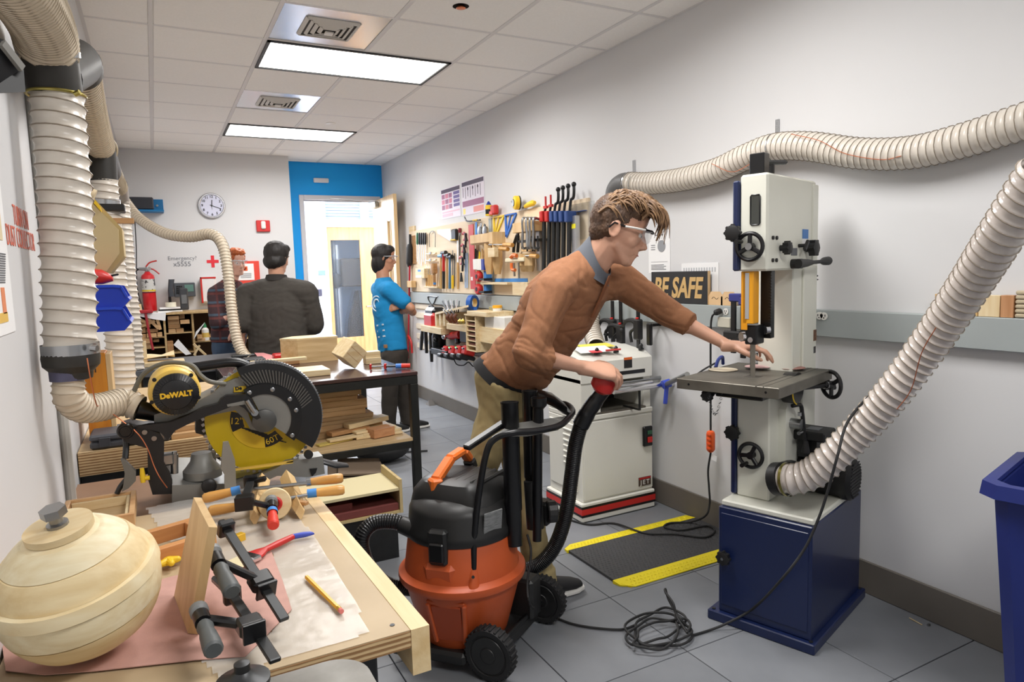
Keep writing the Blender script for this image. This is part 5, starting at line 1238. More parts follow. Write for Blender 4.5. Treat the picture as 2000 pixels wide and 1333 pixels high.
solo('sandpaper_stack', B().bb(x0+0.02, x1-0.016, yd+0.01, yd+0.28, zd+0.016, zd+0.05).bb(x0+0.02, x1-0.25, yd+0.05, yd+0.28, zd+0.05, zd+0.085), mat('sandpaper_maroon', (122, 62, 58), 0.8, var=0.1), 'stack of maroon sandpaper sheets inside the plywood tray box', 'sandpaper')
for k, (dx, dz) in enumerate(((0, 0), (0.06, 0.012))):
    solo('brown_panel', B().slab([P(640, 938, Y=3.75)+V((dx, 0, dz)), P(735, 935, Y=3.75)+V((dx, 0, dz)), P(722, 905, Y=4.1)+V((dx, 0, dz)), P(640, 905, Y=4.1)+V((dx, 0, dz))], (0, 0, 0.010)), mat('panel_brown', (120, 104, 88), 0.6), ['lower grey brown panel leaning under the black table', 'upper grey brown panel leaning under the black table'][k], 'panel')
solo('black_bag', B().ell((P(745, 880, Z=0.08).x, P(745, 890, Z=0.05).y, 0.09), (0.22, 0.16, 0.09)), M_RUB, 'low black bag on the floor behind the black table', 'bag')
a, b2 = P(700, 1040, Z=0), P(755, 1040, Z=0)
solo('floor_paper', B().slab([P(690, 1022, Z=0.003), P(752, 1030, Z=0.003), P(752, 1048, Z=0.003), P(690, 1046, Z=0.003)], (0, 0, 0.002)), M_PAPER, 'white paper scrap on the floor beside the orange vacuum', 'paper')
# ================================================================ bandsaw (local frame: x along its long side, y towards the far side)
BO = V((2.13, 1.65, 0)); BT = atan2(0.2, 0.6)
bs = thing('bandsaw', 'tall white and navy blue bandsaw with iron table', 'bandsaw', BO, BT)
M_NAVY = mat('navy_paint', (22, 36, 78), 0.35, var=0.12, vscale=4, coat=0.15); M_CREAM = mat('machine_cream', (226, 226, 214), 0.38, var=0.03)
M_IRON = mat('cast_iron', (128, 124, 114), 0.42, 0.55, rgb2=(96, 92, 84), vscale=7, bump=0.03)
M_KNOB = mat('knob_black', (24, 24, 25), 0.5)
def bp(name, b, m, parent=None, **k): return part(name, b, m, parent or bs, world=False, **k)
bp('base_plate', B().bb(0, 0.62, 0, 0.445, 0.0, 0.042, 0.004), M_NAVY)
for x, y in ((0.02, 0.425), (0.02, 0.02), (0.60, 0.02)): bp('anchor_bolt', B().cyl((x, y, 0.042), (x, y, 0.046), 0.008, n=10), M_DARKST)
cab = bp('cabinet', B().bb(0.022, 0.60, 0.022, 0.405, 0.042, 0.500, 0.004), M_NAVY)
bp('cabinet_door', B().bb(0.018, 0.024, 0.035, 0.392, 0.075, 0.475, 0.002), M_NAVY)
def knob(c, ax, r, h, lobes=8):
    c = V(c); x, y, z = frame(ax); b_ = B().lathe([(r*0.45, 0), (r*0.45, h*0.3), (r*0.85, h*0.35), (r*0.9, h*0.9), (r*0.6, h)], c, ax, 20)
    for k in range(lobes):
        a = 2*pi*k/lobes; b_.cyl(c+z*h*0.38+x*(r*0.85*cos(a))+y*(r*0.85*sin(a)), c+z*h*0.9+x*(r*0.85*cos(a))+y*(r*0.85*sin(a)), r*0.2, n=8)
    return b_
kn1 = bp('door_knob', knob((0.018, 0.37, 0.29), (-1, 0, 0), 0.03, 0.035), M_KNOB); bp('knob_screw', B().cyl((-0.018, 0.37, 0.29), (-0.019, 0.37, 0.29), 0.006, n=8), M_STEEL, kn1)
bp('top_plate', B().bb(0.036, 0.595, 0.022, 0.40, 0.500, 0.526, 0.006), M_CREAM)
# frame
lx0 = 0.125
bp('lower_body', B().bb(lx0, 0.34, 0.235, 0.375, 0.526, 0.985, 0.006), M_CREAM)
bp('lower_body_flank', B().slab([(lx0+0.09, 0.235, 0.526), (lx0+0.09, 0.235, 0.90), (lx0+0.16, 0.235, 0.985), (lx0+0.215, 0.235, 0.985), (lx0+0.215, 0.235, 0.526)], (0, -0.03, 0)), M_CREAM)
bp('lower_door', B().bb(lx0-0.004, 0.56, 0.376, 0.402, 0.53, 0.97, 0.006), M_NAVY)
bp('column', B().bb(0.325, 0.575, 0.225, 0.375, 0.526, 1.50, 0.005), M_CREAM)
bp('column_rib', B().bb(0.42, 0.57, 0.215, 0.226, 0.60, 1.49, 0.003), M_CREAM)
bp('upper_body', B().bb(0.06, 0.56, 0.222, 0.335, 1.476, 1.855, 0.008), M_CREAM)
bp('upper_lip', B().bb(0.515, 0.575, 0.216, 0.336, 1.44, 1.84, 0.004), M_CREAM)
bp('upper_door', B().bb(0.055, 0.565, 0.337, 0.365, 1.478, 1.835, 0.006), M_NAVY)
bp('window', B().slab([(0.058, 0.272+0.017*cx, 1.715+0.055*cz) for cx, cz in ((-1, -0.9), (-0.8, -1), (0.8, -1), (1, -0.9), (1, 0.9), (0.8, 1), (-0.8, 1), (-1, 0.9))], (0.004, 0, 0)), mat('window_dark', (64, 66, 62), 0.2))
bp('window_rim', B().tube([(0.058, 0.272+0.019*cx, 1.715+0.058*cz) for cx, cz in ((-1, -0.9), (-0.8, -1), (0.8, -1), (1, -0.9), (1, 0.9), (0.8, 1), (-0.8, 1), (-1, 0.9))], 0.0028, 6, closed=True), M_BLK2)
bp('guide_post_top', B().bb(0.075, 0.125, 0.245, 0.305, 1.855, 1.935, 0.003), M_BLK2)
bp('tension_handle', B().cyl((0.20, 0.28, 1.855), (0.20, 0.28, 1.90), 0.022, n=16).beam((0.15, 0.28, 1.905), (0.29, 0.25, 1.915), 0.035, 0.018, 0.008), M_KNOB)
bp('door_latch', knob((0.055, 0.352, 1.63), (-1, 0, 0), 0.034, 0.035), M_KNOB)
def handwheel(c, ax, R, grip=True, m=M_BLK2, spokes=3, rot=0.5):
    c = V(c); x, y, z = frame(ax); b_ = B().ring(c+z*0.02, ax, R, R*0.16, 32, 8).lathe([(R*0.3, 0), (R*0.3, 0.03)], c, ax, 16)
    for k in range(spokes):
        a = 2*pi*k/spokes+rot; b_.beam(c+z*0.02, c+z*0.02+x*(R*cos(a))+y*(R*sin(a)), 0.014, R*0.32, 0.004, z.cross(x*cos(a)+y*sin(a)))
    if grip: p = c+z*0.02+x*(R*0.75*cos(rot-1.05))+y*(R*0.75*sin(rot-1.05)); b_.cyl(p, p+z*0.05, R*0.14, R*0.18, 12)
    return b_
bp('handwheel', handwheel((0.06, 0.285, 1.573), (-1, 0, 0), 0.052), M_BLK2)
bp('wheel_hub', B().cyl((0.03, 0.285, 1.573), (0.026, 0.285, 1.573), 0.014, n=16), M_STEEL)
for x in (0.105, 0.14):
    for z in (1.605, 1.517): bp('bolt', B().lathe([(0.008, 0), (0.008, 0.006), (0.004, 0.007)], (x, 0.222, z), (0, -1, 0), 10), M_KNOB)
bp('tracking_knob', knob((0.18, 0.222, 1.565), (0, -1, 0), 0.026, 0.045), M_KNOB)
bp('wing_nut', B().cyl((0.37, 0.222, 1.575), (0.37, 0.19, 1.575), 0.008, n=10).beam((0.35, 0.19, 1.555), (0.39, 0.19, 1.595), 0.012, 0.02, 0.004), M_KNOB)
bp('lock_knob', knob((0.455, 0.222, 1.565), (0, -1, 0), 0.036, 0.05, 6), M_KNOB)
bp('tension_lever', B().cyl((0.30, 0.222, 1.50), (0.30, 0.18, 1.50), 0.02, n=16).loft([((0.26, 0.18, 1.50), (0, 0.016, 0), (0, 0, 0.02)), ((0.34, 0.175, 1.502), (0, 0.014, 0), (0, 0, 0.016)), ((0.40, 0.17, 1.504), (0, 0.008, 0), (0, 0, 0.008)), ((0.47, 0.165, 1.506), (0, 0.008, 0), (0, 0, 0.008)), ((0.50, 0.163, 1.507), (0, 0.017, 0), (0, 0, 0.017)), ((0.54, 0.16, 1.508), (0, 0.019, 0), (0, 0, 0.019)), ((0.552, 0.16, 1.508), (0, 0.010, 0), (0, 0, 0.010))], 14, 2), M_KNOB)
bp('blue_sticker', B().bb(0.41, 0.47, 0.219, 0.222, 1.605, 1.645), mat('sticker_blue', (60, 120, 190), 0.5)); bp('white_sticker', B().bb(0.41, 0.47, 0.2185, 0.222, 1.575, 1.605), M_PAPER)
bp('grey_sticker', B().bb(0.29, 0.35, 0.219, 0.222, 1.535, 1.565), M_INK)
bp('column_sticker', B().bb(0.535, 0.572, 0.2145, 0.226, 1.155, 1.205), mat('sticker_orange', (150, 104, 70), 0.5, rgb2=(60, 52, 44), vscale=120)); bp('column_label', B().bb(0.54, 0.565, 0.2145, 0.226, 1.10, 1.13), M_BLK2)
kb_ = bp('key_holder', B().bb(0.576, 0.596, 0.235, 0.27, 1.315, 1.395, 0.004), M_KNOB)
bp('hex_key', B().curve([(0.586, 0.25, 1.39), (0.588, 0.25, 1.43), (0.60, 0.245, 1.442), (0.63, 0.235, 1.442)], 0.004, 6).curve([(0.592, 0.245, 1.39), (0.594, 0.245, 1.415), (0.61, 0.24, 1.425), (0.635, 0.235, 1.425)], 0.003, 6), M_BLK2, kb_)
# guide post, guide and blade
yg = 0.31
bp('yellow_scale', B().bb(0.075, 0.13, yg-0.025, yg+0.02, 1.265, 1.476, 0.003), mat('scale_yellow', (240, 166, 32), 0.4))
bp('scale_flange', B().bb(0.075, 0.08, yg+0.0, yg+0.026, 1.24, 1.476, 0.001), mat('scale_yellow2', (232, 156, 28), 0.4))
bp('scale_strip', B().bb(0.073, 0.0755, yg-0.008, yg+0.008, 1.285, 1.47), mat('scale_silver', (190, 192, 194), 0.35, 0.4))
bp('rack_post', B().bb(0.165, 0.20, yg-0.06, yg-0.015, 1.20, 1.476, 0.002), M_BLK2)
rk = B()
for k in range(22): rk.box((0.163, yg-0.055, 1.215+0.0118*k), (0.006, 0.01, 0.006))
bp('rack_teeth', rk, M_BLK2)
bp('guide_block', B().bb(0.085, 0.16, yg-0.035, yg+0.015, 1.18, 1.258, 0.004), M_BLK2)
for a_, b_, r_, n_ in (((0.10, yg+0.02, 1.21), (0.085, yg+0.03, 1.21), 0.020, 20), ((0.15, yg-0.04, 1.235), (0.165, yg-0.05, 1.235), 0.018, 16), ((0.083, yg-0.012, 1.20), (0.078, yg-0.012, 1.20), 0.011, 16)): bp('guide_bearing', B().cyl(a_, b_, r_, n=n_), M_CHROME)
bp('blade', B().beam((0.108, yg-0.01, 1.045), (0.108, yg-0.01, 1.19), 0.020, 0.0012, 0, (1, 0.25, 0)), mat('blade_grey', (146, 142, 134), 0.35, 0.8))
bt_ = B()
for k in range(24): bt_.box((0.1055, yg-0.0005, 1.05+0.006*k), (0.0015, 0.003, 0.003))
bp('blade_tooth', bt_, M_DARKST)
# table
x0, x1, y0, y1, zt5 = -0.09, 0.468, 0.11, 0.535, 1.045
bp('table', B().bb(x0, x1, y0, y1, zt5-0.042, zt5, 0.002), M_IRON)
bp('mitre_slot', B().bb(x0, x1, y0+0.085, y0+0.091, zt5-0.001, zt5+0.0004).bb(x0, x1, y0+0.058, y0+0.061, zt5-0.001, zt5+0.0004), mat('slot_dark', (58, 56, 52), 0.6))
bp('blade_slot', B().bb(0.09, 0.14, 0.27, 0.33, zt5-0.001, zt5+0.0005), mat('slot_dark2', (74, 70, 64), 0.6))
for y in (0.16, 0.48): bp('table_hole', B().cyl((x0-0.0005, y, zt5-0.02), (x0+0.002, y, zt5-0.02), 0.005, n=10), M_BLK2)
bp('trunnion', B().bb(0.02, 0.28, 0.22, 0.42, 0.965, 1.0, 0.004).lathe([(0.065, 0), (0.065, 0.05)], (0.25, 0.22, 0.99), (0, -1, 0), 24), M_BLK2)
bp('trunnion_gauge', B().ring((0.25, 0.168, 0.985), (0, -1, 0), 0.062, 0.003, 20, 6, pi*0.9, pi*1.4), M_YEL)
bp('tilt_shaft', B().cyl((0.28, 0.19, 0.985), (0.40, 0.12, 0.985), 0.012, n=12), M_BLK2)
bp('shaft_collar', B().cyl((0.40, 0.12, 0.985), (0.415, 0.111, 0.985), 0.016, n=14), M_CHROME)
tw = bp('tilt_wheel', handwheel((0.415, 0.111, 0.985), (0.86, -0.5, 0), 0.055, True), M_BLK2)
bp('table_lock', knob((-0.02, 0.42, 0.985), (-1, -0.1, -0.15), 0.024, 0.05).cyl((0.02, 0.42, 0.99), (-0.03, 0.42, 0.983), 0.014, n=12), M_KNOB)
ch = B()
for k in range(15):
    t = k/14; ch.ring((x0+0.01, 0.40-0.06*t, 0.998-0.085*sin(pi*t)), (1, 0, 0) if k % 2 else (0, 0.7, 0.7), 0.005, 0.0009, 8, 4)
bp('pin_chain', ch, M_DARKST)
# lower controls
bp('brake_lever', B().curve([(0.24, 0.19, 0.915), (0.275, 0.17, 0.915), (0.285, 0.165, 0.88), (0.295, 0.16, 0.80), (0.30, 0.155, 0.745)], 0.0085, 10).lathe([(0.010, 0), (0.017, -0.035), (0.019, -0.05), (0.014, -0.052)], (0.30, 0.155, 0.76), (0, 0, 1), 14), M_KNOB)
bp('lower_latch', knob((lx0, 0.385, 0.80), (-1, 0, 0), 0.032, 0.035), M_KNOB)
bp('lower_handwheel', handwheel((lx0, 0.305, 0.715), (-1, 0, 0), 0.050, True, M_BLK2, 3, 2.2), M_BLK2)
bp('pivot_boss', B().cyl((0.27, 0.205, 0.835), (0.27, 0.16, 0.835), 0.022, n=16).cyl((0.27, 0.17, 0.87), (0.27, 0.17, 0.885), 0.008, n=8).cyl((0.25, 0.165, 0.80), (0.29, 0.165, 0.80), 0.008, n=8), M_STEEL)
bp('motor', B().cyl((0.40, 0.20, 0.60), (0.40, 0.02, 0.60), 0.085, n=28).lathe([(0.09, 0), (0.09, 0.03), (0.07, 0.045)], (0.40, 0.03, 0.60), (0, -1, 0), 28), M_KNOB)
mf = B()
for k in range(11): mf.box((0.40, -0.0155, 0.53+0.014*k), (0.13*sqrt(max(0.05, 1-((k-5)/6)**2)), 0.004, 0.006))
bp('motor_vent', mf, M_RUB)
bp('motor_box', B().bb(0.30, 0.44, 0.08, 0.22, 0.76, 0.80, 0.006), M_KNOB); bp('motor_label', B().bb(0.345, 0.40, 0.12, 0.17, 0.80, 0.802), M_INK)
bp('motor_post', B().bb(0.33, 0.41, 0.12, 0.20, 0.68, 0.76), M_DARKST)
part('dust_port', B().cyl(P(1516, 936, D=2.70), P(1532, 936, D=2.668), 0.066, n=28).cyl(P(1530, 930, D=2.70), P(1545, 925, D=2.80), 0.055, n=20), M_KNOB, bs)
Mbs = Matrix.Translation(BO) @ Matrix.Rotation(BT, 4, 'Z')
# round sanding discs, squares and blue clamp on the table
def BL(x, y, z): return Mbs@V((x, y, z))
def disc_at(px, py, r, m, label, lift=0.0, tilt=None):
    o = P(px, py, Z=zt5+0.003+lift); R = tilt or Matrix.Identity(3)
    def fn(u, v):
        a = 2*pi*u; rr = r*v; p = V((rr*cos(a), rr*sin(a), 0.010*lift*80*(1-v*v)))
        return o+R@p
    return solo('sanding_disc', B().grid(fn, 28, 5).grid(lambda u, v: fn(u, v)-V((0, 0, 0.0012)), 28, 5), m, label, 'sanding disc')
disc_at(1412, 722, 0.062, mat('disc_cream', (226, 214, 190), 0.85), 'cream backed round sanding disc flat on the bandsaw table')
disc_at(1480, 716, 0.055, mat('disc_pink', (190, 158, 156), 0.85), 'pinkish sanding disc curled up behind the blade', 0.008)
disc_at(1545, 718, 0.058, mat('disc_rust', (172, 128, 118), 0.85), 'rusty red sanding disc in front of the bandsaw column', 0.006)
sq = thing('metal_square', 'perforated metal strip held in the hand over the bandsaw table', 'ruler', P(1490, 712, Z=zt5))
sA, sB = P(1466, 690, Z=1.10), P(1508, 717, Z=zt5+0.005)
part('strip', B().beam(sA, sB, 0.028, 0.0015, 0, (-0.4, -0.6, 0.7)), mat('strip_steel', (150, 140, 132), 0.3, 0.9), sq)
for t in (0.25, 0.5, 0.75): part('hole', B().cyl(sA.lerp(sB, t)+V((-0.002, -0.003, 0.0015)), sA.lerp(sB, t)+V((-0.0015, -0.002, 0.001)), 0.004, n=10), M_PAPER, sq)
o = P(1417, 708, Z=zt5+0.02)
bcl = thing('blue_grip_clamp', 'blue spring clamp resting on the far edge of the bandsaw table', 'clamp', (o.x, o.y, zt5))
part('frame', B().curve([o+V((-0.06, 0, -0.018)), o+V((-0.035, 0.01, 0.012)), o+V((0.01, 0.03, 0.02)), o+V((0.035, 0.05, -0.015))], 0.008, 8), mat('clamp_navy', (44, 62, 140), 0.4), bcl)
part('rod', B().curve([P(1350, 740, Z=zt5-0.01), P(1375, 722, Z=zt5+0.003), P(1402, 707, Z=zt5+0.02)], 0.004, 8), M_DARKST, bcl)

# hose from the dust port up past the right edge
hr = thing('dust_hose', 'clear ribbed hose rising from the bandsaw base to the right edge', 'dust hose', BL(0.22, 0.1, 0.55))
pst = P(1528, 936, D=2.675)
hose_part(hr, [pst, P(1552, 937, D=2.635), P(1586, 926, D=2.59), P(1622, 898, D=2.54), P(1680, 840, D=2.47), P(1745, 766, D=2.37), P(1815, 672, D=2.25), P(1890, 562, D=2.08), P(1960, 452, D=1.90), P(2040, 330, D=1.75)], 0.062, 0.031, 0.008, 26, 7, M_HOSE2)
part('clamp', B().lathe([(0.0665, -0.006), (0.0665, 0.006)], P(1539, 937, D=2.657), P(1552, 937, D=2.635)-pst, 32, False), mat('clamp_brass', (150, 142, 80), 0.3, 0.9), hr)
part('ground_wire', B().curve([P(1828, 640, D=2.14), P(1800, 690, D=2.19), P(1780, 760, D=2.24), P(1752, 800, D=2.28)], 0.0016, 5), M_COPPER, hr)
# upper hose along the right wall
XH = XR-0.074
hu = thing('dust_hose', 'ribbed dust hose strapped along the upper right wall', 'dust hose', P(1500, 300, X=XH))
hpts = [(1226, 357), (1270, 358), (1330, 351), (1400, 333), (1455, 308), (1510, 288), (1580, 286), (1680, 300), (1780, 298), (1880, 275), (1960, 250), (2060, 218)]
hose_part(hu, [P(x, y, X=XH) for x, y in hpts], 0.066, 0.030, 0.007, 24, 6, M_HOSE)
part('elbow', B().curve([P(1228, 357, X=XH), P(1215, 360, X=XH), P(1204, 372, X=XH), P(1200, 400, X=XH)], 0.066, 20), mat('elbow_grey', (96, 96, 96), 0.5), hu)
part('clamp', B().lathe([(0.069, -0.006), (0.069, 0.006)], P(1231, 357, X=XH), P(1240, 357, X=XH)-P(1228, 357, X=XH), 28, False), M_CLAMPB, hu)
part('copper_wire', B().curve([P(1390, 320, X=XH-0.07), P(1430, 336, X=XH-0.07), P(1470, 318, X=XH-0.07)], 0.0018, 5), M_COPPER, hu)
part('copper_wire', B().curve([P(1545, 262, X=XH-0.06), P(1600, 275, X=XH-0.07), P(1650, 300, X=XH-0.07), P(1720, 312, X=XH-0.06), P(1760, 305, X=XH-0.06)], 0.0018, 5), M_COPPER, hu)
for px, py in ((1518, 262), (1238, 335)):
    o = P(px, py, X=XR-0.004)
    solo('hose_strap', B().bb(XR-0.006, XR-0.001, o.y-0.012, o.y+0.012, o.z-0.03, o.z+0.07, 0.001).ring(P(px-4 if px > 1300 else px+6, py+27, X=XH), P(px+12, py+24, X=XH)-P(px-12, py+30, X=XH), 0.068, 0.003, 24, 6), M_CLAMPB, 'perforated metal hose strap above the bandsaw' if px > 1300 else 'perforated metal hose strap over the wall elbow', 'strap')
# second hose dropping behind the planer
hv = thing('dust_hose', 'pale ribbed hose dropping behind the leaning person to the planer', 'dust hose', (2.62, 3.85, 0.95))
hose_part(hv, [P(1202, 395, X=XH), (XH, 3.83, 1.7), (XH-0.03, 3.85, 1.35), (2.60, 3.80, 1.12), (2.50, 3.60, 1.0)], 0.06, 0.028, 0.007, 20, 6, M_HOSE)

# ================================================================ raceway along the right wall
ZR0, ZR1 = 1.160, 1.283
rw = thing('power_raceway', 'long grey power raceway running along the right wall', 'raceway', (XR-0.02, 4.5, ZR0))
part('channel', B().bb(XR-0.045, XR, 0.2, 8.05, ZR0, ZR1, 0.003), M_RACE, rw)
def outlet(px, py):
    o = P(px, py, X=XR-0.046)
    q = part('outlet', B().lathe([(0.018, 0), (0.018, 0.004)], o, (-1, 0, 0), 18), M_WHITEP, rw)
    part('socket', B().bb(o.x-0.0055, o.x-0.004, o.y-0.008, o.y-0.005, o.z-0.002, o.z+0.008).bb(o.x-0.0055, o.x-0.004, o.y+0.005, o.y+0.008, o.z-0.002, o.z+0.008).cyl((o.x-0.0055, o.y, o.z-0.008), (o.x-0.004, o.y, o.z-0.008), 0.003, n=8), M_BLK2, q)
outlet(1418, 609); outlet(1610, 618); outlet(1601, 617)
o = P(1412, 628, X=XR-0.06)
part('switch_box', B().bb(o.x-0.012, XR-0.045, o.y-0.06, o.y+0.03, o.z-0.032, o.z+0.022, 0.003), mat('ivory', (206, 202, 186), 0.5), rw)
part('blank_plug', B().bb(XR-0.075, XR-0.045, P(1597, 617, X=XR).y-0.02, P(1597, 617, X=XR).y+0.02, 1.225, 1.265, 0.004), M_BLK2, rw)
# cord with orange inline breaker hanging from the raceway
oc = P(1404, 611, X=XR-0.07)
cd = thing('breaker_cord', 'black power cord with orange inline breaker hanging from the raceway', 'cord', (oc.x, oc.y, 0.0))
part('plug', B().beam(P(1408, 607, X=XR-0.05), P(1396, 612, X=XR-0.10), 0.03, 0.03, 0.008), M_RUB, cd)
bx_ = P(1388, 860, X=XR-0.10)
xc = XR-0.09
part('upper_cord', B().curve([P(1398, 611, X=xc), P(1390, 622, X=xc), P(1388, 660, X=xc), P(1388, 760, X=xc), P(1388, 842, X=xc)], 0.0055, 8), M_RUB, cd)
bk = part('breaker', B().lathe([(0.010, 0.0), (0.022, 0.012), (0.024, 0.02), (0.024, 0.105), (0.020, 0.118), (0.008, 0.125)], P(1388, 884, X=xc), (0, 0, 1), 16), mat('breaker_orange', (240, 98, 40), 0.4), cd)
rg = B()
for k in range(4): rg.bb(xc-0.027, xc-0.02, bx_.y-0.014, bx_.y+0.014, P(1388, 875-9*k, X=xc).z-0.004, P(1388, 875-9*k, X=xc).z+0.004)
part('breaker_rib', rg, mat('breaker_orange2', (220, 84, 34), 0.4), bk)
part('tag', B().beam(P(1390, 893, X=xc), P(1400, 898, X=xc), 0.002, 0.03), M_PAPER, cd)
zf = 0.008
part('lower_cord', B().curve([P(1388, 885, X=xc), P(1383, 920, X=xc), P(1385, 955, X=xc), P(1386, 985, X=xc), P(1378, 1008, Z=0.10), P(1350, 1020, Z=0.026), P(1310, 1022, Z=0.024), P(1298, 1030, Z=0.024), P(1330, 1036, Z=0.024), P(1380, 1028, Z=0.024), P(1396, 1038, Z=0.024), P(1375, 1050, Z=0.024), P(1320, 1044, Z=0.024), P(1260, 1042, Z=0.024), P(1200, 1023, Z=zf), P(1150, 1025, Z=zf), P(1100, 1012, Z=zf)], 0.0055, 8), M_RUB, cd)
# BE SAFE sign
s0, s1 = P(1276, 592, X=XR-0.025), P(1386, 538, X=XR-0.025)
sg = thing('safety_sign', 'black routed wooden sign with gold BE SAFE letters on the raceway', 'sign', ((s0.x+s1.x)/2, (s0.y+s1.y)/2, ZR1))
zlo = ZR1+0.001; zhi = zlo+(s1.z-s0.z)+0.02
part('board', B().bb(XR-0.04, XR-0.02, s1.y, s0.y, zlo, zhi, 0.002), mat('sign_black', (38, 38, 40), 0.6), sg)
part('side_edge', B().bb(XR-0.0395, XR-0.0205, s1.y-0.0015, s1.y, zlo, zhi), M_MAPLE, sg)
Wd = s0.y-s1.y; b_ = text_b('BE SAFE', 0.13, plane_M((XR-0.0405, (s0.y+s1.y)/2, (zlo+zhi)/2), (0, -1, 0), (0, 0, 1)), 0.003, bold=0.004)
ys2 = [p.y for p in b_.v]; zs2 = [p.z for p in b_.v]; ky = Wd*0.84/(max(ys2)-min(ys2)); kz = (zhi-zlo)*0.66/(max(zs2)-min(zs2)); my, mz = (max(ys2)+min(ys2))/2, (max(zs2)+min(zs2))/2
for p in b_.v: p.z = (zlo+zhi)/2+(p.z-mz)*kz; p.y = (s0.y+s1.y)/2+(p.y-my)*ky-(p.z-(zlo+zhi)/2)*0.15
part('letters', b_, mat('letter_gold', (206, 170, 112), 0.5), sg)
for k, px in enumerate((1398, 1424)):
    o = P(px, 580, X=XR-0.03); w = 0.055; h = 0.075
    t_ = thing('name_tag', ['left wooden name tag with clipped corners beside the safety sign', 'right wooden name tag with clipped corners beside the blue clamp'][k], 'tag', (o.x, o.y, ZR1), 0, 'wooden name tags')
    part('plate', B().slab([(XR-0.035, o.y-w, ZR1+0.001), (XR-0.035, o.y+w, ZR1+0.001), (XR-0.035, o.y+w, ZR1+h*0.6), (XR-0.035, o.y+w*0.55, ZR1+h), (XR-0.035, o.y-w*0.55, ZR1+h), (XR-0.035, o.y-w, ZR1+h*0.6)], (0.008, 0, 0)), mat('tag_wood', (228, 192, 146), 0.6, var=0.06), t_)
    part('pen_mark', B().curve([(XR-0.0355, o.y+0.025, ZR1+0.035), (XR-0.0355, o.y+0.01, ZR1+0.045), (XR-0.0355, o.y-0.01, ZR1+0.034), (XR-0.0355, o.y-0.025, ZR1+0.042)], 0.0012, 5), M_DARKST, t_)
# papers on the right wall
def wallpaper_(label, px0, py0, px1, py1, marks, name='wall_paper'):
    a, b2 = P(px0, py1, X=XR), P(px1, py0, X=XR)
    t_ = thing(name, label, 'paper', (XR, (a.y+b2.y)/2, a.z))
    part('sheet', B().bb(XR-0.003, XR-0.001, b2.y, a.y, a.z, b2.z), M_PAPER, t_)
    W, H = a.y-b2.y, b2.z-a.z
    for (u, v, du, dv, m) in marks: part('print', B().bb(XR-0.0042, XR-0.003, a.y-(u+du)*W, a.y-u*W, a.z+v*H, a.z+(v+dv)*H), m, t_)
    return t_, a, b2
lines = [(0.12, 0.08+0.035*k, 0.7-0.1*(k % 2), 0.014, M_INK) for k in range(4)]+[(0.12, 0.55+0.05*k, 0.2, 0.015, M_INK) for k in range(3)]+[(0.3, 0.88, 0.4, 0.02, M_INK), (0.12, 0.26, 0.76, 0.006, M_INK)]
t_, a, b2 = wallpaper_('instruction sheet with round diagram taped above the safety sign', 1268, 448, 1309, 534, lines)
oo = V((XR-0.004, a.y-(a.y-b2.y)*0.62, a.z+(b2.z-a.z)*0.63))
part('diagram', B().lathe([(0.001, 0), (0.036, 0), (0.036, 0.0012), (0.001, 0.0012)], oo, (-1, 0, 0), 24, False), mat('ink_mid', (150, 152, 156), 0.8), t_)
bars = [(0.06+0.07*k, 0.72, 0.03, 0.14, mat('ink_light', (186, 188, 192), 0.8)) for k in range(13)]
wallpaper_('faint tool chart paper behind the wooden name tags', 1332, 513, 1404, 575, bars)
# wood on the raceway at the right
def onrace(label, px0, px1, py0, m, th=0.02, name='board', cat='board'):
    a, b2 = P(px0, 600, X=XR-0.03), P(px1, 600, X=XR-0.03); zt6 = P((px0+px1)/2, py0, X=XR-0.03).z
    solo(name, B().bb(XR-0.04, XR-0.04+th, b2.y, a.y, ZR1+0.001, zt6, 0.001), m, label, cat)
onrace('pale pine board with bold grain leaning on the raceway', 1828, 1912, 575, wood('bold_pine', (236, 208, 150), (206, 160, 96), 'Y', 0.6), 0.018)
onrace('pine end piece on the raceway behind the rising hose', 1914, 1955, 577, M_PINEZ, 0.022)
onrace('reddish wood block on the raceway near the right edge', 1957, 1982, 577, wood('red_block', (214, 160, 116), (190, 136, 92), 'Z'), 0.03)
a = P(1984, 600, X=XR-0.03)
for k in range(6):
    solo('moulding_strip', B().bb(XR-0.042, XR-0.004, a.y-0.28, a.y-0.002, ZR1+0.002+0.0165*k, ZR1+0.0165*(k+1), 0.004), mat('moulding', (190, 176, 148), 0.5), 'thin tan moulding strip in the stack at the right end', 'moulding', 'stacked mouldings')

# ================================================================ planer
pX0, pX1, pY0, pY1 = 2.135, 2.683, 3.25, 3.66
pn = thing('thickness_planer', 'white floor standing thickness planer with red and black stripe', 'planer', ((pX0+pX1)/2, (pY0+pY1)/2, 0))
M_PW = mat('planer_white', (232, 231, 222), 0.4, var=0.02)
part('plinth', B().bb(pX0, pX1, pY0, pY1, 0.004, 0.118, 0.006), M_PW, pn)
for z0, z1, m in ((0.035, 0.10, M_BLK2), (0.05, 0.085, mat('stripe_red', (206, 44, 40), 0.4))):
    e = 0.0008 if m is M_BLK2 else 0.0016
    part('stripe', B().bb(pX0-e, pX1+e, pY0-e, pY1+e, z0, z1), m, pn)
bx0, bx1, by0, by1 = pX0+0.02, pX1-0.006, pY0+0.018, pY1-0.015
part('body', B().bb(bx0, bx1, by0, by1, 0.118, 0.61, 0.004), M_PW, pn)
part('front_panel', B().bb(bx0+0.008, bx1-0.004, by0-0.008, by0, 0.13, 0.602, 0.003), M_PW, pn)
part('side_panel', B().bb(bx0-0.008, bx0, by0+0.05, by1-0.02, 0.17, 0.58, 0.003), M_PW, pn)
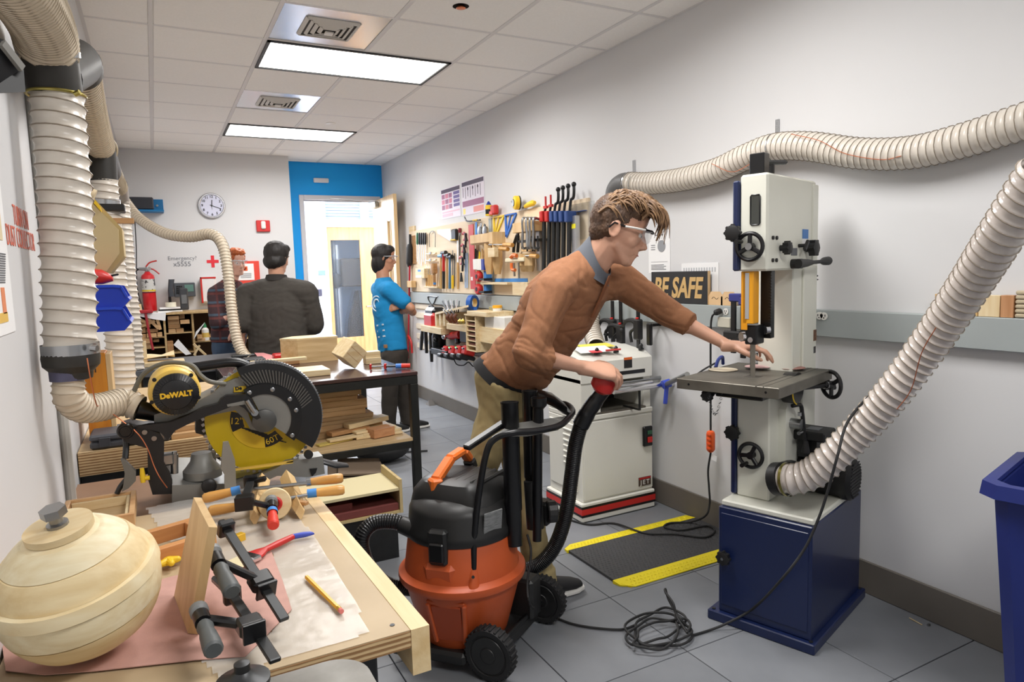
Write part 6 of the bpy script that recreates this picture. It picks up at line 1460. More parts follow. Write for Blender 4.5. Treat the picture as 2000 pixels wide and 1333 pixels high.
for k in range(7): part('louvre', B().box((bx0-0.010, by0+0.14, 0.33+0.035*k), (0.014, 0.10, 0.012), 0.004, Matrix.Rotation(0.5, 3, 'Y')), M_PW, pn)
part('bed', B().bb(bx0, bx1, by0-0.01, by1, 0.612, 0.640, 0.003), M_PW, pn)
part('bed_plate', B().bb(bx0+0.09, bx1-0.05, by0-0.005, by1, 0.641, 0.652), M_IRON, pn)
part('side_wall', B().bb(bx0, bx0+0.14, by0, by1, 0.641, 0.86, 0.004), M_PW, pn)
part('side_wall', B().bb(bx1-0.055, bx1, by0+0.01, by1, 0.641, 0.835, 0.004), M_PW, pn)
part('opening_back', B().bb(bx0+0.14, bx1-0.055, by1-0.06, by1-0.05, 0.653, 0.835), M_DARKST, pn)
part('head', B().slab([(bx0, by0-0.005, 0.835), (bx0, by0-0.005, 0.955), (bx0, by0+0.05, 0.985), (bx0, by1-0.05, 1.02), (bx0, by1, 0.98), (bx0, by1, 0.835)], (bx1-bx0, 0, 0)), M_PW, pn)
part('head_slot', B().bb(bx0+0.10, bx1-0.055, by0-0.0065, by0-0.004, 0.862, 0.884), M_BLK2, pn)
for x in (bx0+0.16, bx0+0.30, bx1-0.03): part('return_roller_post', B().lathe([(0.018, 0), (0.018, 0.01), (0.010, 0.014), (0.013, 0.03), (0.004, 0.04)], (x, by0+0.06, 0.992), (0, 0, 1), 14), M_DARKST, pn)
sw = part('switch', B().bb(bx1-0.085, bx1-0.015, by0-0.03, by0-0.008, 0.40, 0.525, 0.006), M_BLK2, pn)
part('green_button', B().bb(bx1-0.06, bx1-0.025, by0-0.036, by0-0.03, 0.475, 0.50, 0.002), mat('btn_green', (44, 92, 66), 0.4), sw); part('red_button', B().bb(bx1-0.06, bx1-0.025, by0-0.038, by0-0.03, 0.425, 0.46, 0.002), M_RED, sw)
bg = part('brand_plate', B().bb(bx1-0.115, bx1-0.02, by0-0.011, by0-0.008, 0.15, 0.205), mat('plate_brown', (92, 78, 70), 0.4, 0.4), pn)
part('brand_bar', B().bb(bx1-0.112, bx1-0.023, by0-0.0125, by0-0.011, 0.192, 0.203), mat('brand_red', (190, 44, 44), 0.4), bg)
part('brand_text', text_b('JET', 0.04, plane_M(((2*bx1-0.135)/2, by0-0.0122, 0.171), (1, 0, 0), (0, 0, 1)), 0.0015, 0.0005, spacing=1.4), M_WHITEP, bg)
wl = part('warning_label', B().bb(bx0+0.31, bx0+0.37, by0-0.0065, by0-0.004, 0.90, 0.965), M_BLK2, pn); part('warning_band', B().bb(bx0+0.31, bx0+0.37, by0-0.0075, by0-0.006, 0.95, 0.965), mat('warn_orange', (236, 112, 40), 0.5), wl)
# outfeed roller table in front of the opening, with blue star handle
for k, (z, yo, r) in enumerate(((0.80, -0.04, 0.014), (0.79, -0.10, 0.018), (0.81, 0.02, 0.012))):
    part('roller', B().cyl((bx0+0.16, by0+yo, z), (bx1+0.10 if k else bx1-0.03, by0+yo, z), r, n=16), M_CHROME if k < 2 else M_STEEL, pn)
part('roller_post', B().bb(bx0+0.345, bx0+0.355, by0-0.105, by0-0.095, 0.654, 0.785), M_BLK2, pn)
part('roller_arm', B().bb(bx0+0.345, bx0+0.355, by0-0.095, by0+0.06, 0.652, 0.662).bb(bx1-0.03, bx1-0.02, by0-0.10, by0+0.02, 0.785, 0.797), M_DARKST, pn)
hn = V((bx1-0.02, by0-0.13, 0.795))
part('blue_handle', B().cyl(hn, hn+V((0.045, -0.01, 0.01)), 0.026, n=18).beam(hn+V((0.02, -0.012, -0.01)), hn+V((0.005, -0.014, -0.115)), 0.012, 0.03, 0.004), mat('handle_blue', (56, 78, 190), 0.4), pn)
rp1 = P(1325, 738, Y=by0-0.30)
part('feed_bar', B().cyl(hn+V((0.02, 0.0, 0)), V((2.47, 2.72, 0.93)), 0.014, n=14), M_STEEL, pn)
# papers and red pencil on top of the planer
zp = 1.012
solo('yellow_paper', B().slab([(2.30, 3.44, 1.018), (2.52, 3.42, 1.016), (2.55, 3.56, 1.024), (2.33, 3.58, 1.024)], (0, 0, 0.002)), mat('paper_yellow', (240, 226, 90), 0.8), 'paper with yellow highlights on the planer top', 'paper')
solo('white_notes', B().slab([(2.20, 3.33, 1.006), (2.42, 3.30, 1.004), (2.46, 3.45, 1.022), (2.24, 3.48, 1.024)], (0, 0, 0.002)), M_PAPER, 'white note sheet on the front of the planer top', 'paper')
solo('red_note', B().slab([(2.26, 3.30, 1.006), (2.33, 3.29, 1.006), (2.34, 3.34, 1.012), (2.27, 3.35, 1.013)], (0, 0, 0.003)), mat('note_red', (214, 74, 80), 0.7), 'small red note on the planer top', 'paper')
# ================================================================ clamps hanging below the raceway
def quick_clamp(label, px, py_top, py_bot, px_j, py_j, m=None, barm=None, dx=0.09):
    a, b2 = P(px, py_top, X=XR-dx), P(px, py_bot, X=XR-dx)
    t_ = thing('hanging_clamp', label, 'clamp', (a.x, a.y, b2.z), 0, 'clamps hung under the raceway')
    m = m or M_BLACK
    part('bar', B().bb(a.x-0.006, a.x+0.006, a.y-0.013, a.y+0.013, b2.z, a.z, 0.001), barm or M_BLK2, t_)
    j = P(px_j, py_j, X=XR-dx); s = 1 if j.y > a.y else -1
    part('jaw', B().curve([V((a.x, a.y, j.z)), V((a.x-0.01, a.y+s*0.05, j.z+0.02)), V((a.x-0.02, a.y+s*0.10, j.z+0.012)), V((a.x-0.02, a.y+s*0.135, j.z-0.03))], [0.022, 0.021, 0.020, 0.020, 0.019, 0.018, 0.017, 0.016, 0.016, 0.015, 0.015, 0.014, 0.014, 0.013, 0.013, 0.012, 0.012, 0.012, 0.011, 0.011, 0.010, 0.010, 0.009, 0.009, 0.008], 10), m, t_)
    part('housing', B().bb(a.x-0.022, a.x+0.018, a.y-0.03, a.y+0.03, j.z-0.10, j.z+0.03, 0.008), m, t_)
    part('trigger', B().curve([V((a.x-0.01, a.y+s*0.025, j.z-0.03)), V((a.x-0.015, a.y+s*0.06, j.z-0.06)), V((a.x-0.015, a.y+s*0.05, j.z-0.12))], 0.010, 8), m, t_)
    part('pad', B().box((a.x-0.02, a.y+s*0.137, j.z-0.045), (0.03, 0.03, 0.02), 0.006), M_DARKST, t_)
    part('release', B().box((a.x-0.012, a.y-0.005, j.z+0.036), (0.015, 0.02, 0.012), 0.003), M_RED, t_)
    return t_
quick_clamp('hanging grip clamp leftmost under the raceway by the planer', 1196, 588, 690, 1170, 630)
quick_clamp('hanging grip clamp second from left above the planer', 1212, 585, 690, 1185, 640)
quick_clamp('hanging grip clamp alone between planer clamps and outlet', 1246, 590, 695, 1236, 632)
solo('hanging_driver', B().bb(XR-0.10, XR-0.075, P(1268, 650, X=XR-.09).y-0.02, P(1268, 650, X=XR-.09).y+0.02, P(1268, 675, X=XR-.09).z, P(1268, 632, X=XR-.09).z, 0.006).bb(XR-0.075, XR-0.001, P(1268, 650, X=XR-.09).y-0.008, P(1268, 650, X=XR-.09).y+0.008, P(1268, 636, X=XR-.09).z-0.008, P(1268, 636, X=XR-.09).z+0.008), M_BLK2, 'short black clamp handle hanging right of the lone grip clamp', 'clamp')
M_CBLUE = mat('clamp_blue2', (52, 56, 128), 0.4)
for k, (px, t0, b0) in enumerate(((1433, 578, 690), (1452, 585, 700))):
    a, b2 = P(px, t0, X=XR-0.13), P(px, b0, X=XR-0.13)
    t_ = thing('blue_bar_clamp', ['left blue headed bar clamp hanging behind the bandsaw table', 'right blue headed bar clamp hanging beside the yellow blade scale'][k], 'clamp', (a.x, a.y, b2.z))
    part('bar', B().bb(a.x-0.006, a.x+0.006, a.y-0.014, a.y+0.014, b2.z, a.z), M_BLK2, t_)
    part('head', B().bb(a.x-0.02, a.x+0.02, a.y-0.06, a.y+0.02, a.z-0.03, a.z+0.012, 0.006), M_CBLUE, t_)
    z_ = P(px, 655+10*k, X=XR-0.13).z
    part('slide', B().bb(a.x-0.02, a.x+0.02, a.y-0.05, a.y+0.06, z_-0.022, z_+0.022, 0.008), M_BLACK, t_)
    part('pad', B().bb(a.x-0.015, a.x+0.015, a.y-0.07, a.y-0.045, a.z-0.04, a.z-0.015, 0.003), M_YEL, t_)
    part('hanger', B().bb(a.x, XR-0.045, a.y-0.006, a.y+0.006, a.z-0.02, a.z-0.008), M_DARKST, t_)
for k, px in enumerate((1490, 1502, 1514)):
    a = P(px, 590, X=XR-0.10)
    t_ = thing('black_bar_clamp', ['left of three black bar clamps hanging behind the blade', 'middle of three black bar clamps hanging behind the blade', 'right of three black bar clamps hanging by the bandsaw column'][k], 'clamp', (a.x, a.y, 0.8))
    part('bar', B().bb(a.x-0.005, a.x+0.005, a.y-0.011, a.y+0.011, 0.80, a.z), M_DARKST, t_)
    part('head', B().bb(a.x-0.02, a.x+0.05, a.y-0.018, a.y+0.018, a.z-0.04, a.z, 0.004), M_BLACK, t_)
    part('slide', B().bb(a.x-0.03, a.x+0.02, a.y-0.02, a.y+0.02, 1.02, 1.06, 0.004), M_BLACK, t_)
    part('grip', B().lathe([(0.012, 0), (0.016, 0.03), (0.016, 0.09), (0.012, 0.10)], (a.x-0.03, a.y, 0.91), (0, 0, 1), 12), M_BLK2, t_)

# ================================================================ anti-fatigue mat
mx0, mx1, my0, my1 = 1.835, 2.735, 2.455, 3.03
mt = thing('floor_mat', 'black diamond tread mat with yellow borders beside the bandsaw', 'mat', ((mx0+mx1)/2, (my0+my1)/2, 0.001))
M_MATB = mat('mat_black', (62, 62, 64), 0.6); M_MATY = mat('mat_yellow', (240, 220, 28), 0.55)
part('pad', B().bb(mx0+0.01, mx1, my0+0.08, my1-0.08, 0.001, 0.016, 0.002), M_MATB, mt)
for ya, yb_ in ((my0, my0+0.085), (my1, my1-0.085)):
    part('border', B().slab([(mx0+0.05, ya, 0.001), (mx0, yb_, 0.001), (mx0, yb_, 0.0165), (mx0+0.05, ya, 0.004)], (0, 0, 0)).add([(mx0+0.07, ya, 0.001), (mx0+0.01, (ya+yb_)/2, 0.001), (mx0, yb_, 0.001), (mx1, yb_, 0.001), (mx1, ya, 0.001), (mx0+0.07, ya, 0.005), (mx0+0.01, (ya+yb_)/2, 0.009), (mx0, yb_, 0.0168), (mx1, yb_, 0.0168), (mx1, ya, 0.005)], [(0, 1, 2, 3, 4), (5, 6, 7, 8, 9), (0, 1, 6, 5), (1, 2, 7, 6), (2, 3, 8, 7), (3, 4, 9, 8), (4, 0, 5, 9)]), M_MATY, mt)
def bumps(x0, x1, y0, y1, zf, s=0.021):
    b_ = B(); i = 0; y = y0+s*0.6
    while y < y1-s*0.4:
        x = x0+s*0.6+(s/2 if i % 2 else 0); k = 0
        while x < x1-s*0.4:
            a = pi/4 if (i+k) % 2 else -pi/4; d = V((cos(a), sin(a), 0))*s*0.44; n = V((-sin(a), cos(a), 0))*s*0.15; c = V((x, y, zf(y)))
            b_.add([c-d, c+n, c+d, c-n, c+V((0, 0, 0.003))], [(0, 1, 4), (1, 2, 4), (2, 3, 4), (3, 0, 4)])
            x += s; k += 1
        y += s; i += 1
    return b_
q = part('tread_bumps', bumps(mx0+0.01, mx1, my0+0.085, my1-0.085, lambda y: 0.016), M_MATB, mt, smooth=0); q['kind'] = 'stuff'
q = part('border_bumps', bumps(mx0+0.05, mx1, my0+0.005, my0+0.085, lambda y: 0.005+0.0118*(y-my0)/0.085), M_MATY, mt, smooth=0); q['kind'] = 'stuff'
q = part('border_bumps', bumps(mx0+0.05, mx1, my1-0.085, my1-0.005, lambda y: 0.005+0.0118*(my1-y)/0.085), M_MATY, mt, smooth=0); q['kind'] = 'stuff'

# ================================================================ coiled black cord on the floor
zc = 0.007
ce_ = thing('extension_cord', 'black power cord trailing from the bandsaw into a coil on floor', 'cord', P(1285, 1235, Z=0))
pts = [P(1806, 668, D=2.36), P(1765, 716, D=2.37), P(1700, 772, D=2.42), P(1655, 826, D=2.44), P(1636, 890, D=2.40), P(1618, 955, D=2.42), P(1600, 1010, D=2.44)]
pts += [P(1570, 1075, D=2.46), P(1520, 1140, D=2.50), P(1470, 1190, Z=0.10), P(1420, 1218, Z=0.03), P(1385, 1232, Z=zc), P(1352, 1242, Z=zc)]
part('lead', B().curve(pts, 0.0052, 8), M_RUB, ce_)
coil = []
rnd = random.Random(5)
cx0, cy0 = 1286, 1232
for k in range(46):
    a = 0.2-k*2*pi/11.0; rx = 58+8*sin(k*0.9)+rnd.uniform(-10, 8); ry = 30+5*cos(k*0.7)+rnd.uniform(-6, 4)
    ox, oy = 6*sin(k*0.35), 8*cos(k*0.31)
    coil.append(P(cx0+ox+rx*cos(a), cy0+oy-ry*sin(a)*0.95-8*cos(a), Z=zc+0.0022*(k/4)+0.004*(k % 3)))
part('coil', B().curve([P(1352, 1242, Z=zc)]+coil, 0.0052, 8), M_RUB, ce_)
part('loop', B().curve([coil[-1], P(1322, 1205, Z=0.06), P(1315, 1180, Z=0.10), P(1300, 1158, Z=0.12), P(1300, 1152, Z=0.125), P(1306, 1172, Z=0.09), P(1325, 1205, Z=0.06), P(1340, 1222, Z=0.03)], 0.0052, 8), M_RUB, ce_)
part('tail', B().curve([P(1240, 1222, Z=zc), P(1215, 1230, Z=zc), P(1170, 1228, Z=zc), P(1120, 1220, Z=zc), P(1080, 1205, Z=zc), P(1052, 1192, Z=zc)], 0.0052, 8), M_RUB, ce_)
# blue bin at the right edge with a stick in it
M_BINB = mat('bin_navy', (30, 44, 116), 0.4, var=0.15, vscale=5)
tbn = thing('waste_bin', 'tall blue plastic waste bin at the right picture edge', 'bin', (2.36, 1.02, 0))
bz = 0.865; c0 = P(1940, 965, D=1.80)
xl, yfar = c0.x, c0.y+0.30
Rb = Matrix.Rotation(radians(14), 3, 'Z')
cen = V((xl+0.285, c0.y-0.06, 0))+V((RIGHT.x, RIGHT.y, 0))*0.14
def ringp(hx, hy, z): return [cen+Rb@V((x*hx, y*hy, 0))+V((0, 0, z)) for x, y in ((-1, -0.85), (-0.85, -1), (0.85, -1), (1, -0.85), (1, 0.85), (0.85, 1), (-0.85, 1), (-1, 0.85))]
def shell(rings, caps=True):
    b_ = B(); n = 8; vs = [p for r_ in rings for p in r_]
    return b_.add(vs, [(k*n+i, k*n+(i+1) % n, (k+1)*n+(i+1) % n, (k+1)*n+i) for k in range(len(rings)-1) for i in range(n)]+([tuple(range(n)), tuple(range((len(rings)-1)*n, len(rings)*n))] if caps else []))
part('body', shell([ringp(0.165, 0.20, 0.0), ringp(0.21, 0.26, bz-0.03), ringp(0.21, 0.26, bz-0.02), ringp(0.20, 0.25, bz-0.02), ringp(0.16, 0.19, 0.02)]), M_BINB, tbn)
part('rim', shell([ringp(0.203, 0.253, bz-0.012), ringp(0.205, 0.255, bz), ringp(0.235, 0.285, bz), ringp(0.24, 0.29, bz-0.04), ringp(0.225, 0.275, bz-0.04), ringp(0.212, 0.262, bz-0.012), ringp(0.203, 0.253, bz-0.012)], False), M_BINB, tbn)
part('hand_slot', B().box(cen+Rb@V((-0.205, 0, 0))+V((0, 0, bz-0.14)), (0.012, 0.10, 0.03), 0.003, Rb), M_BLK2, tbn)
sp0, sp1 = P(1955, 960, D=1.82)-V((0, 0, 0.25)), P(1952, 885, D=1.82)
sp0 = cen+Rb@V((-0.10, 0.05, 0))+V((0, 0, 0.03)); sp1 = cen+Rb@V((-0.165, 0.14, 0))+V((0, 0, 0.985))
solo('wood_stick', B().beam(sp0, sp1, 0.03, 0.009, 0.001, (1, 0, 0)), M_PINEZ, 'pale wooden stick poking out of the blue waste bin', 'stick')
# floor shavings
for k, (px, py) in enumerate(((1787, 1215), (1812, 1222))):
    o = P(px, py, Z=0.004)
    solo('wood_sliver' if k == 0 else 'screw', B().beam(o-V((0.0, 0.03, 0)), o+V((0.01, 0.03, 0)), 0.003, 0.003) if k == 0 else B().cyl(o, o+V((0.012, 0, 0)), 0.005, n=8), M_PINE if k == 0 else M_STEEL, ['thin wood sliver on the floor right of the bandsaw', 'tiny bright screw on the floor right of the bandsaw'][k], ['sliver', 'screw'][k])
# ================================================================ tool board on the right wall
XB_ = XR-0.022
def R_(px, py, d=0.04): return P(px, py, X=XR-d)
tbd = thing('tool_board', 'pale plywood tool board on the right wall above the raceway', 'tool board', (XR-0.01, 5.9, 1.29))
part('panel', B().bb(XB_, XR-0.001, 4.02, 7.80, 1.29, 2.0, 0.002), mat('board_ply', (236, 218, 190), 0.6, rgb2=(226, 204, 172), vscale=2, stretch=(1, 0.4, 6)), tbd)
part('side_board', B().bb(XB_, XR-0.001, 7.62, 7.80, 2.0, 2.06), M_PINEY, tbd)
part('batten', B().bb(XB_-0.012, XB_, 5.55, 5.60, 1.30, 1.98), M_RACE, tbd)
M_ALU = mat('aluminium', (196, 198, 202), 0.3, 0.8); M_CHIS = wood('chisel_wood', (226, 190, 130), (206, 164, 104), 'Z')
M_BLADE = mat('blade_bright', (206, 206, 208), 0.25, 0.7)
def rbox(px0, py0, px1, py1, d0, d1, b=0.002):
    a, c = R_(px0, py1, d1), R_(px1, py0, d1)
    return B().bb(XR-d1, XR-d0, min(a.y, c.y), max(a.y, c.y), min(a.z, c.z), max(a.z, c.z), b)
def rt(name, label, cat, px, py, group=None): return thing(name, label, cat, R_(px, py, 0.03), 0, group)
def stick(name, label, cat, px, segs, d=0.035, group=None, px2=None):
    """upright tool made of stacked segments: (part, y0, y1, half width m, material)"""
    t_ = rt(name, label, cat, px, segs[-1][2], group)
    for nm, y0, y1, hw, m in segs:
        a, c = R_(px, y0, d), R_(px2 or px, y1, d)
        if hw > 0: part(nm, B().loft([(a, (0, hw*0.8, 0), (hw*0.6, 0, 0)), (a.lerp(c, 0.2), (0, hw, 0), (hw*0.8, 0, 0)), (a.lerp(c, 0.8), (0, hw, 0), (hw*0.8, 0, 0)), (c, (0, hw*0.8, 0), (hw*0.6, 0, 0))], 8), m, t_)
        else: part(nm, B().beam(a, c, 0.004, -hw*2, 0.001, (0, 1, 0)), m, t_)
    return t_
# duster with red pole
du = rt('dust_brush', 'long red poled duster with black bristle head beside the tool board', 'duster', 799, 690)
part('pole', B().cyl(R_(801, 476, 0.06), R_(797, 700, 0.06), 0.011, n=10), mat('pole_red', (176, 36, 54), 0.4), du)
part('grip', B().cyl(R_(801, 458, 0.06), R_(801, 478, 0.06), 0.015, n=10), M_RUB, du)
part('bristles', B().loft([(R_(800, 477, 0.06), (0, 0.03, 0), (0.02, 0, 0)), (R_(800, 484, 0.06), (0, 0.05, 0), (0.035, 0, 0)), (R_(800, 514, 0.06), (0, 0.05, 0), (0.035, 0, 0)), (R_(799, 522, 0.06), (0, 0.015, 0), (0.015, 0, 0))], 12), M_RUB, du)
part('hook', B().curve([R_(797, 655, 0.06), R_(803, 668, 0.06), R_(805, 690, 0.06)], 0.014, 8), M_RED, du)
solo('striped_bracket', rbox(795, 549, 803, 562, 0.03, 0.09, 0.004), M_MAPLE, 'small striped wooden bracket holding the duster pole', 'bracket')
solo('wood_strip', rbox(805, 460, 809, 516, 0.022, 0.035), M_OAK, 'thin brown wood strip beside the duster', 'strip')
FN = ['leftmost', 'second', 'third', 'fourth', 'rightmost']
for k, px in enumerate((815, 819, 823, 827, 831)):
    stick('file', FN[k]+' of five black handled files at the far end of board', 'file', px, [('handle', 455, 478, 0.016, M_BLACK if k else mat('handle_green', (40, 110, 80), 0.4)), ('blade', 478, 512+4*(k % 3), -0.011, M_BLADE)], 0.045, 'row of files')
lp = rt('wire_loop', 'thin steel wire loop hanging above the spokeshaves', 'wire', 845, 483)
part('wire', B().curve([R_(839, 483), R_(839, 458), R_(845, 452), R_(850, 458), R_(850, 483)], 0.005, 6), M_STEEL, lp)
hsw = rt('hand_saw', 'hand saw with white blade and black yellow handle', 'saw', 880, 470)
part('blade', B().slab([R_(854, 449), R_(880, 447), R_(884, 470), R_(879, 471), R_(855, 456)], (-0.003, 0, 0)), mat('saw_white', (236, 236, 238), 0.35), hsw)
part('handle', rbox(881, 447, 889, 470, 0.025, 0.06, 0.01), M_BLACK, hsw); part('grip_yellow', rbox(879, 466, 888, 471, 0.02, 0.062, 0.006), M_YEL, hsw)
for k, py in enumerate((496, 509)):
    t_ = rt('spokeshave', ['upper pale wooden spokeshave on the tool board', 'lower pale wooden spokeshave on the tool board'][k], 'spokeshave', 843, py)
    a, c = R_(833, py, 0.05), R_(852, py-1, 0.05); part('body', B().curve([a, a.lerp(c, .3)+V((0, 0, -0.008)), a.lerp(c, .5), a.lerp(c, .7)+V((0, 0, -0.008)), c], 0.011, 8), M_PINEY, t_); part('blade', B().box(a.lerp(c, .5)+V((-0.012, 0, 0.004)), (0.012, 0.05, 0.022)), M_STEEL, t_)
HL = ['hammer with blue head cover and pale handle', 'hammer with red and black rubber handle', 'ball hammer with pale ash handle', 'slim hammer with blue painted handle']
for k, (px, yh, m1, m2) in enumerate(((861, 503, M_CHIS, mat('head_blue', (130, 186, 226), 0.5)), (866.5, 497, M_RED, M_DARKST), (873, 502, M_CHIS, M_DARKST), (878.5, 505, mat('handle_blue2', (70, 124, 170), 0.5), M_DARKST))):
    t_ = rt('hammer', HL[k]+' on the tool board', 'hammer', px, 564, 'hammers on the board')
    if k == 1: part('handle', B().cyl(R_(px, yh, 0.05), R_(px, 530, 0.05), 0.014, 0.016, 10), m1, t_); part('grip', B().cyl(R_(px, 530, 0.05), R_(px, 564, 0.05), 0.017, 0.015, 10), M_RUB, t_)
    else: part('handle', B().cyl(R_(px, yh, 0.05), R_(px, 564, 0.05), 0.010, 0.014, 10), m1, t_)
    c = R_(px, yh-3, 0.05); part('head', B().cyl(c+V((0, 0.06, 0)), c-V((0, 0.03, 0)), 0.018, n=12).cyl(c-V((0, 0.03, 0)), c-V((0, 0.06, 0)), 0.022, n=12), m2, t_)
stick('screwdriver', 'long screwdriver with yellow handle among the hammers', 'screwdriver', 884, [('shaft', 489, 538, 0.006, M_STEEL), ('handle', 538, 564, 0.016, M_YEL)])
stick('pry_bar', 'dark steel bar beside the yellow screwdriver', 'bar', 888, [('bar', 495, 560, -0.008, M_DARKST)])
stick('long_chisel', 'long white bladed slick with pale wooden handle on board', 'chisel', 894, [('blade', 470, 513, -0.016, mat('blade_white', (240, 240, 240), 0.3)), ('handle', 513, 565, 0.014, M_CHIS)])
stick('brush', 'small brush with dark red bristles at the board top', 'brush', 898, [('bristles', 446, 455, 0.02, mat('bristle_red', (126, 40, 46), 0.7)), ('ferrule', 455, 461, 0.012, M_STEEL), ('handle', 461, 500, 0.008, M_BLK2)])
for k, (px, py) in enumerate(((906, 462), (903, 485), (900, 509))):
    t_ = rt('spring_clamp', ['top', 'middle', 'bottom'][k]+' of three black spring clamps with pink tips', 'clamp', px, py+18, 'spring clamps')
    a = R_(px, py, 0.05); part('jaw', B().ring(a, (1, 0, 0), 0.035, 0.011, 18, 8, 0.6, 5.0), mat('tip_pink', (196, 100, 110), 0.5), t_)
    part('handle', B().beam(a+V((0, -0.05, 0.03)), a+V((0, -0.03, -0.11)), 0.02, 0.02, 0.005), M_BLK2, t_); part('handle', B().beam(a+V((0, -0.03, 0.03)), a+V((0, -0.07, -0.05)), 0.02, 0.016, 0.005), M_BLK2, t_)
t_ = rt('small_clip', 'tiny black spring clip near the bottom of the board', 'clip', 901, 548); a = R_(901, 541, 0.05)
part('jaw', B().beam(a+V((0, 0.02, -0.05)), a+V((0, 0, 0.04)), 0.016, 0.014, 0.004), M_BLK2, t_); part('jaw', B().beam(a+V((0, -0.02, -0.05)), a+V((0, 0, 0.04)), 0.016, 0.014, 0.004), M_BLK2, t_)
for k, px in enumerate((833, 837, 841, 845, 849)):
    stick('wood_chisel', FN[k]+' of five wood chisels in the low rack', 'chisel', px, [('blade', 520, 537, -0.007, M_BLADE), ('handle', 537, 560, 0.014, M_CHIS)], 0.05, 'chisels in rack')
solo('chisel_rack', rbox(828, 560, 853, 563, 0.022, 0.08), M_PINEY, 'narrow ledge carrying the row of wood chisels', 'rack')
t_ = rt('mallet', 'round headed brown wooden mallet standing among the chisels', 'mallet', 848, 556)
part('head', B().loft([(R_(847, 515, 0.075), (0, 0.05, 0), (0.03, 0, 0)), (R_(848, 533, 0.075), (0, 0.045, 0), (0.028, 0, 0)), (R_(848, 536, 0.075), (0, 0.02, 0), (0.02, 0, 0))], 10, 4), M_OAK, t_); part('handle', B().cyl(R_(848, 535, 0.075), R_(849, 559, 0.075), 0.014, 0.016, 10), M_OAK, t_); part('tape', B().cyl(R_(849, 552, 0.075), R_(849, 556, 0.075), 0.0165, n=10), M_TAPEB, t_)
t_ = rt('wall_box', 'small pine box with blue mark low on the tool board', 'box', 820, 544)
part('body', rbox(812, 525, 828, 544, 0.022, 0.10), M_PINEY, t_); part('label', rbox(812, 538, 823, 543, 0.10, 0.102, 0), M_PAPER, t_); part('mark', rbox(816, 527, 821, 531, 0.10, 0.102, 0), M_TAPEB, t_)
for k, px in enumerate((909, 912.5)):
    stick('steel_rule', ['left', 'right'][k]+' of two bluish steel rules beside the red level', 'ruler', px, [('rule', 490+4*k, 563, -0.013, mat('rule_blue', (150, 176, 206), 0.35, 0.4))])
lv = rt('spirit_level', 'long red spirit level standing upright in the board centre', 'level', 923, 565)
part('body', rbox(919, 438, 924, 565, 0.024, 0.06), M_RED, lv); part('rail', rbox(924, 438, 928, 565, 0.024, 0.055), mat('level_tan', (166, 140, 116), 0.5), lv); part('vial', rbox(920, 541, 923, 548, 0.06, 0.063, 0), M_PAPER, lv)
cdy = rt('tool_caddy', 'wooden tool caddy box fixed high on the board', 'caddy', 940, 477)
part('front', rbox(918, 455, 955, 477, 0.14, 0.152), M_MAPLE, cdy); part('side', rbox(955, 453, 961, 477, 0.022, 0.15), M_MAPLE, cdy); part('bottom', rbox(919, 475, 957, 477, 0.024, 0.14), M_MAPLE, cdy)
for k, (px, c_, a) in enumerate(((930, M_TAPEB, 0.1), (936, M_STEEL, -0.3), (943, M_DARKST, -0.35))):
    p0, p1 = R_(px, 470, 0.09), R_(px+(4 if k else 0), 434+2*k, 0.09)
    solo('try_square', B().beam(p0, p1, 0.006, 0.035, 0.001, (0, 1, 0)), c_, ['blue square', 'bright steel square', 'dark square'][k]+' standing in the wooden tool caddy', 'square')
for k, px in enumerate((940, 950)):
    solo('plane_iron_disc', B().lathe([(0.045, 0), (0.045, 0.02), (0.02, 0.024)], R_(px, 452, 0.08), (-1, 0, 0), 20), M_STEEL, ['left', 'right'][k]+' round steel disc resting in the tool caddy', 'disc')
pc = rt('pencil_box', 'white block pencil holder with blue end on the board', 'holder', 934, 528)
part('block', rbox(924, 506, 931, 527, 0.022, 0.12), M_WHITEP, pc); part('block', rbox(932, 506, 939, 528, 0.022, 0.12), M_WHITEP, pc); part('blue_end', rbox(939.5, 506, 944, 528, 0.022, 0.118), M_BLUEP, pc)
for k, (px, m) in enumerate(((928, M_BLK2), (931, M_BLK2), (936, M_YEL), (941, M_CHIS), (944, M_OAK), (948, M_BLK2))):
    solo('pencil', B().cyl(R_(px, 508, 0.09), R_(px+1, 486+3*(k % 3), 0.085), 0.008, n=6), m, ['first dark pencil', 'second dark pencil', 'yellow pencil', 'pale wooden pencil', 'brown wooden pencil', 'last dark marker'][k]+' upright in the white pencil holder', 'pencil')
for k, py in enumerate((540, 565)):
    t_ = rt('tape_measure', ['upper red tape measure on a blue holder', 'lower red tape measure on a blue holder'][k], 'tape measure', 941, py+9)
    part('holder', rbox(945, py-10, 949, py+9, 0.022, 0.09), M_TAPEB, t_); a = R_(940, py, 0.08); part('case', B().lathe([(0.042, 0), (0.05, 0.012), (0.05, 0.038), (0.042, 0.05)], a, (-1, 0, 0), 18), M_RED, t_); part('foot', rbox(935, py+4, 945, py+8, 0.05, 0.135), M_BLK2, t_); part('dial', B().lathe([(0.02, 0), (0.02, 0.003)], a-V((0.05, 0, 0)), (-1, 0, 0), 14), M_BLK2, t_)
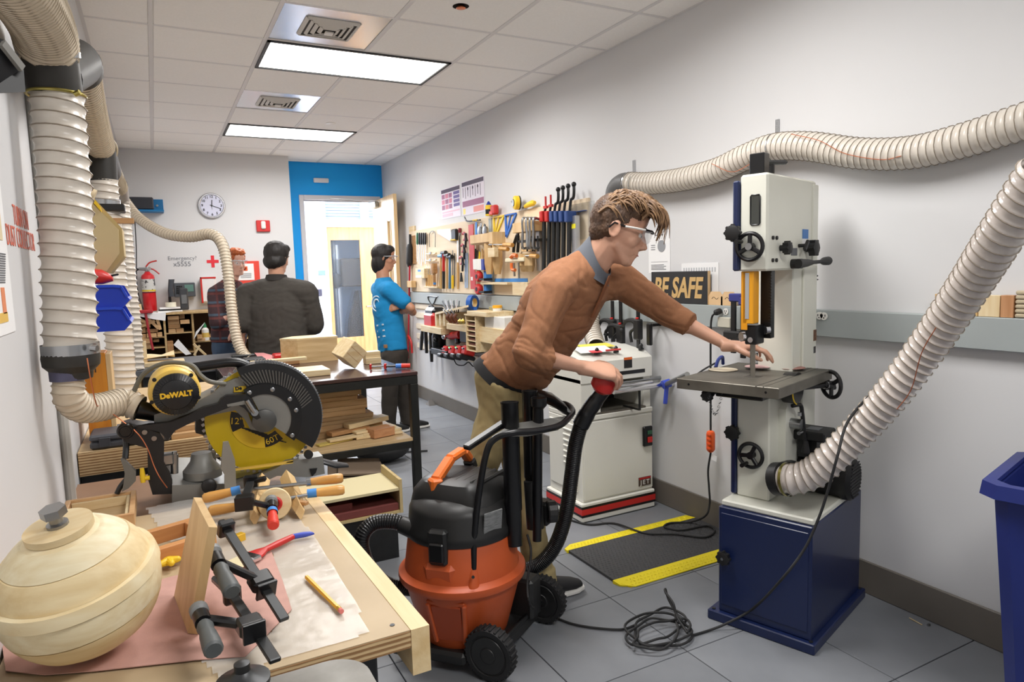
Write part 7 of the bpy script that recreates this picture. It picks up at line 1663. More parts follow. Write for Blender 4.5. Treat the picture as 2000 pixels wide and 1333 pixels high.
# things standing along the board's top edge
gl_ = rt('chalk_bottle', 'yellow and black chalk bottle with blue nozzle on board top', 'bottle', 957, 428); o = V((XR-0.05, R_(957, 420).y, 2.001)); h = R_(957, 394).z-2.0
part('body', B().lathe([(0.034, 0), (0.034, h*0.12)], o, (0, 0, 1), 16), M_YEL, gl_); part('band', B().lathe([(0.033, h*0.12), (0.033, h*0.45)], o, (0, 0, 1), 16), M_BLK2, gl_); part('shoulder', B().lathe([(0.033, h*0.45), (0.032, h*0.7), (0.026, h*0.75)], o, (0, 0, 1), 16), M_YEL, gl_); part('nozzle', B().lathe([(0.025, h*0.75), (0.02, h*0.85), (0.006, h*1.02)], o, (0, 0, 1), 16), M_BLUEP, gl_)
t_ = rt('chalk_line', 'red chalk line reel standing on the board top edge', 'reel', 967, 425); o = R_(967, 418, 0.05)
part('case', B().bb(XR-0.08, XR-0.03, o.y-0.045, o.y+0.045, 2.001, 2.085, 0.012), M_RED, t_); part('tab', B().bb(XR-0.082, XR-0.07, o.y-0.0, o.y+0.06, 2.001, 2.035, 0.004), mat('tab_red', (224, 80, 76), 0.4), t_)
t_ = rt('tape_reel', 'round yellow and black tape reel on the board top edge', 'reel', 1017, 417); o = V((XR-0.075, R_(1017, 408).y, 2.001+0.058))
part('case', B().lathe([(0.045, -0.02), (0.057, -0.012), (0.057, 0.02), (0.045, 0.028)], o, (-1, 0.25, 0), 24), M_YEL, t_); part('hub', B().lathe([(0.03, 0.028), (0.03, 0.034)], o, (-1, 0.25, 0), 20), M_BLK2, t_); part('rim', B().ring(o+V((0.02, 0, 0)), (-1, 0.25, 0), 0.05, 0.009, 24, 8), M_BLK2, t_); part('tip', B().beam(o+V((0, 0.05, 0.0)), o+V((0, 0.09, 0.02)), 0.01, 0.01), M_STEEL, t_)
t_ = rt('yellow_grip_tool', 'yellow handled tool lying on the board top edge', 'tool', 1037, 412)
part('handle', B().loft([(V((XR-0.05, R_(1028, 410).y, 2.02)), (0, 0, 0.014), (0.014, 0, 0)), (V((XR-0.05, R_(1034, 410).y, 2.028)), (0, 0, 0.02), (0.02, 0, 0)), (V((XR-0.05, R_(1043, 410).y, 2.035)), (0, 0, 0.024), (0.022, 0, 0)), (V((XR-0.05, R_(1047, 410).y, 2.035)), (0, 0, 0.014), (0.014, 0, 0))], 12), M_YEL, t_); part('neck', B().cyl(V((XR-0.05, R_(1023, 410).y, 2.012)), V((XR-0.05, R_(1029, 410).y, 2.021)), 0.009, n=10), M_STEEL, t_)
t_ = rt('utility_cutter', 'slim black and yellow cutter on the board top below posters', 'cutter', 925, 432)
part('body', B().curve([R_(907, 424, 0.05), R_(912, 432, 0.05), R_(925, 432, 0.05), R_(938, 430, 0.05)], 0.008, 6), M_BLK2, t_); part('grip', B().curve([R_(924, 431, 0.052), R_(932, 430, 0.052)], 0.009, 6), M_YEL, t_)
# speed squares
def tri(name, label, pts, m):
    t_ = rt(name, label, 'square', pts[0][0], pts[1][1]); q = [R_(x, y, 0.03) for x, y in pts]; c = (q[0]+q[1]+q[2])/3
    for i in range(3):
        a, b2 = q[i], q[(i+1) % 3]; part('edge', B().beam(a, b2, 0.012, 0.022, 0.001, (0, 1, 0.3)), m, t_)
    part('web', B().beam(q[0].lerp(q[2], .5), q[1].lerp(q[0], 0.1), 0.008, 0.016, 0, (0, 1, 0.3)), m, t_)
tri('speed_square', 'yellow triangular speed square on the board', [(964, 425), (966, 466), (984, 422)], mat('sq_yellow', (240, 210, 60), 0.45))
tri('speed_square', 'blue triangular speed square on the board', [(987, 421), (989, 463), (1008, 417)], mat('sq_blue', (58, 116, 206), 0.45))
# hand screws hanging on the board
def wall_handscrew(label, jx, y0, y1, handles):
    t_ = rt('wall_hand_screw', label, 'clamp', jx[0], y1)
    for j in jx: part('jaw', B().loft([(R_(j, y0, 0.10), (0, 0.038, 0), (0.05, 0, 0)), (R_(j+1, y0+(y1-y0)*0.65, 0.10), (0, 0.038, 0), (0.05, 0, 0)), (R_(j+1, y1, 0.085), (0, 0.03, 0), (0.03, 0, 0))], 4, 20), M_MAPLE, t_)
    for (hx0, hx1, hy) in handles: part('handle', B().cyl(R_(hx0, hy, 0.14), R_(hx1, hy+1, 0.14), 0.016, 0.018, 12), M_TURN, t_); part('spindle', B().cyl(R_(jx[0], hy, 0.14), R_(hx0, hy, 0.14), 0.006, n=8), M_STEEL, t_)
wall_handscrew('large maple hand screw hanging left of centre on board', (955, 971), 476, 536, ((976, 992, 486), (984, 1001, 478)))
wall_handscrew('smaller maple hand screw by the leaning person shoulder', (1024, 1034), 496, 531, ((1036, 1050, 500),))
solo('side_block', rbox(953, 484, 965, 503, 0.15, 0.19), M_PINEY, 'pale block fixed to the jaw of the large hand screw', 'block')
blk = rt('clamp_block', 'wide wooden block carrying small C clamps on the board', 'block', 1018, 455); part('block', rbox(1001, 431, 1038, 456, 0.022, 0.15), M_MAPLE, blk)
for k, px in enumerate((1021, 1028, 1035, 1042)):
    t_ = rt('c_clamp', FN[k if k < 3 else 4]+' of four steel C clamps hanging from the wooden block', 'clamp', px, 484, 'small C clamps')
    a, c = R_(px, 428, 0.17), R_(px+(3 if k == 1 else 0), 484, 0.17)
    part('frame', B().curve([a+V((0.05, 0, 0)), a, a.lerp(c, 0.5), c, c+V((0.05, 0, 0))], 0.010, 8), M_STEEL, t_)
    part('screw', B().cyl(c+V((0.04, 0, -0.03)), c+V((0.04, 0, 0.09)), 0.007, n=8), M_DARKST, t_)
t_ = rt('locking_pliers', 'black handled pliers hanging beside the clamp block', 'pliers', 1008, 494)
part('handle', B().curve([R_(1010, 460, 0.06), R_(1005, 475, 0.06), R_(1003, 493, 0.06)], 0.014, 8), M_BLK2, t_); part('handle', B().curve([R_(1012, 460, 0.06), R_(1012, 478, 0.06), R_(1011, 493, 0.06)], 0.014, 8), M_BLK2, t_); part('jaw', B().beam(R_(1011, 462, 0.06), R_(1012, 450, 0.06), 0.02, 0.03, 0.005), M_DARKST, t_)
solo('black_rail', rbox(1012, 466, 1050, 475, 0.022, 0.12), M_BLK2, 'black rail behind the small C clamps', 'rail')
solo('tool_ledge', rbox(1018, 485, 1040, 492, 0.022, 0.10), M_MAPLE, 'short wooden ledge with dark underside below the C clamps', 'ledge')
solo('pale_bar', rbox(986, 503, 1022, 513, 0.10, 0.16, 0.006), mat('bar_cream', (232, 220, 188), 0.5), 'pale horizontal bar across the middle of the tool board', 'bar')
t_ = rt('orange_clamp', 'orange handled clamp gripping the pale bar', 'clamp', 1003, 543)
part('jaw', B().curve([R_(1009, 500, 0.17), R_(1002, 499, 0.17), R_(998, 503, 0.17)], 0.016, 8), M_ORNG, t_); part('handle', B().curve([R_(999, 514, 0.17), R_(1000, 526, 0.17), R_(1006, 528, 0.17)], 0.014, 8), M_ORNG, t_); part('bar', B().beam(R_(1013, 513, 0.17), R_(1014, 544, 0.17), 0.01, 0.014), M_STEEL, t_); part('bar', B().beam(R_(1004, 514, 0.17), R_(1005, 540, 0.17), 0.01, 0.014), M_STEEL, t_)
solo('blue_strip', rbox(966, 544, 1030, 551, 0.022, 0.026, 0), M_TAPEB, 'blue tape strip along the lower tool board', 'tape')
solo('board_ledge', rbox(938, 552, 990, 556, 0.022, 0.11), M_PINEY, 'narrow pale ledge under the blue tape strip', 'ledge')
solo('board_box', rbox(1001, 552, 1030, 577, 0.022, 0.12), M_PINEY, 'plain pale box low on the board behind the person', 'box')
# pipe clamps in a blue bracket
br_ = rt('pipe_clamp_bracket', 'blue steel bracket carrying the row of pipe clamps', 'bracket', 1100, 420)
part('rail', rbox(1058, 412, 1141, 424, 0.022, 0.05), mat('bracket_blue', (40, 70, 130), 0.4), br_)
PN = ['first', 'second', 'third', 'fourth', 'fifth', 'sixth']
for k, px in enumerate((1063, 1073, 1082, 1091, 1101, 1112)):
    t_ = rt('pipe_clamp', PN[k]+' black pipe clamp from the left in the blue bracket', 'clamp', px, 540, 'pipe clamps')
    a, c = R_(px, 418, 0.10), R_(px-1, 545, 0.10)
    part('pipe', B().cyl(c, a, 0.017, n=12), M_DARKST, t_); 
    part('head', B().bb(a.x-0.035, XR-0.05, a.y-0.021, a.y+0.021, a.z-0.06, a.z+0.02, 0.006), M_RED if k < 2 else mat('bracket_blue', (40, 70, 130), 0.4), t_)
    tp = R_(px+3, 405-3.0*k, 0.10); part('screw', B().cyl(a, tp, 0.010, n=10), M_DARKST, t_)
    part('crank', B().curve([tp, tp+V((-0.005, -0.04, 0.01)), tp+V((-0.005, -0.05, 0.05)), tp+V((-0.005, -0.05, 0.09))], 0.011, 8).ell(tp+V((-0.005, -0.05, 0.10)), 0.018) if k > 1 else B().cyl(tp, tp+V((0, 0, 0.08)), 0.008, n=8).beam(tp+V((0, 0.022, 0)), tp-V((0, 0.022, 0)), 0.02, 0.02), M_BLK2 if k > 1 else M_RED, t_)
solo('aluminium_channel', rbox(1117, 421, 1123, 520, 0.05, 0.09), M_ALU, 'bright aluminium channel with yellow tag beside the pipe clamps', 'channel')
solo('yellow_tag', rbox(1116.5, 437, 1123.5, 447, 0.09, 0.093, 0), mat('tag_yellow', (236, 226, 40), 0.5), 'yellow tag stuck on the aluminium channel', 'tag')
solo('aluminium_rule', rbox(1048, 425, 1052, 530, 0.03, 0.05), M_ALU, 'tall aluminium rule left of the pipe clamps', 'ruler')
solo('clear_panel', rbox(1112, 392, 1160, 470, 0.024, 0.03, 0), M_GLASS, 'clear acrylic panel behind the pipe clamp heads', 'panel')
# posters
def poster(label, px0, px1, ytl, ytr, ybl, seed, top, body):
    y0, y1 = R_(px0, ytl, 0.002).y, R_(px1, ytr, 0.002).y; zt_, zb_ = R_(px0, ytl, 0.002).z, R_(px0, ybl, 0.002).z
    t_ = thing('tool_poster', label, 'poster', (XR, (y0+y1)/2, zb_)); W, H = y0-y1, zt_-zb_
    part('sheet', B().bb(XR-0.003, XR-0.001, y1, y0, zb_, zt_), mat('poster_paper', (224, 216, 226), 0.5), t_)
    def blk_(n, u, v, du, dv, m): part(n, B().bb(XR-0.004, XR-0.003, y0-(u+du)*W, y0-u*W, zt_-(v+dv)*H, zt_-v*H), m, t_)
    blk_('header', 0.02, 0.02, 0.96, 0.12, top)
    for q in body: blk_('printed_block', *q)
    return t_, y0, y1, zt_, zb_, W, H
M_MAUVE = mat('p_mauve', (150, 84, 120), 0.5); M_PINKP = mat('p_pink', (198, 110, 132), 0.5); M_PURP = mat('p_purple', (98, 80, 140), 0.5); M_PDK = mat('p_dark', (70, 56, 76), 0.5)
poster('left pink and purple tool chart poster above the tool board', 861, 898, 372, 358, 430, 1, M_PDK, [(0.04+0.19*i, 0.18+0.18*j, 0.16, 0.15, M_PINKP if (i+j) % 2 else M_MAUVE) for i in range(3) for j in range(3)]+[(0.66, 0.17+0.13*j, 0.3, 0.1, M_PURP) for j in range(4)]+[(0.05, 0.76, 0.9, 0.05, mat('p_pale', (222, 180, 196), 0.5)), (0.05, 0.84, 0.55, 0.10, mat('p_pale', (222, 180, 196), 0.5))])
poster('right purple router bit chart poster nearer the viewer', 901, 945, 357, 343, 423, 2, M_PDK, [(0.06+0.11*k, 0.18, 0.018, 0.28+0.05*(k % 2), M_PDK) for k in range(8)]+[(0.045+0.11*k, 0.20, 0.05, 0.07, M_PDK) for k in range(2, 7, 2)]+[(0.03, 0.58, 0.94, 0.17, M_MAUVE), (0.05, 0.80, 0.1, 0.16, M_YEL), (0.52, 0.79, 0.44, 0.16, mat('p_coral', (226, 140, 130), 0.5))])
# ================================================================ cleat wall below the raceway
cw_ = thing('cleat_wall', 'wall of pale horizontal cleat slats below the raceway', 'cleat wall', (XR-0.01, 6.2, 0.5))
for k, z in enumerate((1.075, 0.965, 0.835, 0.715, 0.60)):
    part('slat', B().slab([(XR-0.001, 4.4, z), (XR-0.022, 4.4, z+0.02), (XR-0.022, 4.4, z+0.075), (XR-0.001, 4.4, z+0.075)], (0, 3.3, 0)), mat('slat_ply', (236, 222, 200), 0.6, var=0.06), cw_)
vt = rt('red_shop_vacuum', 'small red and black cordless vacuum on the cleat shelf', 'vacuum', 841, 642)
part('body', rbox(827, 612, 843, 641, 0.06, 0.22, 0.03), M_RED, vt); part('lid', rbox(829, 602, 845, 622, 0.05, 0.20, 0.03), M_BLK2, vt); part('foot', rbox(842, 632, 847, 641, 0.05, 0.2, 0.02), M_BLK2, vt); part('handle', B().curve([R_(836, 603, 0.13), R_(842, 597, 0.13), R_(850, 604, 0.13)], 0.012, 8), M_BLK2, vt)
solo('cleat_shelf', rbox(822, 642, 861, 647, 0.022, 0.26), M_PINEY, 'small cleat shelf carrying the red vacuum', 'shelf')
t_ = rt('wire_stand', 'thin black wire hook standing behind the red vacuum', 'hook', 846, 597); part('wire', B().curve([R_(855, 580, 0.05), R_(836, 580, 0.05), R_(844, 596, 0.05), R_(853, 580, 0.05)], 0.006, 6), M_BLK2, t_)
for k, (x0, y0, x1, y1) in enumerate(((826, 636, 822, 684), (831, 640, 833, 690), (841, 650, 843, 707))):
    tp_ = R_(x0, y0, 0.12); tp_.z = R_(822, 647, 0.26).z+0.0005
    solo('hanging_nozzle', B().loft([(tp_, (0, 0.03, 0), (0.02, 0, 0)), (R_((x0+x1)/2, (y0+y1)/2, 0.12), (0, 0.032, 0), (0.022, 0, 0)), (R_(x1, y1, 0.12), (0, 0.03, 0), (0.016, 0, 0))], 10).cyl(tp_-V((0, 0, 0.01)), V((XR-0.0005, tp_.y, tp_.z-0.01)), 0.008, n=8), M_BLK2, ['left short black nozzle hanging under the cleat shelf', 'middle black nozzle hanging under the cleat shelf', 'longest black nozzle hanging lowest on the cleat wall'][k], 'nozzle')
ph_ = rt('plane_rack', 'pale rack holding hand planes on the cleat wall', 'rack', 880, 640)
part('shelf', B().slab([R_(850, 611, 0.05), R_(915, 596, 0.05), R_(915, 596, 0.26), R_(850, 611, 0.26)], (0, 0, -0.02)), M_PINEY, ph_)
for k in range(4): part('divider', rbox(850+8*k, 612, 852+8*k, 637, 0.05, 0.25), M_PINEY, ph_)
part('lower_shelf', rbox(872, 638, 914, 643, 0.03, 0.28), M_PINEY, ph_)
for k, px in enumerate((877, 884, 891)):
    t_ = rt('hand_plane', ['left', 'middle', 'right'][k]+' hand plane with curved brown tote in the rack', 'hand plane', px, 637, 'hand planes')
    a = R_(px, 637, 0.25); b2 = R_(px, 614, 0.25)
    part('tote', B().curve([a, a.lerp(b2, .3)+V((0.02, 0, 0)), a.lerp(b2, .7)+V((-0.02, 0, 0)), b2+V((0.0, 0, 0))], 0.0165, 10), wood('tote_brown', (126, 72, 46), (96, 50, 30), 'Z'), t_)
    part('sole', B().bb(XR-0.24, XR-0.04, a.y-0.017, a.y+0.017, a.z+0.001, a.z+0.03), M_DARKST, t_)
    part('iron', B().beam(a+V((0.05, 0, 0.03)), a+V((-0.05, 0, 0.16)), 0.03, 0.006), M_STEEL, t_)
for k, px in enumerate((900, 906)): solo('brass_knob', B().lathe([(0.02, 0), (0.026, 0.008), (0.01, 0.03)], R_(px, 628, 0.28), (-1, 0, 0), 14), mat('brass', (200, 170, 84), 0.3, 0.9), ['left', 'right'][k]+' brass knob on the plane rack', 'knob')
for k in range(7):
    p0 = R_(874+3.5*k, 611, 0.2); p1 = R_(864+3.5*k+2*k, 588-2*(k % 2), 0.17)
    solo('scraper_blade', B().beam(p0, p1, 0.003, 0.02, 0, (0, 1, 0.2)), M_BLADE if k % 2 else M_DARKST, ['first', 'second', 'third', 'fourth', 'fifth', 'sixth', 'seventh'][k]+' thin blade from the left fanned on the plane rack top', 'blade', 'fanned blades')
bt = rt('blue_tape_roll', 'roll of blue masking tape hanging on the raceway', 'tape', 923, 603); o = R_(923, 592, 0.12)
part('roll', B().lathe([(0.045, -0.025), (0.075, -0.025), (0.075, 0.025), (0.045, 0.025), (0.045, -0.025)], o, (-0.5, 0.86, 0), 28, False), mat('tape_blue2', (40, 96, 180), 0.5), bt); part('core', B().lathe([(0.044, -0.024), (0.040, -0.024), (0.040, 0.024), (0.044, 0.024)], o, (-0.5, 0.86, 0), 28, False), mat('tape_core', (214, 180, 110), 0.6), bt); part('tail', rbox(925, 600, 931, 607, 0.13, 0.132, 0), mat('tape_blue3', (50, 110, 200), 0.5), bt)
og = rt('sandpaper_organizer', 'tall pale organizer box with sandpaper slots on the cleat wall', 'organizer', 925, 685)
a, c = R_(912, 685, 0.30), R_(927, 618, 0.30)
part('side', B().bb(XR-0.30, XR-0.03, c.y-0.010, c.y, a.z, c.z), M_PINEY, og); part('side', B().bb(XR-0.30, XR-0.03, a.y, a.y+0.010, a.z, c.z), M_PINEY, og)
part('top', B().bb(XR-0.31, XR-0.03, c.y-0.015, a.y+0.015, c.z, c.z+0.012), M_PINEY, og); part('back', B().bb(XR-0.04, XR-0.03, c.y, a.y, a.z, c.z), M_OAK, og)
for k in range(7): z_ = a.z+(c.z-a.z)*(0.0+0.14*k); part('shelf', B().bb(XR-0.295, XR-0.04, c.y, a.y, z_, z_+0.008), M_PINEY, og)
for k in range(1, 6): z_ = a.z+(c.z-a.z)*0.14*k+0.009; solo('sandpaper_pad', B().bb(XR-0.28, XR-0.06, c.y+0.006, a.y-0.008, z_, z_+0.018), mat('pad_brown', (110, 70, 62), 0.8), PN[k-1]+' sandpaper pad from the bottom of the slotted organizer', 'sandpaper', 'sandpaper in organizer')
solo('organizer_top_board', rbox(912, 611, 950, 616, 0.05, 0.31), M_PINEY, 'thin pale board on top of the slotted organizer', 'board')
t_ = rt('paste_jar', 'white jar with orange lid on a white box', 'jar', 972, 621); o = R_(972, 621, 0.15); h = R_(972, 597, 0.15).z-o.z
part('jar', B().lathe([(0.038, 0), (0.04, 0.01), (0.04, h*0.8)], o, (0, 0, 1), 18), M_WHITEP, t_); part('lid', B().lathe([(0.043, h*0.8), (0.043, h), (0.03, h*1.02)], o, (0, 0, 1), 18), mat('lid_orange', (240, 176, 40), 0.4), t_)
solo('white_carton', rbox(947, 621, 985, 640, 0.08, 0.24, 0.003), M_WHITEP, 'plain white box on the cleat wall by the person', 'box')
solo('olive_tin', rbox(955, 600, 966, 617, 0.06, 0.14, 0.004), mat('tin_olive', (150, 142, 100), 0.5), 'small olive tin beside the orange lidded jar', 'tin')
solo('cleat_box', rbox(937, 645, 985, 668, 0.03, 0.26, 0.003), M_PINEY, 'pale open box behind the leaning person waist', 'box')
t_ = rt('black_router', 'black power router hanging under the cleat shelf', 'router', 858, 683)
part('body', B().lathe([(0.06, 0), (0.075, 0.03), (0.075, 0.14), (0.05, 0.19)], R_(858, 682, 0.14), (0, 0, 1), 20), M_BLK2, t_); part('base', B().lathe([(0.10, 0), (0.10, 0.015)], R_(858, 684, 0.14), (0, 0, 1), 24), M_BLACK, t_); part('knob', B().ell(R_(868, 658, 0.22), 0.03), M_CHROME, t_); part('knob', B().ell(R_(851, 664, 0.22), 0.028), M_BLK2, t_)
solo('cleat_lower_shelf', rbox(842, 687, 872, 691, 0.022, 0.24), M_BLACK, 'black ledge below the hanging router', 'ledge')
for k, px in enumerate((876, 889, 902, 915)):
    t_ = rt('battery_charger', ['leftmost', 'second', 'third', 'rightmost'][k]+' red battery charger in the low row of four', 'charger', px, 694, 'battery chargers')
    o = R_(px, 686, 0.18)
    part('battery', B().box(o, (0.11, 0.10, 0.09), 0.014, Matrix.Rotation(0.3, 3, 'Y')), M_RED, t_); part('base', B().box(o+V((-0.03, 0, -0.055)), (0.17, 0.10, 0.04), 0.012, Matrix.Rotation(0.3, 3, 'Y')), M_BLACK, t_)
    part('slot', B().box(o+V((-0.05, 0.0, 0.03)), (0.03, 0.04, 0.01), 0.002), M_BLK2, t_)
    if k in (1, 2): part('led', B().box(o+V((-0.055, 0.02, 0.038)), (0.012, 0.016, 0.012), 0.003), mat('led_green', (60, 240, 120), 0.4, emit=1.5), t_)
    part('bracket', B().bb(o.x, XR-0.001, o.y-0.01, o.y+0.01, o.z-0.03, o.z-0.015), M_DARKST, t_)
solo('charger_cables', B().curve([R_(886, 700, 0.16), R_(892, 712, 0.16), R_(905, 714, 0.15), R_(915, 708, 0.15), R_(925, 716, 0.15), R_(935, 706, 0.12)], 0.006, 6), M_RUB, 'black charger cables dangling below the red chargers', 'cable')
t_ = rt('red_drill', 'red and black power tool in shadow under the plane rack', 'drill', 895, 660)
part('body', B().cyl(R_(880, 656, 0.14), R_(900, 654, 0.14), 0.04, n=14), M_RED, t_); part('chuck', B().cyl(R_(873, 657, 0.14), R_(880, 656, 0.14), 0.028, 0.035, 12), M_STEEL, t_); part('grip', B().beam(R_(893, 656, 0.14), R_(895, 672, 0.14), 0.05, 0.05, 0.012), M_BLK2, t_)
solo('black_jig', rbox(898, 648, 910, 668, 0.05, 0.2, 0.006), M_BLACK, 'black tool case in shadow left of the organizer', 'case')

o = P(845, 793, Z=0)
solo('door_stop', B().add([(o.x-0.04, o.y, 0.001), (o.x+0.04, o.y, 0.001), (o.x+0.04, o.y+0.12, 0.001), (o.x-0.04, o.y+0.12, 0.001), (o.x-0.02, o.y+0.06, 0.06), (o.x+0.02, o.y+0.06, 0.06)], [(0, 1, 2, 3), (0, 1, 5, 4), (3, 2, 5, 4), (0, 4, 3), (1, 5, 2)]), mat('wedge_grey', (120, 116, 112), 0.6), 'small grey wedge on the floor by the right baseboard', 'door stop')
solo('floor_rod', B().cyl(P(780, 884, Z=0.012), P(835, 881, Z=0.012), 0.008, n=10), M_RUB, 'thin black rod lying on the floor beside the black table leg', 'rod')
# ================================================================ orange shop vacuum
VC = V((1.007, 2.41, 0)); W1, W2 = V((0.997, 2.149, 0)), V((1.373, 2.407, 0))
axl = (W2-W1).normalized(); fw = V((-axl.y, axl.x, 0))
va = thing('shop_vacuum', 'big orange and black wheeled shop vacuum in front of the person', 'vacuum', VC)
M_VO = mat('vac_orange', (206, 92, 44), 0.42, var=0.14, vscale=5); M_VB = mat('vac_black', (36, 36, 36), 0.42, var=0.25, vscale=8)
def VL(r, z, ang): return VC+V((r*cos(ang), r*sin(ang), z))
part('drum', B().lathe([(0.155, 0.06), (0.168, 0.075), (0.232, 0.31), (0.25, 0.318), (0.254, 0.33), (0.252, 0.345), (0.236, 0.352), (0.228, 0.36), (0.208, 0.50), (0.20, 0.51)], VC, (0, 0, 1), 48), M_VO, va)
lid = part('lid', B().lathe([(0.212, 0.495), (0.216, 0.51), (0.214, 0.53), (0.205, 0.545), (0.200, 0.60), (0.185, 0.625), (0.15, 0.645), (0.08, 0.66), (0.01, 0.662)], VC, (0, 0, 1), 48), M_VB, va)
hood = VC+V((0.02, 0.02, 0)); Rh = Matrix((V((axl.x, axl.y, 0)), V((fw.x, fw.y, 0)), V((0, 0, 1)))).transposed()
part('motor_hood', B().loft([(hood+V((0, 0, 0.60)), axl*0.165, fw*0.19), (hood+V((0, 0, 0.66)), axl*0.155, fw*0.175), (hood+V((0, 0, 0.70)), axl*0.13, fw*0.14), (hood+V((0, 0, 0.712)), axl*0.09, fw*0.10)], 28, 3.5), M_VB, va)
for k in range(5):
    y = -0.13+0.035*k; part('hood_rib', B().beam(hood+axl*-0.09+fw*y+V((0, 0, 0.695)), hood+axl*0.11+fw*y+V((0, 0, 0.695)), 0.016, 0.035, 0.006), M_VB, va)
# latch, recess and drain boss on the drum front (towards the viewer)
ang = atan2(-VC.y, -VC.x)   # direction of the viewer
aL = ang-0.42
def face_box(r, z, a, w, h, d, m, nm, b=0.006, tilt=0.0):
    Rz = Matrix.Rotation(a, 3, 'Z')@Matrix.Rotation(tilt, 3, 'Y'); return part(nm, B().box(VL(r, z, a), (d, w, h), b, Rz), m, va)
face_box(0.208, 0.50, aL, 0.075, 0.135, 0.04, M_VB, 'latch', 0.01); face_box(0.228, 0.485, aL, 0.060, 0.075, 0.02, M_BLK2, 'latch_lever', 0.006)
face_box(0.205, 0.40, aL, 0.13, 0.075, 0.04, M_VO, 'drum_bulge', 0.018, 0.12)
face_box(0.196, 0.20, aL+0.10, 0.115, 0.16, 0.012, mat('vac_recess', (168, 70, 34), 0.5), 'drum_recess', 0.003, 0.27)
face_box(0.206, 0.20, aL-0.20, 0.018, 0.18, 0.02, M_VO, 'recess_edge', 0.004, 0.27); face_box(0.206, 0.20, aL+0.42, 0.018, 0.18, 0.02, M_VO, 'recess_edge', 0.004, 0.27); face_box(0.213, 0.29, aL+0.10, 0.15, 0.018, 0.02, M_VO, 'recess_edge', 0.004, 0.27)
face_box(0.206, 0.575, ang+0.62, 0.085, 0.085, 0.006, mat('vac_label', (150, 152, 152), 0.6, rgb2=(96, 98, 98), vscale=40, stretch=(1, 1, 12)), 'label', 0.001, 0.12)
# orange carrying handle
ho = hood+fw*0.05+axl*0.02
hp = [ho-axl*0.135+V((0, 0, 0.645)), ho-axl*0.13+V((0, 0, 0.715)), ho-axl*0.02+V((0, 0, 0.765)), ho+axl*0.075+V((0, 0, 0.775)), ho+axl*0.12+V((0, 0, 0.725)), ho+axl*0.14+V((0, 0, 0.68))]
part('carry_handle', B().beam(hp[0], hp[1], 0.055, 0.05, 0.008).beam(hp[1]-V((0, 0, 0.01)), hp[2], 0.045, 0.034, 0.008).beam(hp[2]-axl*0.006, hp[3], 0.045, 0.03, 0.008).beam(hp[3], hp[4], 0.045, 0.032, 0.008), M_ORNG, va)
part('handle_foot', B().beam(hp[4], hp[5], 0.05, 0.04, 0.008), M_VB, va)
# wheels
def wheel(c, r, w, sgn):
    a = axl*sgn
    t1 = part('wheel', B().lathe([(r*0.80, -w*0.5), (r*0.97, -w*0.5), (r, -w*0.3), (r, w*0.3), (r*0.97, w*0.5), (r*0.80, w*0.5), (r*0.76, w*0.42), (r*0.2, w*0.48), (r*0.17, w*0.3)], c, a, 40), M_RUB, va)
    tr = B()
    x, y, z = frame(a)
    for k in range(30):
        q = 2*pi*k/30; d = x*cos(q)+y*sin(q); tr.beam(c+d*r*1.0-z*w*0.46, c+d*r*1.0+z*w*0.46, 0.009, 0.010, 0.002, d)
    part('tread', tr, M_RUB, t1)
    part('hub_cap', B().lathe([(r*0.72, w*0.44), (r*0.70, w*0.50), (r*0.3, w*0.46), (r*0.28, w*0.52), (r*0.02, w*0.53)], c, a, 32, False), M_VB, t1)
r1 = 0.098
wheel(W1+V((0, 0, r1+0.006)), r1, 0.05, -1); wheel(W2+V((0, 0, r1+0.006)), r1, 0.05, -1)
part('axle', B().cyl(W1+V((0, 0, r1+0.006)), W2+V((0, 0, r1+0.006)), 0.011, n=12), M_DARKST, va)
mid = (W1+W2)/2
part('cart_base', B().beam(mid+axl*-0.17+fw*0.06+V((0, 0, 0.065)), mid+axl*0.19+fw*0.06+V((0, 0, 0.065)), 0.12, 0.07, 0.015).beam(W1+axl*-0.0+fw*0.10+V((0, 0, 0.06)), W1+fw*0.42+axl*-0.04+V((0, 0, 0.055)), 0.06, 0.05, 0.012), M_VB, va)
part('cart_block', B().box(mid+axl*0.11+fw*0.03+V((0, 0, 0.17)), (0.09, 0.12, 0.17), 0.012, Rh), M_VB, va)
for s_ in (-0.10, 0.16):
    c = VC+fw*0.16+axl*s_+V((0, 0, 0.03)); part('caster', B().cyl(c-axl*0.012, c+axl*0.012, 0.028, n=16), M_BLK2, va)
# push bar
pbp = [P(925, 1112, D=2.50), P(926, 1050, D=2.50), P(936, 960, D=2.50), P(950, 885, D=2.50), P(966, 858, D=2.50), P(1000, 846, D=2.50), P(1050, 842, D=2.55), P(1092, 832, D=2.62), P(1112, 815, D=2.70), P(1118, 802, D=2.78), P(1105, 790, D=2.86), P(1082, 790, D=2.90)]
part('push_bar', B().curve(pbp, 0.0125, 12), M_BLK2, va)
part('bar_socket', B().loft([(P(925, 1155, D=2.495), (0.025, 0, 0), (0, 0.02, 0)), (P(925, 1095, D=2.51), (0.018, 0, 0), (0, 0.016, 0))], 14), M_VO, va)
part('bar_screw', B().cyl(P(924, 1128, D=2.46), P(924, 1128, D=2.47), 0.006, n=10), M_BLK2, va)
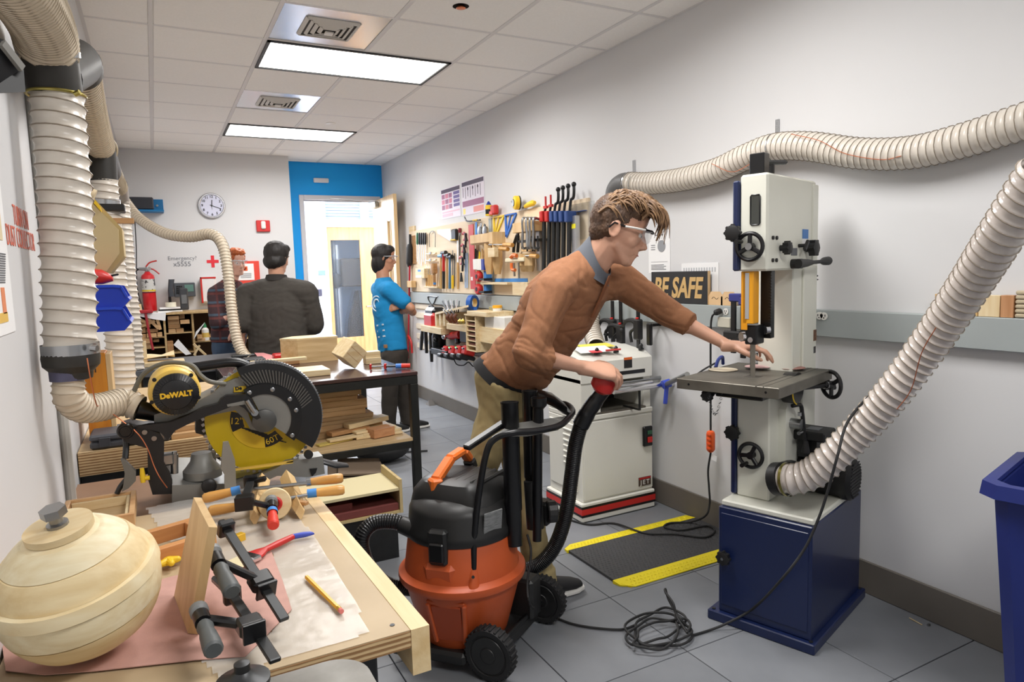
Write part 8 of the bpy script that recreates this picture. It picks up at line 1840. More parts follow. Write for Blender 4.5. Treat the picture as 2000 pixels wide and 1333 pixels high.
# accessory plate and wands
pl_ = [P(965, 850, D=2.52), P(1000, 828, D=2.62), P(1060, 824, D=2.72), P(1112, 812, D=2.80), P(1090, 838, D=2.66), P(1030, 850, D=2.54)]
part('accessory_plate', B().slab(pl_, (0, 0, -0.006)), mat('clear_plate', (150, 150, 146), 0.25, alpha=0.65), va)
def wand(px0, py0, px1, py1, D, r, nm='wand', rim=True):
    a, c = P(px0, py0, D=D), P(px1, py1, D=D); c = V((a.x*0.25+c.x*0.75, a.y*0.25+c.y*0.75, c.z)); L = (c-a).length
    return part(nm, B().lathe([(r*0.82, 0.03), (r*0.9, 0.0), (r*1.06, 0.0), (r*1.06, 0.006), (r, 0.01), (r, L*0.75), (r*0.9, L*0.76), (r*0.9, L)], a, c-a, 22, True), M_BLK2, va)
wand(995, 785, 1006, 1068, 2.60, 0.034); wand(1034, 763, 1040, 990, 2.74, 0.031); wand(1050, 780, 1046, 1060, 2.68, 0.020)
part('round_nozzle', B().lathe([(0.030, 0), (0.032, 0.002), (0.032, -0.03), (0.018, -0.045), (0.018, -0.10)], P(1052, 778, D=2.68), (0, 0, 1), 20), M_BLK2, va)
nz = P(1080, 790, D=2.80)
part('floor_nozzle', B().loft([(P(1048, 770, D=2.86), (0.02, 0.05, 0), (0, 0, 0.02)), (P(1080, 782, D=2.83), (0.03, 0.07, 0), (0, 0, 0.026)), (P(1100, 796, D=2.80), (0.03, 0.08, 0), (0, 0, 0.024)), (P(1106, 806, D=2.78), (0.01, 0.07, 0), (0, 0, 0.012))], 14, 3), M_BLK2, va)
part('crevice_tool', B().beam(P(910, 876, D=2.48), P(985, 826, D=2.62), 0.035, 0.02, 0.004), M_BLK2, va)
part('hose_wrap', B().box(P(1062, 1000, D=2.78), (0.07, 0.07, 0.10), 0.012, Rh).cyl(P(1040, 940, D=2.72), P(1046, 1032, D=2.72), 0.036, n=16), M_VB, va)
part('dial', B().lathe([(0.042, -0.015), (0.045, -0.01), (0.045, 0.02), (0.038, 0.026)], P(1075, 1000, D=2.74), (1, -0.3, 0), 14), M_VB, va, smooth=20)
part('power_cord', B().curve([P(1030, 1045, D=2.70), P(1037, 1080, D=2.66), P(1030, 1140, D=2.62), P(1035, 1180, D=2.60), P(1052, 1192, Z=0.01)], 0.005, 8), M_RUB, va)
# hoses
part('inlet_hose', B().hose([P(806, 1034, D=2.66), P(770, 1020, D=2.64), P(728, 1024, D=2.62), P(706, 1055, D=2.60), P(718, 1105, D=2.62), P(752, 1140, D=2.66), P(800, 1150, D=2.72), P(850, 1150, D=2.80)], 0.031, 0.009, 0.0022, 20, 5), M_BLK2, va)
part('inlet_cuff', B().cyl(P(830, 1044, D=2.60), P(786, 1026, D=2.645), 0.038, 0.034, 20), M_VB, va)
part('suction_hose', B().hose([P(1000, 1120, D=2.95), P(1050, 1105, D=2.95), P(1085, 1065, D=2.94), P(1106, 1000, D=2.92), P(1116, 930, D=2.90), P(1124, 870, D=2.88), P(1136, 825, D=2.86)], 0.033, 0.008, 0.0024, 20, 5), M_BLK2, va)
part('hose_cuff', B().curve([P(1134, 832, D=2.86), P(1148, 806, D=2.85), P(1166, 780, D=2.84), P(1184, 756, D=2.83)], [0.036]*8+[0.034]*8+[0.031]*9, 18), M_BLK2, va)
part('red_nozzle', B().lathe([(0.032, -0.03), (0.050, -0.012), (0.052, 0.018), (0.040, 0.042)], P(1178, 752, D=2.79), (P(1184, 738, D=2.80)-P(1170, 764, D=2.83)), 26), M_RED, va)
# ================================================================ people
def skin(name, rgb): return mat(name, rgb, 0.5, var=0.10, vscale=22, sub=0.06, bump=0.05, bscale=220)
def head_matrix(c, f, up=(0, 0, 1), s=1.0):
    f = V(f).normalized(); u = V(up); u = (u-f*u.dot(f)).normalized(); l = u.cross(f)
    M = (Matrix((f, l, u)).transposed()*s).to_4x4(); M.translation = V(c); return M
def head_shapes(b, M, neck):
    def e(c, r, rot=None):
        t = B().ell(c, r, rot, 20, 12); b.add([M@p for p in t.v], t.f)
    def cp(p0, p1, r0, r1):
        t = B().cap(p0, p1, r0, r1); b.add([M@p for p in t.v], t.f)
    e((-0.014, 0, 0.030), (0.098, 0.076, 0.096)); e((0.020, 0, 0.005), (0.072, 0.066, 0.085)); e((0.032, 0, -0.050), (0.054, 0.054, 0.066))
    e((0.064, 0, -0.098), (0.023, 0.028, 0.018)); e((0.083, 0, 0.028), (0.012, 0.045, 0.012)); e((0.074, 0, 0.06), (0.02, 0.048, 0.038))
    e((0.074, 0, -0.050), (0.019, 0.030, 0.026)); e((0.082, 0, -0.046), (0.012, 0.018, 0.016)); e((0.074, 0, -0.080), (0.016, 0.024, 0.016)); e((0.098, 0, -0.037), (0.010, 0.011, 0.008))
    for s in (-1, 1):
        e((0.050, s*0.034, -0.022), (0.030, 0.026, 0.030)); cp((0.010, s*0.048, -0.052), (0.055, s*0.026, -0.096), 0.016, 0.018)
        Re = Matrix.Rotation(s*0.35, 3, 'Z')@Matrix.Rotation(-0.2, 3, 'Y'); e((-0.010, s*0.078, -0.004), (0.015, 0.006, 0.026), Re)
        t = B().ring((-0.012, s*0.082, 0.0), (0.2*s, s, 0), 0.019, 0.0042, 20, 6); t.v = [V((p.x, p.y, p.z*1.4)) for p in t.v]; b.add([M@p for p in t.v], t.f)
        e((0.100, s*0.009, -0.034), (0.010, 0.008, 0.007))
    cp((0.086, 0, 0.016), (0.106, 0, -0.022), 0.0085, 0.011); e((0.111, 0, -0.029), (0.011, 0.0115, 0.0095))
    e((0.088, 0, -0.0585), (0.010, 0.020, 0.0055)); e((0.086, 0, -0.069), (0.010, 0.018, 0.0055))
    p0 = M@V((-0.022, 0, -0.05)); b.cap(p0, V(neck), 0.058*M.to_scale().x, 0.064*M.to_scale().x)
def hand_shapes(b, W, f, n, thumb, curls, s=1.0, spread=0.0, tcurl=0.4):
    """wrist, finger direction, back-of-hand normal, side on which the thumb sits"""
    f = V(f).normalized(); n = V(n); n = (n-f*n.dot(f)).normalized(); t = V(thumb); t = (t-f*t.dot(f)-n*t.dot(n)).normalized(); W = V(W)
    b.loft([(W-f*0.03*s, t*0.026*s, n*0.023*s), (W+f*0.015*s, t*0.030*s, n*0.021*s), (W+f*0.05*s, t*0.041*s, n*0.017*s), (W+f*0.085*s, t*0.042*s, n*0.014*s), (W+f*0.10*s, t*0.036*s, n*0.011*s)], 14, 2.6)
    for k, (o, L, r) in enumerate(((0.031, 0.078, 0.0088), (0.0105, 0.088, 0.0092), (-0.0105, 0.082, 0.0088), (-0.030, 0.064, 0.0078))):
        p = W+(f*(0.092-0.006*abs(k-1))+t*o-n*0.001)*s; a = 0.0; c = curls[k]
        d0 = (f+t*(spread*(1.5-k)*0.12)).normalized(); seg = (0.46, 0.30, 0.24)
        for j in range(3):
            a += c*(0.75, 1.0, 0.7)[j]; d = d0*cos(a)-n*sin(a); q = p+d*(L*seg[j]*s)
            b.cap(p, q, r*s*(1-0.08*j), r*s*(0.94-0.10*j), 10); p = q
    p = W+(f*0.028+t*0.028-n*0.004)*s; d = (f*0.62+t*0.72-n*0.22).normalized()
    for j, L in enumerate((0.042, 0.034, 0.026)):
        q = p+d*(L*s); b.cap(p, q, (0.0135-0.002*j)*s, (0.012-0.002*j)*s, 10); p = q; d = (d*cos(tcurl)+(f*0.9-n*0.35-t*0.2)*sin(tcurl)).normalized()
def hair_locks(M, n, seed, fn):
    rr = random.Random(seed); b = B()
    for i in range(n):
        pts, r0 = fn(rr); m = len(pts)
        b.tube([M@V(p) for p in pts], [r0*(1.0-0.85*(k/(m-1))**1.5) for k in range(m)], 5)
    return b
def person(label, J, o):
    t_ = thing('person', label, 'person', V((J['base'].x, J['base'].y, 0)))
    vx = o.get('voxel', 0.006); sc = o.get('scale', 1.0); g = o.get('girth', 1.0)
    spine = (J['neck']-J['hip']).normalized(); S = (J['shL']-J['shR']); S = (S-spine*S.dot(spine)).normalized(); Fw = spine.cross(S)*-1
    Mh = head_matrix(J['head'], J['hf'], J.get('hup', (0, 0, 1)), o.get('hs', 1.05))
    # one continuous body
    b = B(); head_shapes(b, Mh, J['neck'])
    L = (J['neck']-J['hip']).length
    def sp(t, off=0.0): return J['hip']+spine*(L*t)+Fw*off
    b.loft([(sp(-0.02), S*0.12*g, Fw*0.08*g), (sp(0.3), S*0.12*g, Fw*0.09*g), (sp(0.75), S*0.14*g, Fw*0.09*g), (sp(0.98), S*0.07, Fw*0.06)], 18)
    for q in 'LR':
        b.cap(J['sh'+q], J['el'+q], 0.046*sc, 0.040*sc).cap(J['el'+q], J['wr'+q], 0.040*sc, 0.0235*sc).cap(sp(0.86), J['sh'+q], 0.05*sc, 0.048*sc)
        m_ = J['el'+q].lerp(J['wr'+q], 0.28); b.ell(m_, 0.043*sc)
        b.cap(J['hip'+q], J['kn'+q], 0.06, 0.045).cap(J['kn'+q], J['an'+q], 0.045, 0.03)
    for h in J['hands']: hand_shapes(b, **h)
    me = remeshed(b, 'body', o['skin'], vx, o.get('smooth', 4))
    part_mesh('body', me, t_)
    # top
    b = B(); tw = o.get('tw', (0.165, 0.16, 0.185, 0.185)); td = o.get('td', (0.125, 0.125, 0.13, 0.11))
    b.loft([(sp(o.get('hem', -0.02)), S*tw[0], Fw*td[0]), (sp(0.12, o.get('belly', 0)), S*tw[0], Fw*td[0]), (sp(0.35, o.get('belly', 0)), S*tw[1], Fw*td[1]), (sp(0.62), S*tw[2], Fw*td[2]), (sp(0.82), S*tw[3], Fw*td[3]), (sp(0.94), S*0.12, Fw*0.085), (sp(1.0), S*0.072, Fw*0.068)], 26, 2.4)
    sl = o['sleeve']; ar = o.get('arm', 0.068)
    for q in 'LR':
        b.cap(sp(0.82)+S*(0.08 if q == 'L' else -0.08), J['sh'+q], ar*1.25, ar*1.16)
        if sl <= 1: b.cap(J['sh'+q], J['sh'+q].lerp(J['el'+q], sl), ar*1.15, ar*0.98)
        else:
            b.cap(J['sh'+q], J['el'+q], ar*1.15, ar*0.92); k_ = sl-1
            e1 = J['el'+q].lerp(J['wr'+q], k_); b.cap(J['el'+q], e1, ar*0.92, ar*0.80)
            d_ = (J['wr'+q]-J['el'+q]).normalized(); b.cyl(e1-d_*0.02, e1+d_*0.035, ar*0.88, ar*0.84, 18)
    wr = o.get('wrinkle', 0.006)
    def disp(p):
        d_ = p-J['hip']; t = d_.dot(spine); u = d_.dot(S); w_ = noise.noise(V((p.x*4, p.y*4, p.z*4)))
        a = noise.noise(V((u*5+w_, t*13+2.0*w_, d_.dot(Fw)*5))); c = noise.noise(V((u*9+1.5*w_, t*26+3*w_, 7+d_.dot(Fw)*7)))
        return wr*(a*0.9-(1-abs(c))**4*0.55)
    part_mesh(o.get('topname', 'sweater'), remeshed(b, 'top', o['top'], vx*1.15, 5, disp), t_)
    # trousers
    b = B(); hw = o.get('hipw', 0.165); lg = o.get('leg', 0.085)
    Fh = V((Fw.x, Fw.y, 0)).normalized(); Sh = V((S.x, S.y, 0)).normalized(); hm = (J['hipL']+J['hipR'])/2; Fm = (Fw+Fh*1.5).normalized()
    b.loft([(sp(0.03), S*hw*0.98, Fw*hw*0.76), (J['hip'].lerp(hm, 0.3), S*hw*1.03, Fm*hw*0.84), (hm+V((0, 0, 0.0)), Sh*hw*1.0, Fh*hw*0.80), (hm-V((0, 0, 0.07)), Sh*hw*0.94, Fh*hw*0.68)], 24, 2.2)
    for q in 'LR':
        b.cap(J['hip'+q], J['kn'+q], lg*1.12, lg*0.86).cap(J['kn'+q], J['an'+q], lg*0.88, lg*0.72).cyl(J['an'+q]+V((0, 0, 0.05)), J['an'+q]-V((0, 0, 0.035)), lg*0.78, lg*0.82, 16)
    def disp2(p):
        return 0.006*noise.noise(V((p.x*10, p.y*10, p.z*12)))-0.004*abs(noise.noise(V((p.x*26, p.y*26, p.z*20))))
    part_mesh('trousers', remeshed(b, 'trousers', o['legs'], vx*1.3, 5, disp2), t_)
    for q in 'LR':
        a = J['an'+q]; f = V(J['toe'+q]); f = V((f.x, f.y, 0)).normalized(); s_ = V((-f.y, f.x, 0)); z0 = a.z-0.085
        base = V((a.x, a.y, 0.0))
        part('shoe', B().loft([(base-f*0.075+V((0, 0, 0.055)), s_*0.032, V((0, 0, 0.03))), (base-f*0.02+V((0, 0, 0.07)), s_*0.042, V((0, 0, 0.048))), (base+f*0.08+V((0, 0, 0.055)), s_*0.046, V((0, 0, 0.034))), (base+f*0.16+V((0, 0, 0.042)), s_*0.044, V((0, 0, 0.024))), (base+f*0.20+V((0, 0, 0.036)), s_*0.028, V((0, 0, 0.014)))], 18), o['shoe'], t_)
        part('sole', B().loft([(base-f*0.088+V((0, 0, 0.014)), s_*0.026, V((0, 0, 0.013))), (base-f*0.06+V((0, 0, 0.014)), s_*0.042, V((0, 0, 0.0135))), (base+f*0.08+V((0, 0, 0.014)), s_*0.050, V((0, 0, 0.0135))), (base+f*0.17+V((0, 0, 0.014)), s_*0.046, V((0, 0, 0.0135))), (base+f*0.212+V((0, 0, 0.015)), s_*0.024, V((0, 0, 0.013)))], 18, 3), M_WHITEP, t_)
    # face details
    for s_ in (-1, 1):
        q = part('eye', B().ell(Mh@V((0.075, s_*0.030, 0.008)), 0.0115*Mh.to_scale().x), mat('eye_white', (226, 222, 216), 0.3), t_)
        part('iris', B().ell(Mh@V((0.0838, s_*0.030, 0.006)), 0.005*Mh.to_scale().x), M_BLK2, q)
        part('eyebrow', B().tube([Mh@V((0.0945, s_*0.014, 0.031)), Mh@V((0.0925, s_*0.030, 0.036)), Mh@V((0.080, s_*0.047, 0.032))], [0.003, 0.004, 0.002], 6), o['hair'], t_)
    part('lips', B().tube([Mh@V((0.083, -0.020, -0.0645)), Mh@V((0.0935, -0.010, -0.0635)), Mh@V((0.0968, 0, -0.0640)), Mh@V((0.0935, 0.010, -0.0635)), Mh@V((0.083, 0.020, -0.0645))], [0.001, 0.0028, 0.0032, 0.0028, 0.001], 8), mat('lips', (176, 104, 92), 0.5), t_)
    return t_, Mh, sp, S, Fw
def glasses(t_, Mh, rim, lensalpha=0.22, arm2=None):
    g = part('safety_glasses', B().tube([Mh@V((0.115, -0.005, 0.028)), Mh@V((0.122, 0, 0.028)), Mh@V((0.115, 0.005, 0.028))], 0.003, 6), rim, t_)
    for s in (-1, 1):
        def fn(u, v): 
            y = s*(0.006+0.056*u); x = 0.122-0.55*(0.055*u)**1*0.62-0.018*u*u; z = 0.030-0.045*v*(1-0.25*(2*u-1)**2)
            return Mh@V((x, y, z))
        part('lens', B().grid(fn, 10, 6), mat('lens_clear', (226, 230, 234), 0.05, alpha=lensalpha, spec=0.8), g, recalc=False)
        part('brow_bar', B().tube([Mh@V((0.124, s*0.003, 0.031)), Mh@V((0.117, s*0.030, 0.034)), Mh@V((0.092, s*0.062, 0.031))], 0.0045, 6), rim, g)
        part('temple', B().tube([Mh@V((0.092, s*0.063, 0.030)), Mh@V((0.06, s*0.076, 0.026)), Mh@V((0.02, s*0.081, 0.020))], 0.0045, 6), arm2 or rim, g)
        part('temple_tip', B().tube([Mh@V((0.02, s*0.081, 0.020)), Mh@V((-0.02, s*0.083, 0.022)), Mh@V((-0.035, s*0.083, 0.0))], 0.0042, 6), rim, g)
    return g
LFT, TOV = -RIGHT, -FWD     # picture directions: left, towards the viewer
# ---- the person leaning over to the bandsaw
D0 = 2.95
J = dict(hip=P(990, 738, D=3.0), neck=P(1163, 508, D=2.84), shR=P(1078, 572, D=2.70), shL=P(1212, 548, D=3.02), elR=P(1034, 692, D=2.60), wrR=P(1146, 720, D=2.72),
         elL=P(1312, 618, D=3.02), wrL=P(1424, 676, D=2.90), hipR=P(982, 780, D=2.95), hipL=P(1006, 776, D=3.06), knR=P(935, 925, D=2.98), anR=P(868, 1112, D=3.10), knL=P(1015, 935, D=3.06), anL=P(1058, 1128, D=3.10),
         head=P(1208, 452, D=2.80), hf=RIGHT*0.97-UP*0.34-FWD*0.13, toeR=(0.9, 0.1, 0), toeL=(0.95, -0.05, 0))
J['anR'].z = 0.10; J['anL'].z = 0.10
J['base'] = P(1000, 1150, Z=0)
J['hands'] = [dict(W=J['wrR'], f=RIGHT*0.96-UP*0.14+FWD*0.16, n=UP*0.75-FWD*0.55, thumb=FWD*0.9+UP*0.2, curls=(0.58, 0.66, 0.70, 0.74), s=1.2, tcurl=0.5),
              dict(W=J['wrL'], f=RIGHT*0.93-UP*0.02-FWD*0.2, n=UP*0.95-FWD*0.2, thumb=-FWD*0.9-UP*0.35, curls=(0.42, 0.48, 0.52, 0.6), s=1.14, spread=0.6, tcurl=0.35)]
M_SK1 = skin('skin_a', (214, 164, 138)); M_HAIR1 = mat('hair_brown', (98, 72, 52), 0.6, rgb2=(62, 44, 34), vscale=30); M_HAIR1b = mat('hair_blond_brown', (146, 112, 76), 0.55, rgb2=(88, 62, 42), vscale=40)
M_SWB = mat('sweater_brown', (150, 102, 70), 0.9, var=0.14, vscale=60, bump=0.25, bscale=420); M_KH = mat('khaki', (176, 158, 112), 0.85, var=0.10, vscale=20, bump=0.15, bscale=500)
opt = dict(skin=M_SK1, top=M_SWB, legs=M_KH, hair=M_HAIR1, shoe=mat('shoe_black', (34, 34, 36), 0.7), sleeve=1.20, voxel=0.0055, hs=1.12, sc=1.05, arm=0.072, tw=(0.172, 0.168, 0.195, 0.19), td=(0.135, 0.135, 0.145, 0.12), belly=0.02, hem=0.02, leg=0.088, hipw=0.17, wrinkle=0.009)
pr1, Mh, sp, S_, Fw_ = person('young person in brown quarter zip sweater leaning over to the bandsaw', J, opt)
part('undershirt', B().loft([(sp(0.07, 0.012), S_*0.166, Fw_*0.132), (sp(0.02, 0.004), S_*0.174, Fw_*0.138), (sp(-0.03, 0.0), S_*0.176, Fw_*0.140), (sp(-0.033, 0.0), S_*0.16, Fw_*0.12)], 28, 2.4, False), mat('shirt_black', (30, 30, 32), 0.85), pr1)
tl_ = (spine_n := (J['neck']-J['hip']).normalized())
def cring(t, k, off=0.0, tip=0.0): return (sp(t, off), S_*(0.078*k), Fw_*(0.080*k)+tl_*tip)
part('collar', B().loft([cring(0.915, 1.32, 0.004), cring(0.97, 1.12, 0.004, -0.02), cring(1.045, 1.02, 0.004, -0.045), cring(1.05, 0.98, 0.004, -0.045), cring(0.97, 1.0, 0.004, -0.02)], 28, 2.2, False), mat('collar_grey', (92, 96, 104), 0.85), pr1)
zp0, zp1 = sp(0.98, 0.10), sp(0.70, 0.152)
part('zip_placket', B().beam(zp0, zp1, 0.02, 0.006, 0.001, Fw_), mat('placket', (126, 76, 46), 0.85), pr1)
glasses(pr1, Mh, M_BLK2, 0.25, M_WHITEP)
cap_ = B()
def cape(c, r): 
    q = B().ell(c, r, None, 24, 14); cap_.add([Mh@p for p in q.v], q.f)
cape((-0.024, 0, 0.040), (0.096, 0.0805, 0.098)); cape((-0.058, 0, -0.005), (0.050, 0.066, 0.066)); cape((-0.035, 0, 0.0), (0.05, 0.078, 0.05)); cape((0.02, 0, 0.085), (0.075, 0.070, 0.055))
part_mesh('hair_sides', remeshed(cap_, 'hair_sides', M_HAIR1, 0.004, 1, lambda p: 0.0035*noise.noise(V((p.x*220, p.y*220, p.z*120)))), pr1)
def lock1(r):
    x0 = r.uniform(-0.098, 0.07); y0 = r.uniform(-0.066, 0.066); z0 = 0.125*sqrt(max(0.12, 1-(x0/0.125)**2-(y0/0.10)**2))
    L = r.uniform(0.05, 0.10); yy = y0*1.25+r.uniform(-0.02, 0.02); up = r.uniform(0.014, 0.034)
    pts = [(x0, y0, z0-0.005), (x0+L*0.3, y0*1.1, z0+up), (x0+L*0.65, yy, z0+up*0.9-0.006), (x0+L, yy*1.1, z0+up*0.3-0.02-0.10*max(0, x0+L-0.085))]
    return catmull(pts, 3), r.uniform(0.004, 0.008)
def lock2(r):
    y0 = r.uniform(-0.06, 0.035); x0 = r.uniform(0.05, 0.085)
    d = r.uniform(0.02, 0.085); pts = [(x0, y0, 0.115), (x0+0.045, y0*1.1, 0.118), (x0+0.075, y0*1.2-0.008, 0.085), (x0+0.082+r.uniform(-0.01, 0.015), y0*1.25-0.015, 0.085-d)]
    return catmull(pts, 3), r.uniform(0.0035, 0.0065)
hb1 = hair_locks(Mh, 420, 4, lock1); hb2 = hair_locks(Mh, 60, 9, lock2); hb1.add(hb2.v, hb2.f)
q = part('hair_top', hb1, M_HAIR1b, pr1); q['kind'] = 'stuff'
solo('red_marker', B().cyl((2.36, 3.30, 1.014), (2.46, 3.288, 1.014), 0.006, n=8), mat('marker_red', (214, 70, 66), 0.4), 'red marker pencil lying on the planer top', 'marker')

# ---- person in blue T-shirt with folded arms
D = 6.4
J = dict(hip=P(768, 690, D=D), neck=P(748, 543, D=D), shR=P(763, 568, D=D-0.16), shL=P(742, 566, D=D+0.16), elR=P(803, 602, D=D-0.20), wrR=P(772, 612, D=D-0.02), elL=P(806, 610, D=D+0.16), wrL=P(786, 594, D=D-0.16),
         hipR=P(766, 700, D=D-0.09), hipL=P(772, 700, D=D+0.09), knR=P(762, 760, D=D-0.08), knL=P(785, 760, D=D+0.10), anR=P(758, 812, D=D-0.02), anL=P(797, 818, D=D+0.16), head=P(750, 505, D=D), hf=RIGHT*0.97-UP*0.08+FWD*0.12, toeR=(0.8, 0.1, 0), toeL=(0.85, 0.0, 0))
J['anR'].z = 0.09; J['anL'].z = 0.09; J['base'] = P(775, 830, D=D)
J['hands'] = [dict(W=J['wrR'], f=LFT*0.6-UP*0.2+FWD*0.6, n=TOV, thumb=UP, curls=(0.3, 0.3, 0.3, 0.3)), dict(W=J['wrL'], f=LFT*0.75-UP*0.25-FWD*0.1, n=TOV*0.9+UP*0.3, thumb=UP, curls=(0.35, 0.35, 0.4, 0.4), s=1.05)]
M_TEE = mat('tee_blue', (14, 136, 196), 0.85, var=0.08, vscale=20); M_BLKH = mat('hair_black', (34, 30, 28), 0.6, var=0.3, vscale=40); M_DKTR = mat('trouser_dark', (52, 46, 40), 0.85)
opt = dict(skin=skin('skin_b', (196, 142, 112)), top=M_TEE, topname='tshirt', legs=M_DKTR, hair=M_BLKH, shoe=M_RUB, sleeve=0.62, voxel=0.009, hs=1.0, arm=0.078, tw=(0.17, 0.17, 0.185, 0.18), td=(0.13, 0.13, 0.13, 0.11), hem=0.02, leg=0.095, hipw=0.17)
pr2, Mh, sp, S_, Fw_ = person('person in bright blue T-shirt standing with folded arms', J, opt)
hb = B()
for c, r in (((-0.022, 0, 0.042), (0.105, 0.092, 0.096)), ((-0.055, 0, -0.05), (0.062, 0.088, 0.10)), ((-0.035, 0.055, -0.035), (0.055, 0.036, 0.09)), ((-0.035, -0.055, -0.035), (0.055, 0.036, 0.09)), ((0.04, 0, 0.085), (0.055, 0.07, 0.045))):
    q = B().ell(c, r, None, 20, 12); hb.add([Mh@p for p in q.v], q.f)
part_mesh('hair', remeshed(hb, 'hair', M_BLKH, 0.007, 3, lambda p: 0.003*noise.noise(V((p.x*90, p.y*90, p.z*14)))), pr2)
glasses(pr2, Mh, mat('clear_rim', (206, 210, 214), 0.2, alpha=0.6))
M_PRINT = mat('print_white', (214, 228, 236), 0.8)
ba_ = (Fw_+S_*0.5).normalized(); bo_ = sp(0.66, -0.112)-S_*0.075
part('back_emblem', B().ring(bo_, ba_, 0.07, 0.006, 24, 5).ring(bo_, ba_, 0.04, 0.009, 20, 5), M_PRINT, pr2)
for k in range(3): part('back_words', B().beam(sp(0.38-0.075*k, -0.092)-S_*0.135, sp(0.38-0.075*k, -0.127)-S_*0.03, 0.012, 0.014), M_PRINT, pr2)
part('pocket_tag', B().box(P(753, 677, D=D-0.185), (0.03, 0.03, 0.03), 0.002), mat('tag_tan', (150, 108, 70), 0.8), pr2)

# ---- person in dark sweater seen from behind
D = 5.75
J = dict(hip=P(545, 705, D=D), neck=P(540, 540, D=D), shL=P(487, 578, D=D), shR=P(596, 574, D=D), elL=P(470, 632, D=D-0.10), wrL=P(473, 686, D=D-0.06), elR=P(611, 634, D=D+0.06), wrR=P(592, 625, D=D+0.30),
         hipL=P(523, 715, D=D), hipR=P(567, 715, D=D), knL=P(522, 800, D=D), knR=P(568, 800, D=D), anL=P(522, 880, D=D), anR=P(568, 880, D=D), head=P(542, 505, D=D), hf=FWD*0.86+RIGHT*0.42-UP*0.10, toeL=(0.3, 0.9, 0), toeR=(0.4, 0.9, 0))
J['anR'].z = 0.09; J['anL'].z = 0.09; J['base'] = P(545, 880, D=D)
J['hands'] = [dict(W=J['wrL'], f=LFT*-0.1-UP*0.5+FWD*0.8, n=UP*0.8+FWD*0.4, thumb=RIGHT, curls=(0.3, 0.3, 0.3, 0.3)), dict(W=J['wrR'], f=FWD*0.9-UP*0.1, n=UP, thumb=LFT, curls=(0.4, 0.4, 0.4, 0.4))]
M_SWD = mat('sweater_dark', (64, 60, 55), 0.9, var=0.12, vscale=30, bump=0.2, bscale=400)
opt = dict(skin=skin('skin_c', (206, 156, 130)), top=M_SWD, legs=mat('trouser_green', (54, 56, 44), 0.85), hair=M_BLKH, shoe=M_RUB, sleeve=1.0, voxel=0.009, hs=1.02, arm=0.098, tw=(0.245, 0.245, 0.255, 0.225), td=(0.17, 0.175, 0.17, 0.14), hem=0.03, girth=1.25, leg=0.11, hipw=0.22, wrinkle=0.006)
pr3, Mh, sp, S_, Fw_ = person('broad person in dark grey sweater seen from behind', J, opt)
part('collar', B().loft([(sp(0.94), S_*0.10, Fw_*0.09), (sp(1.015), S_*0.082, Fw_*0.078), (sp(1.015), S_*0.076, Fw_*0.072)], 20, 2.2, False), mat('collar_dark', (46, 42, 40), 0.9), pr3)
hb = B()
for c, r in (((-0.022, 0, 0.045), (0.108, 0.096, 0.100)), ((-0.050, 0, -0.035), (0.066, 0.086, 0.070)), ((-0.02, 0.06, -0.01), (0.06, 0.03, 0.06)), ((-0.02, -0.06, -0.01), (0.06, 0.03, 0.06)), ((0.045, 0, 0.09), (0.055, 0.07, 0.045))):
    q = B().ell(c, r, None, 20, 12); hb.add([Mh@p for p in q.v], q.f)
part_mesh('hair', remeshed(hb, 'hair', M_BLKH, 0.007, 3, lambda p: 0.004*noise.noise(V((p.x*80, p.y*80, p.z*16)))), pr3)

# ---- red haired person in plaid shirt
D = 6.35
J = dict(hip=P(447, 668, D=D), neck=P(451, 547, D=D), shR=P(421, 574, D=D-0.08), shL=P(479, 572, D=D+0.16), elR=P(422, 632, D=D-0.22), wrR=P(446, 618, D=D-0.10), elL=P(488, 630, D=D+0.10), wrL=P(470, 640, D=D-0.1),
         hipR=P(437, 685, D=D-0.06), hipL=P(455, 685, D=D+0.06), knR=P(437, 750, D=D-0.05), knL=P(456, 750, D=D+0.07), anR=P(437, 830, D=D-0.05), anL=P(456, 830, D=D+0.07), head=P(461, 514, D=D), hf=RIGHT*0.72-UP*0.16-FWD*0.62, toeR=(0.8, -0.4, 0), toeL=(0.8, -0.4, 0))
J['anR'].z = 0.09; J['anL'].z = 0.09; J['base'] = P(446, 830, D=D)
J['hands'] = [dict(W=J['wrR'], f=RIGHT*0.8-UP*0.1, n=UP*0.4-FWD*0.8, thumb=UP, curls=(0.4, 0.4, 0.4, 0.4)), dict(W=J['wrL'], f=LFT*0.4-FWD*0.5-UP*0.4, n=UP, thumb=LFT, curls=(0.4, 0.4, 0.4, 0.4))]
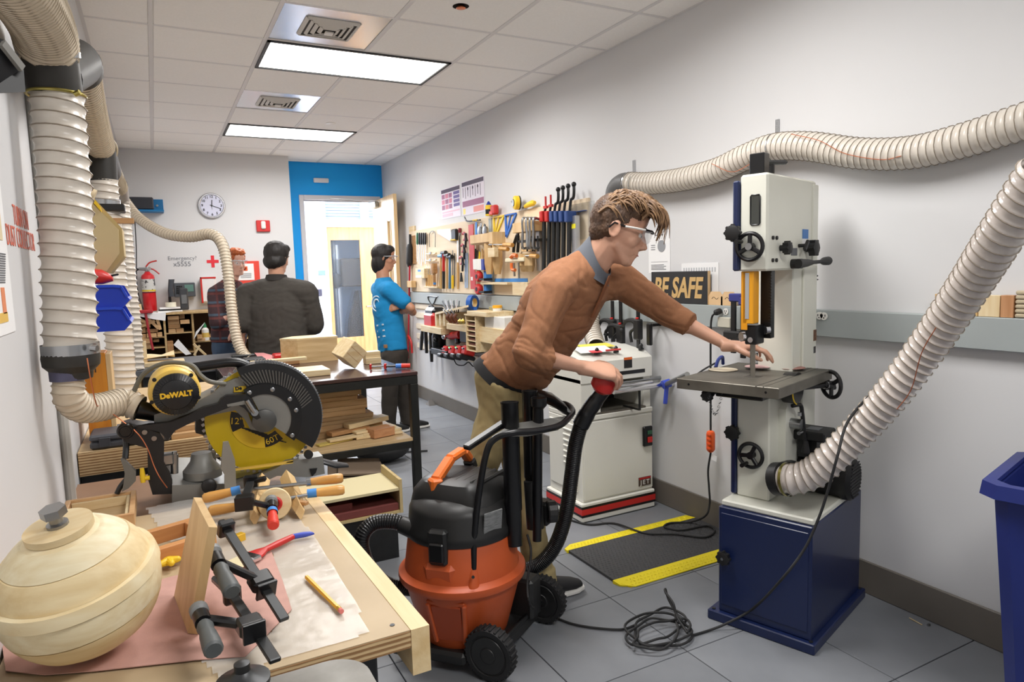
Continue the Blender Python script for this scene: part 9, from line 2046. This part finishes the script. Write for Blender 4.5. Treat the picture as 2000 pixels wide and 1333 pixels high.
def plaid():
    m = mat('plaid_cloth', (66, 44, 48), 0.9); nt = m.node_tree; N = nt.nodes; L = nt.links; b = N['Principled BSDF']
    tc = N.new('ShaderNodeTexCoord'); sx = N.new('ShaderNodeSeparateXYZ'); L.new(tc.outputs['Object'], sx.inputs[0]); prev = None
    for (ax, per, lo, col) in ((2, 0.11, 0.80, (74, 98, 116)), (2, 0.11, 0.0, None), (0, 0.10, 0.82, (96, 52, 52)), (2, 0.11, 0.52, (112, 58, 54))):
        if col is None: continue
        d = N.new('ShaderNodeMath'); d.operation = 'DIVIDE'; d.inputs[1].default_value = per; L.new(sx.outputs[ax], d.inputs[0])
        f = N.new('ShaderNodeMath'); f.operation = 'FRACT'; L.new(d.outputs[0], f.inputs[0])
        c = N.new('ShaderNodeMath'); c.operation = 'COMPARE'; c.inputs[1].default_value = lo; c.inputs[2].default_value = 0.09; L.new(f.outputs[0], c.inputs[0])
        s = N.new('ShaderNodeMath'); s.operation = 'MULTIPLY'; s.inputs[1].default_value = 0.75; L.new(c.outputs[0], s.inputs[0])
        mx = N.new('ShaderNodeMix'); mx.data_type = 'RGBA'; L.new(s.outputs[0], mx.inputs[0]); mx.inputs[7].default_value = (*lin(col), 1)
        if prev is None: mx.inputs[6].default_value = (*lin((66, 44, 48)), 1)
        else: L.new(prev, mx.inputs[6])
        prev = mx.outputs[2]
    L.new(prev, b.inputs['Base Color']); return m
M_RH = mat('hair_red', (190, 98, 44), 0.5, rgb2=(146, 66, 28), vscale=50)
opt = dict(skin=skin('skin_d', (224, 172, 150)), top=plaid(), topname='plaid_shirt', legs=mat('jeans', (62, 82, 108), 0.85, var=0.1), hair=M_RH, shoe=M_RUB, sleeve=1.25, voxel=0.009, hs=1.0, arm=0.066, tw=(0.165, 0.165, 0.18, 0.18), td=(0.12, 0.12, 0.12, 0.105), hem=-0.02, leg=0.085, hipw=0.15)
pr4, Mh, sp, S_, Fw_ = person('red haired person in dark plaid shirt and clear goggles', J, opt)
hb = B()
for c, r in (((-0.024, 0, 0.048), (0.102, 0.088, 0.094)), ((-0.055, 0, 0.0), (0.054, 0.072, 0.06)), ((0.035, 0, 0.10), (0.062, 0.07, 0.045))):
    q = B().ell(c, r, None, 20, 12); hb.add([Mh@p for p in q.v], q.f)
part_mesh('hair', remeshed(hb, 'hair', M_RH, 0.006, 2, lambda p: 0.008*noise.noise(p*60)), pr4)
glasses(pr4, Mh, mat('goggle_rim', (206, 214, 220), 0.2, alpha=0.7), 0.3)
bpy.context.view_layer.update()
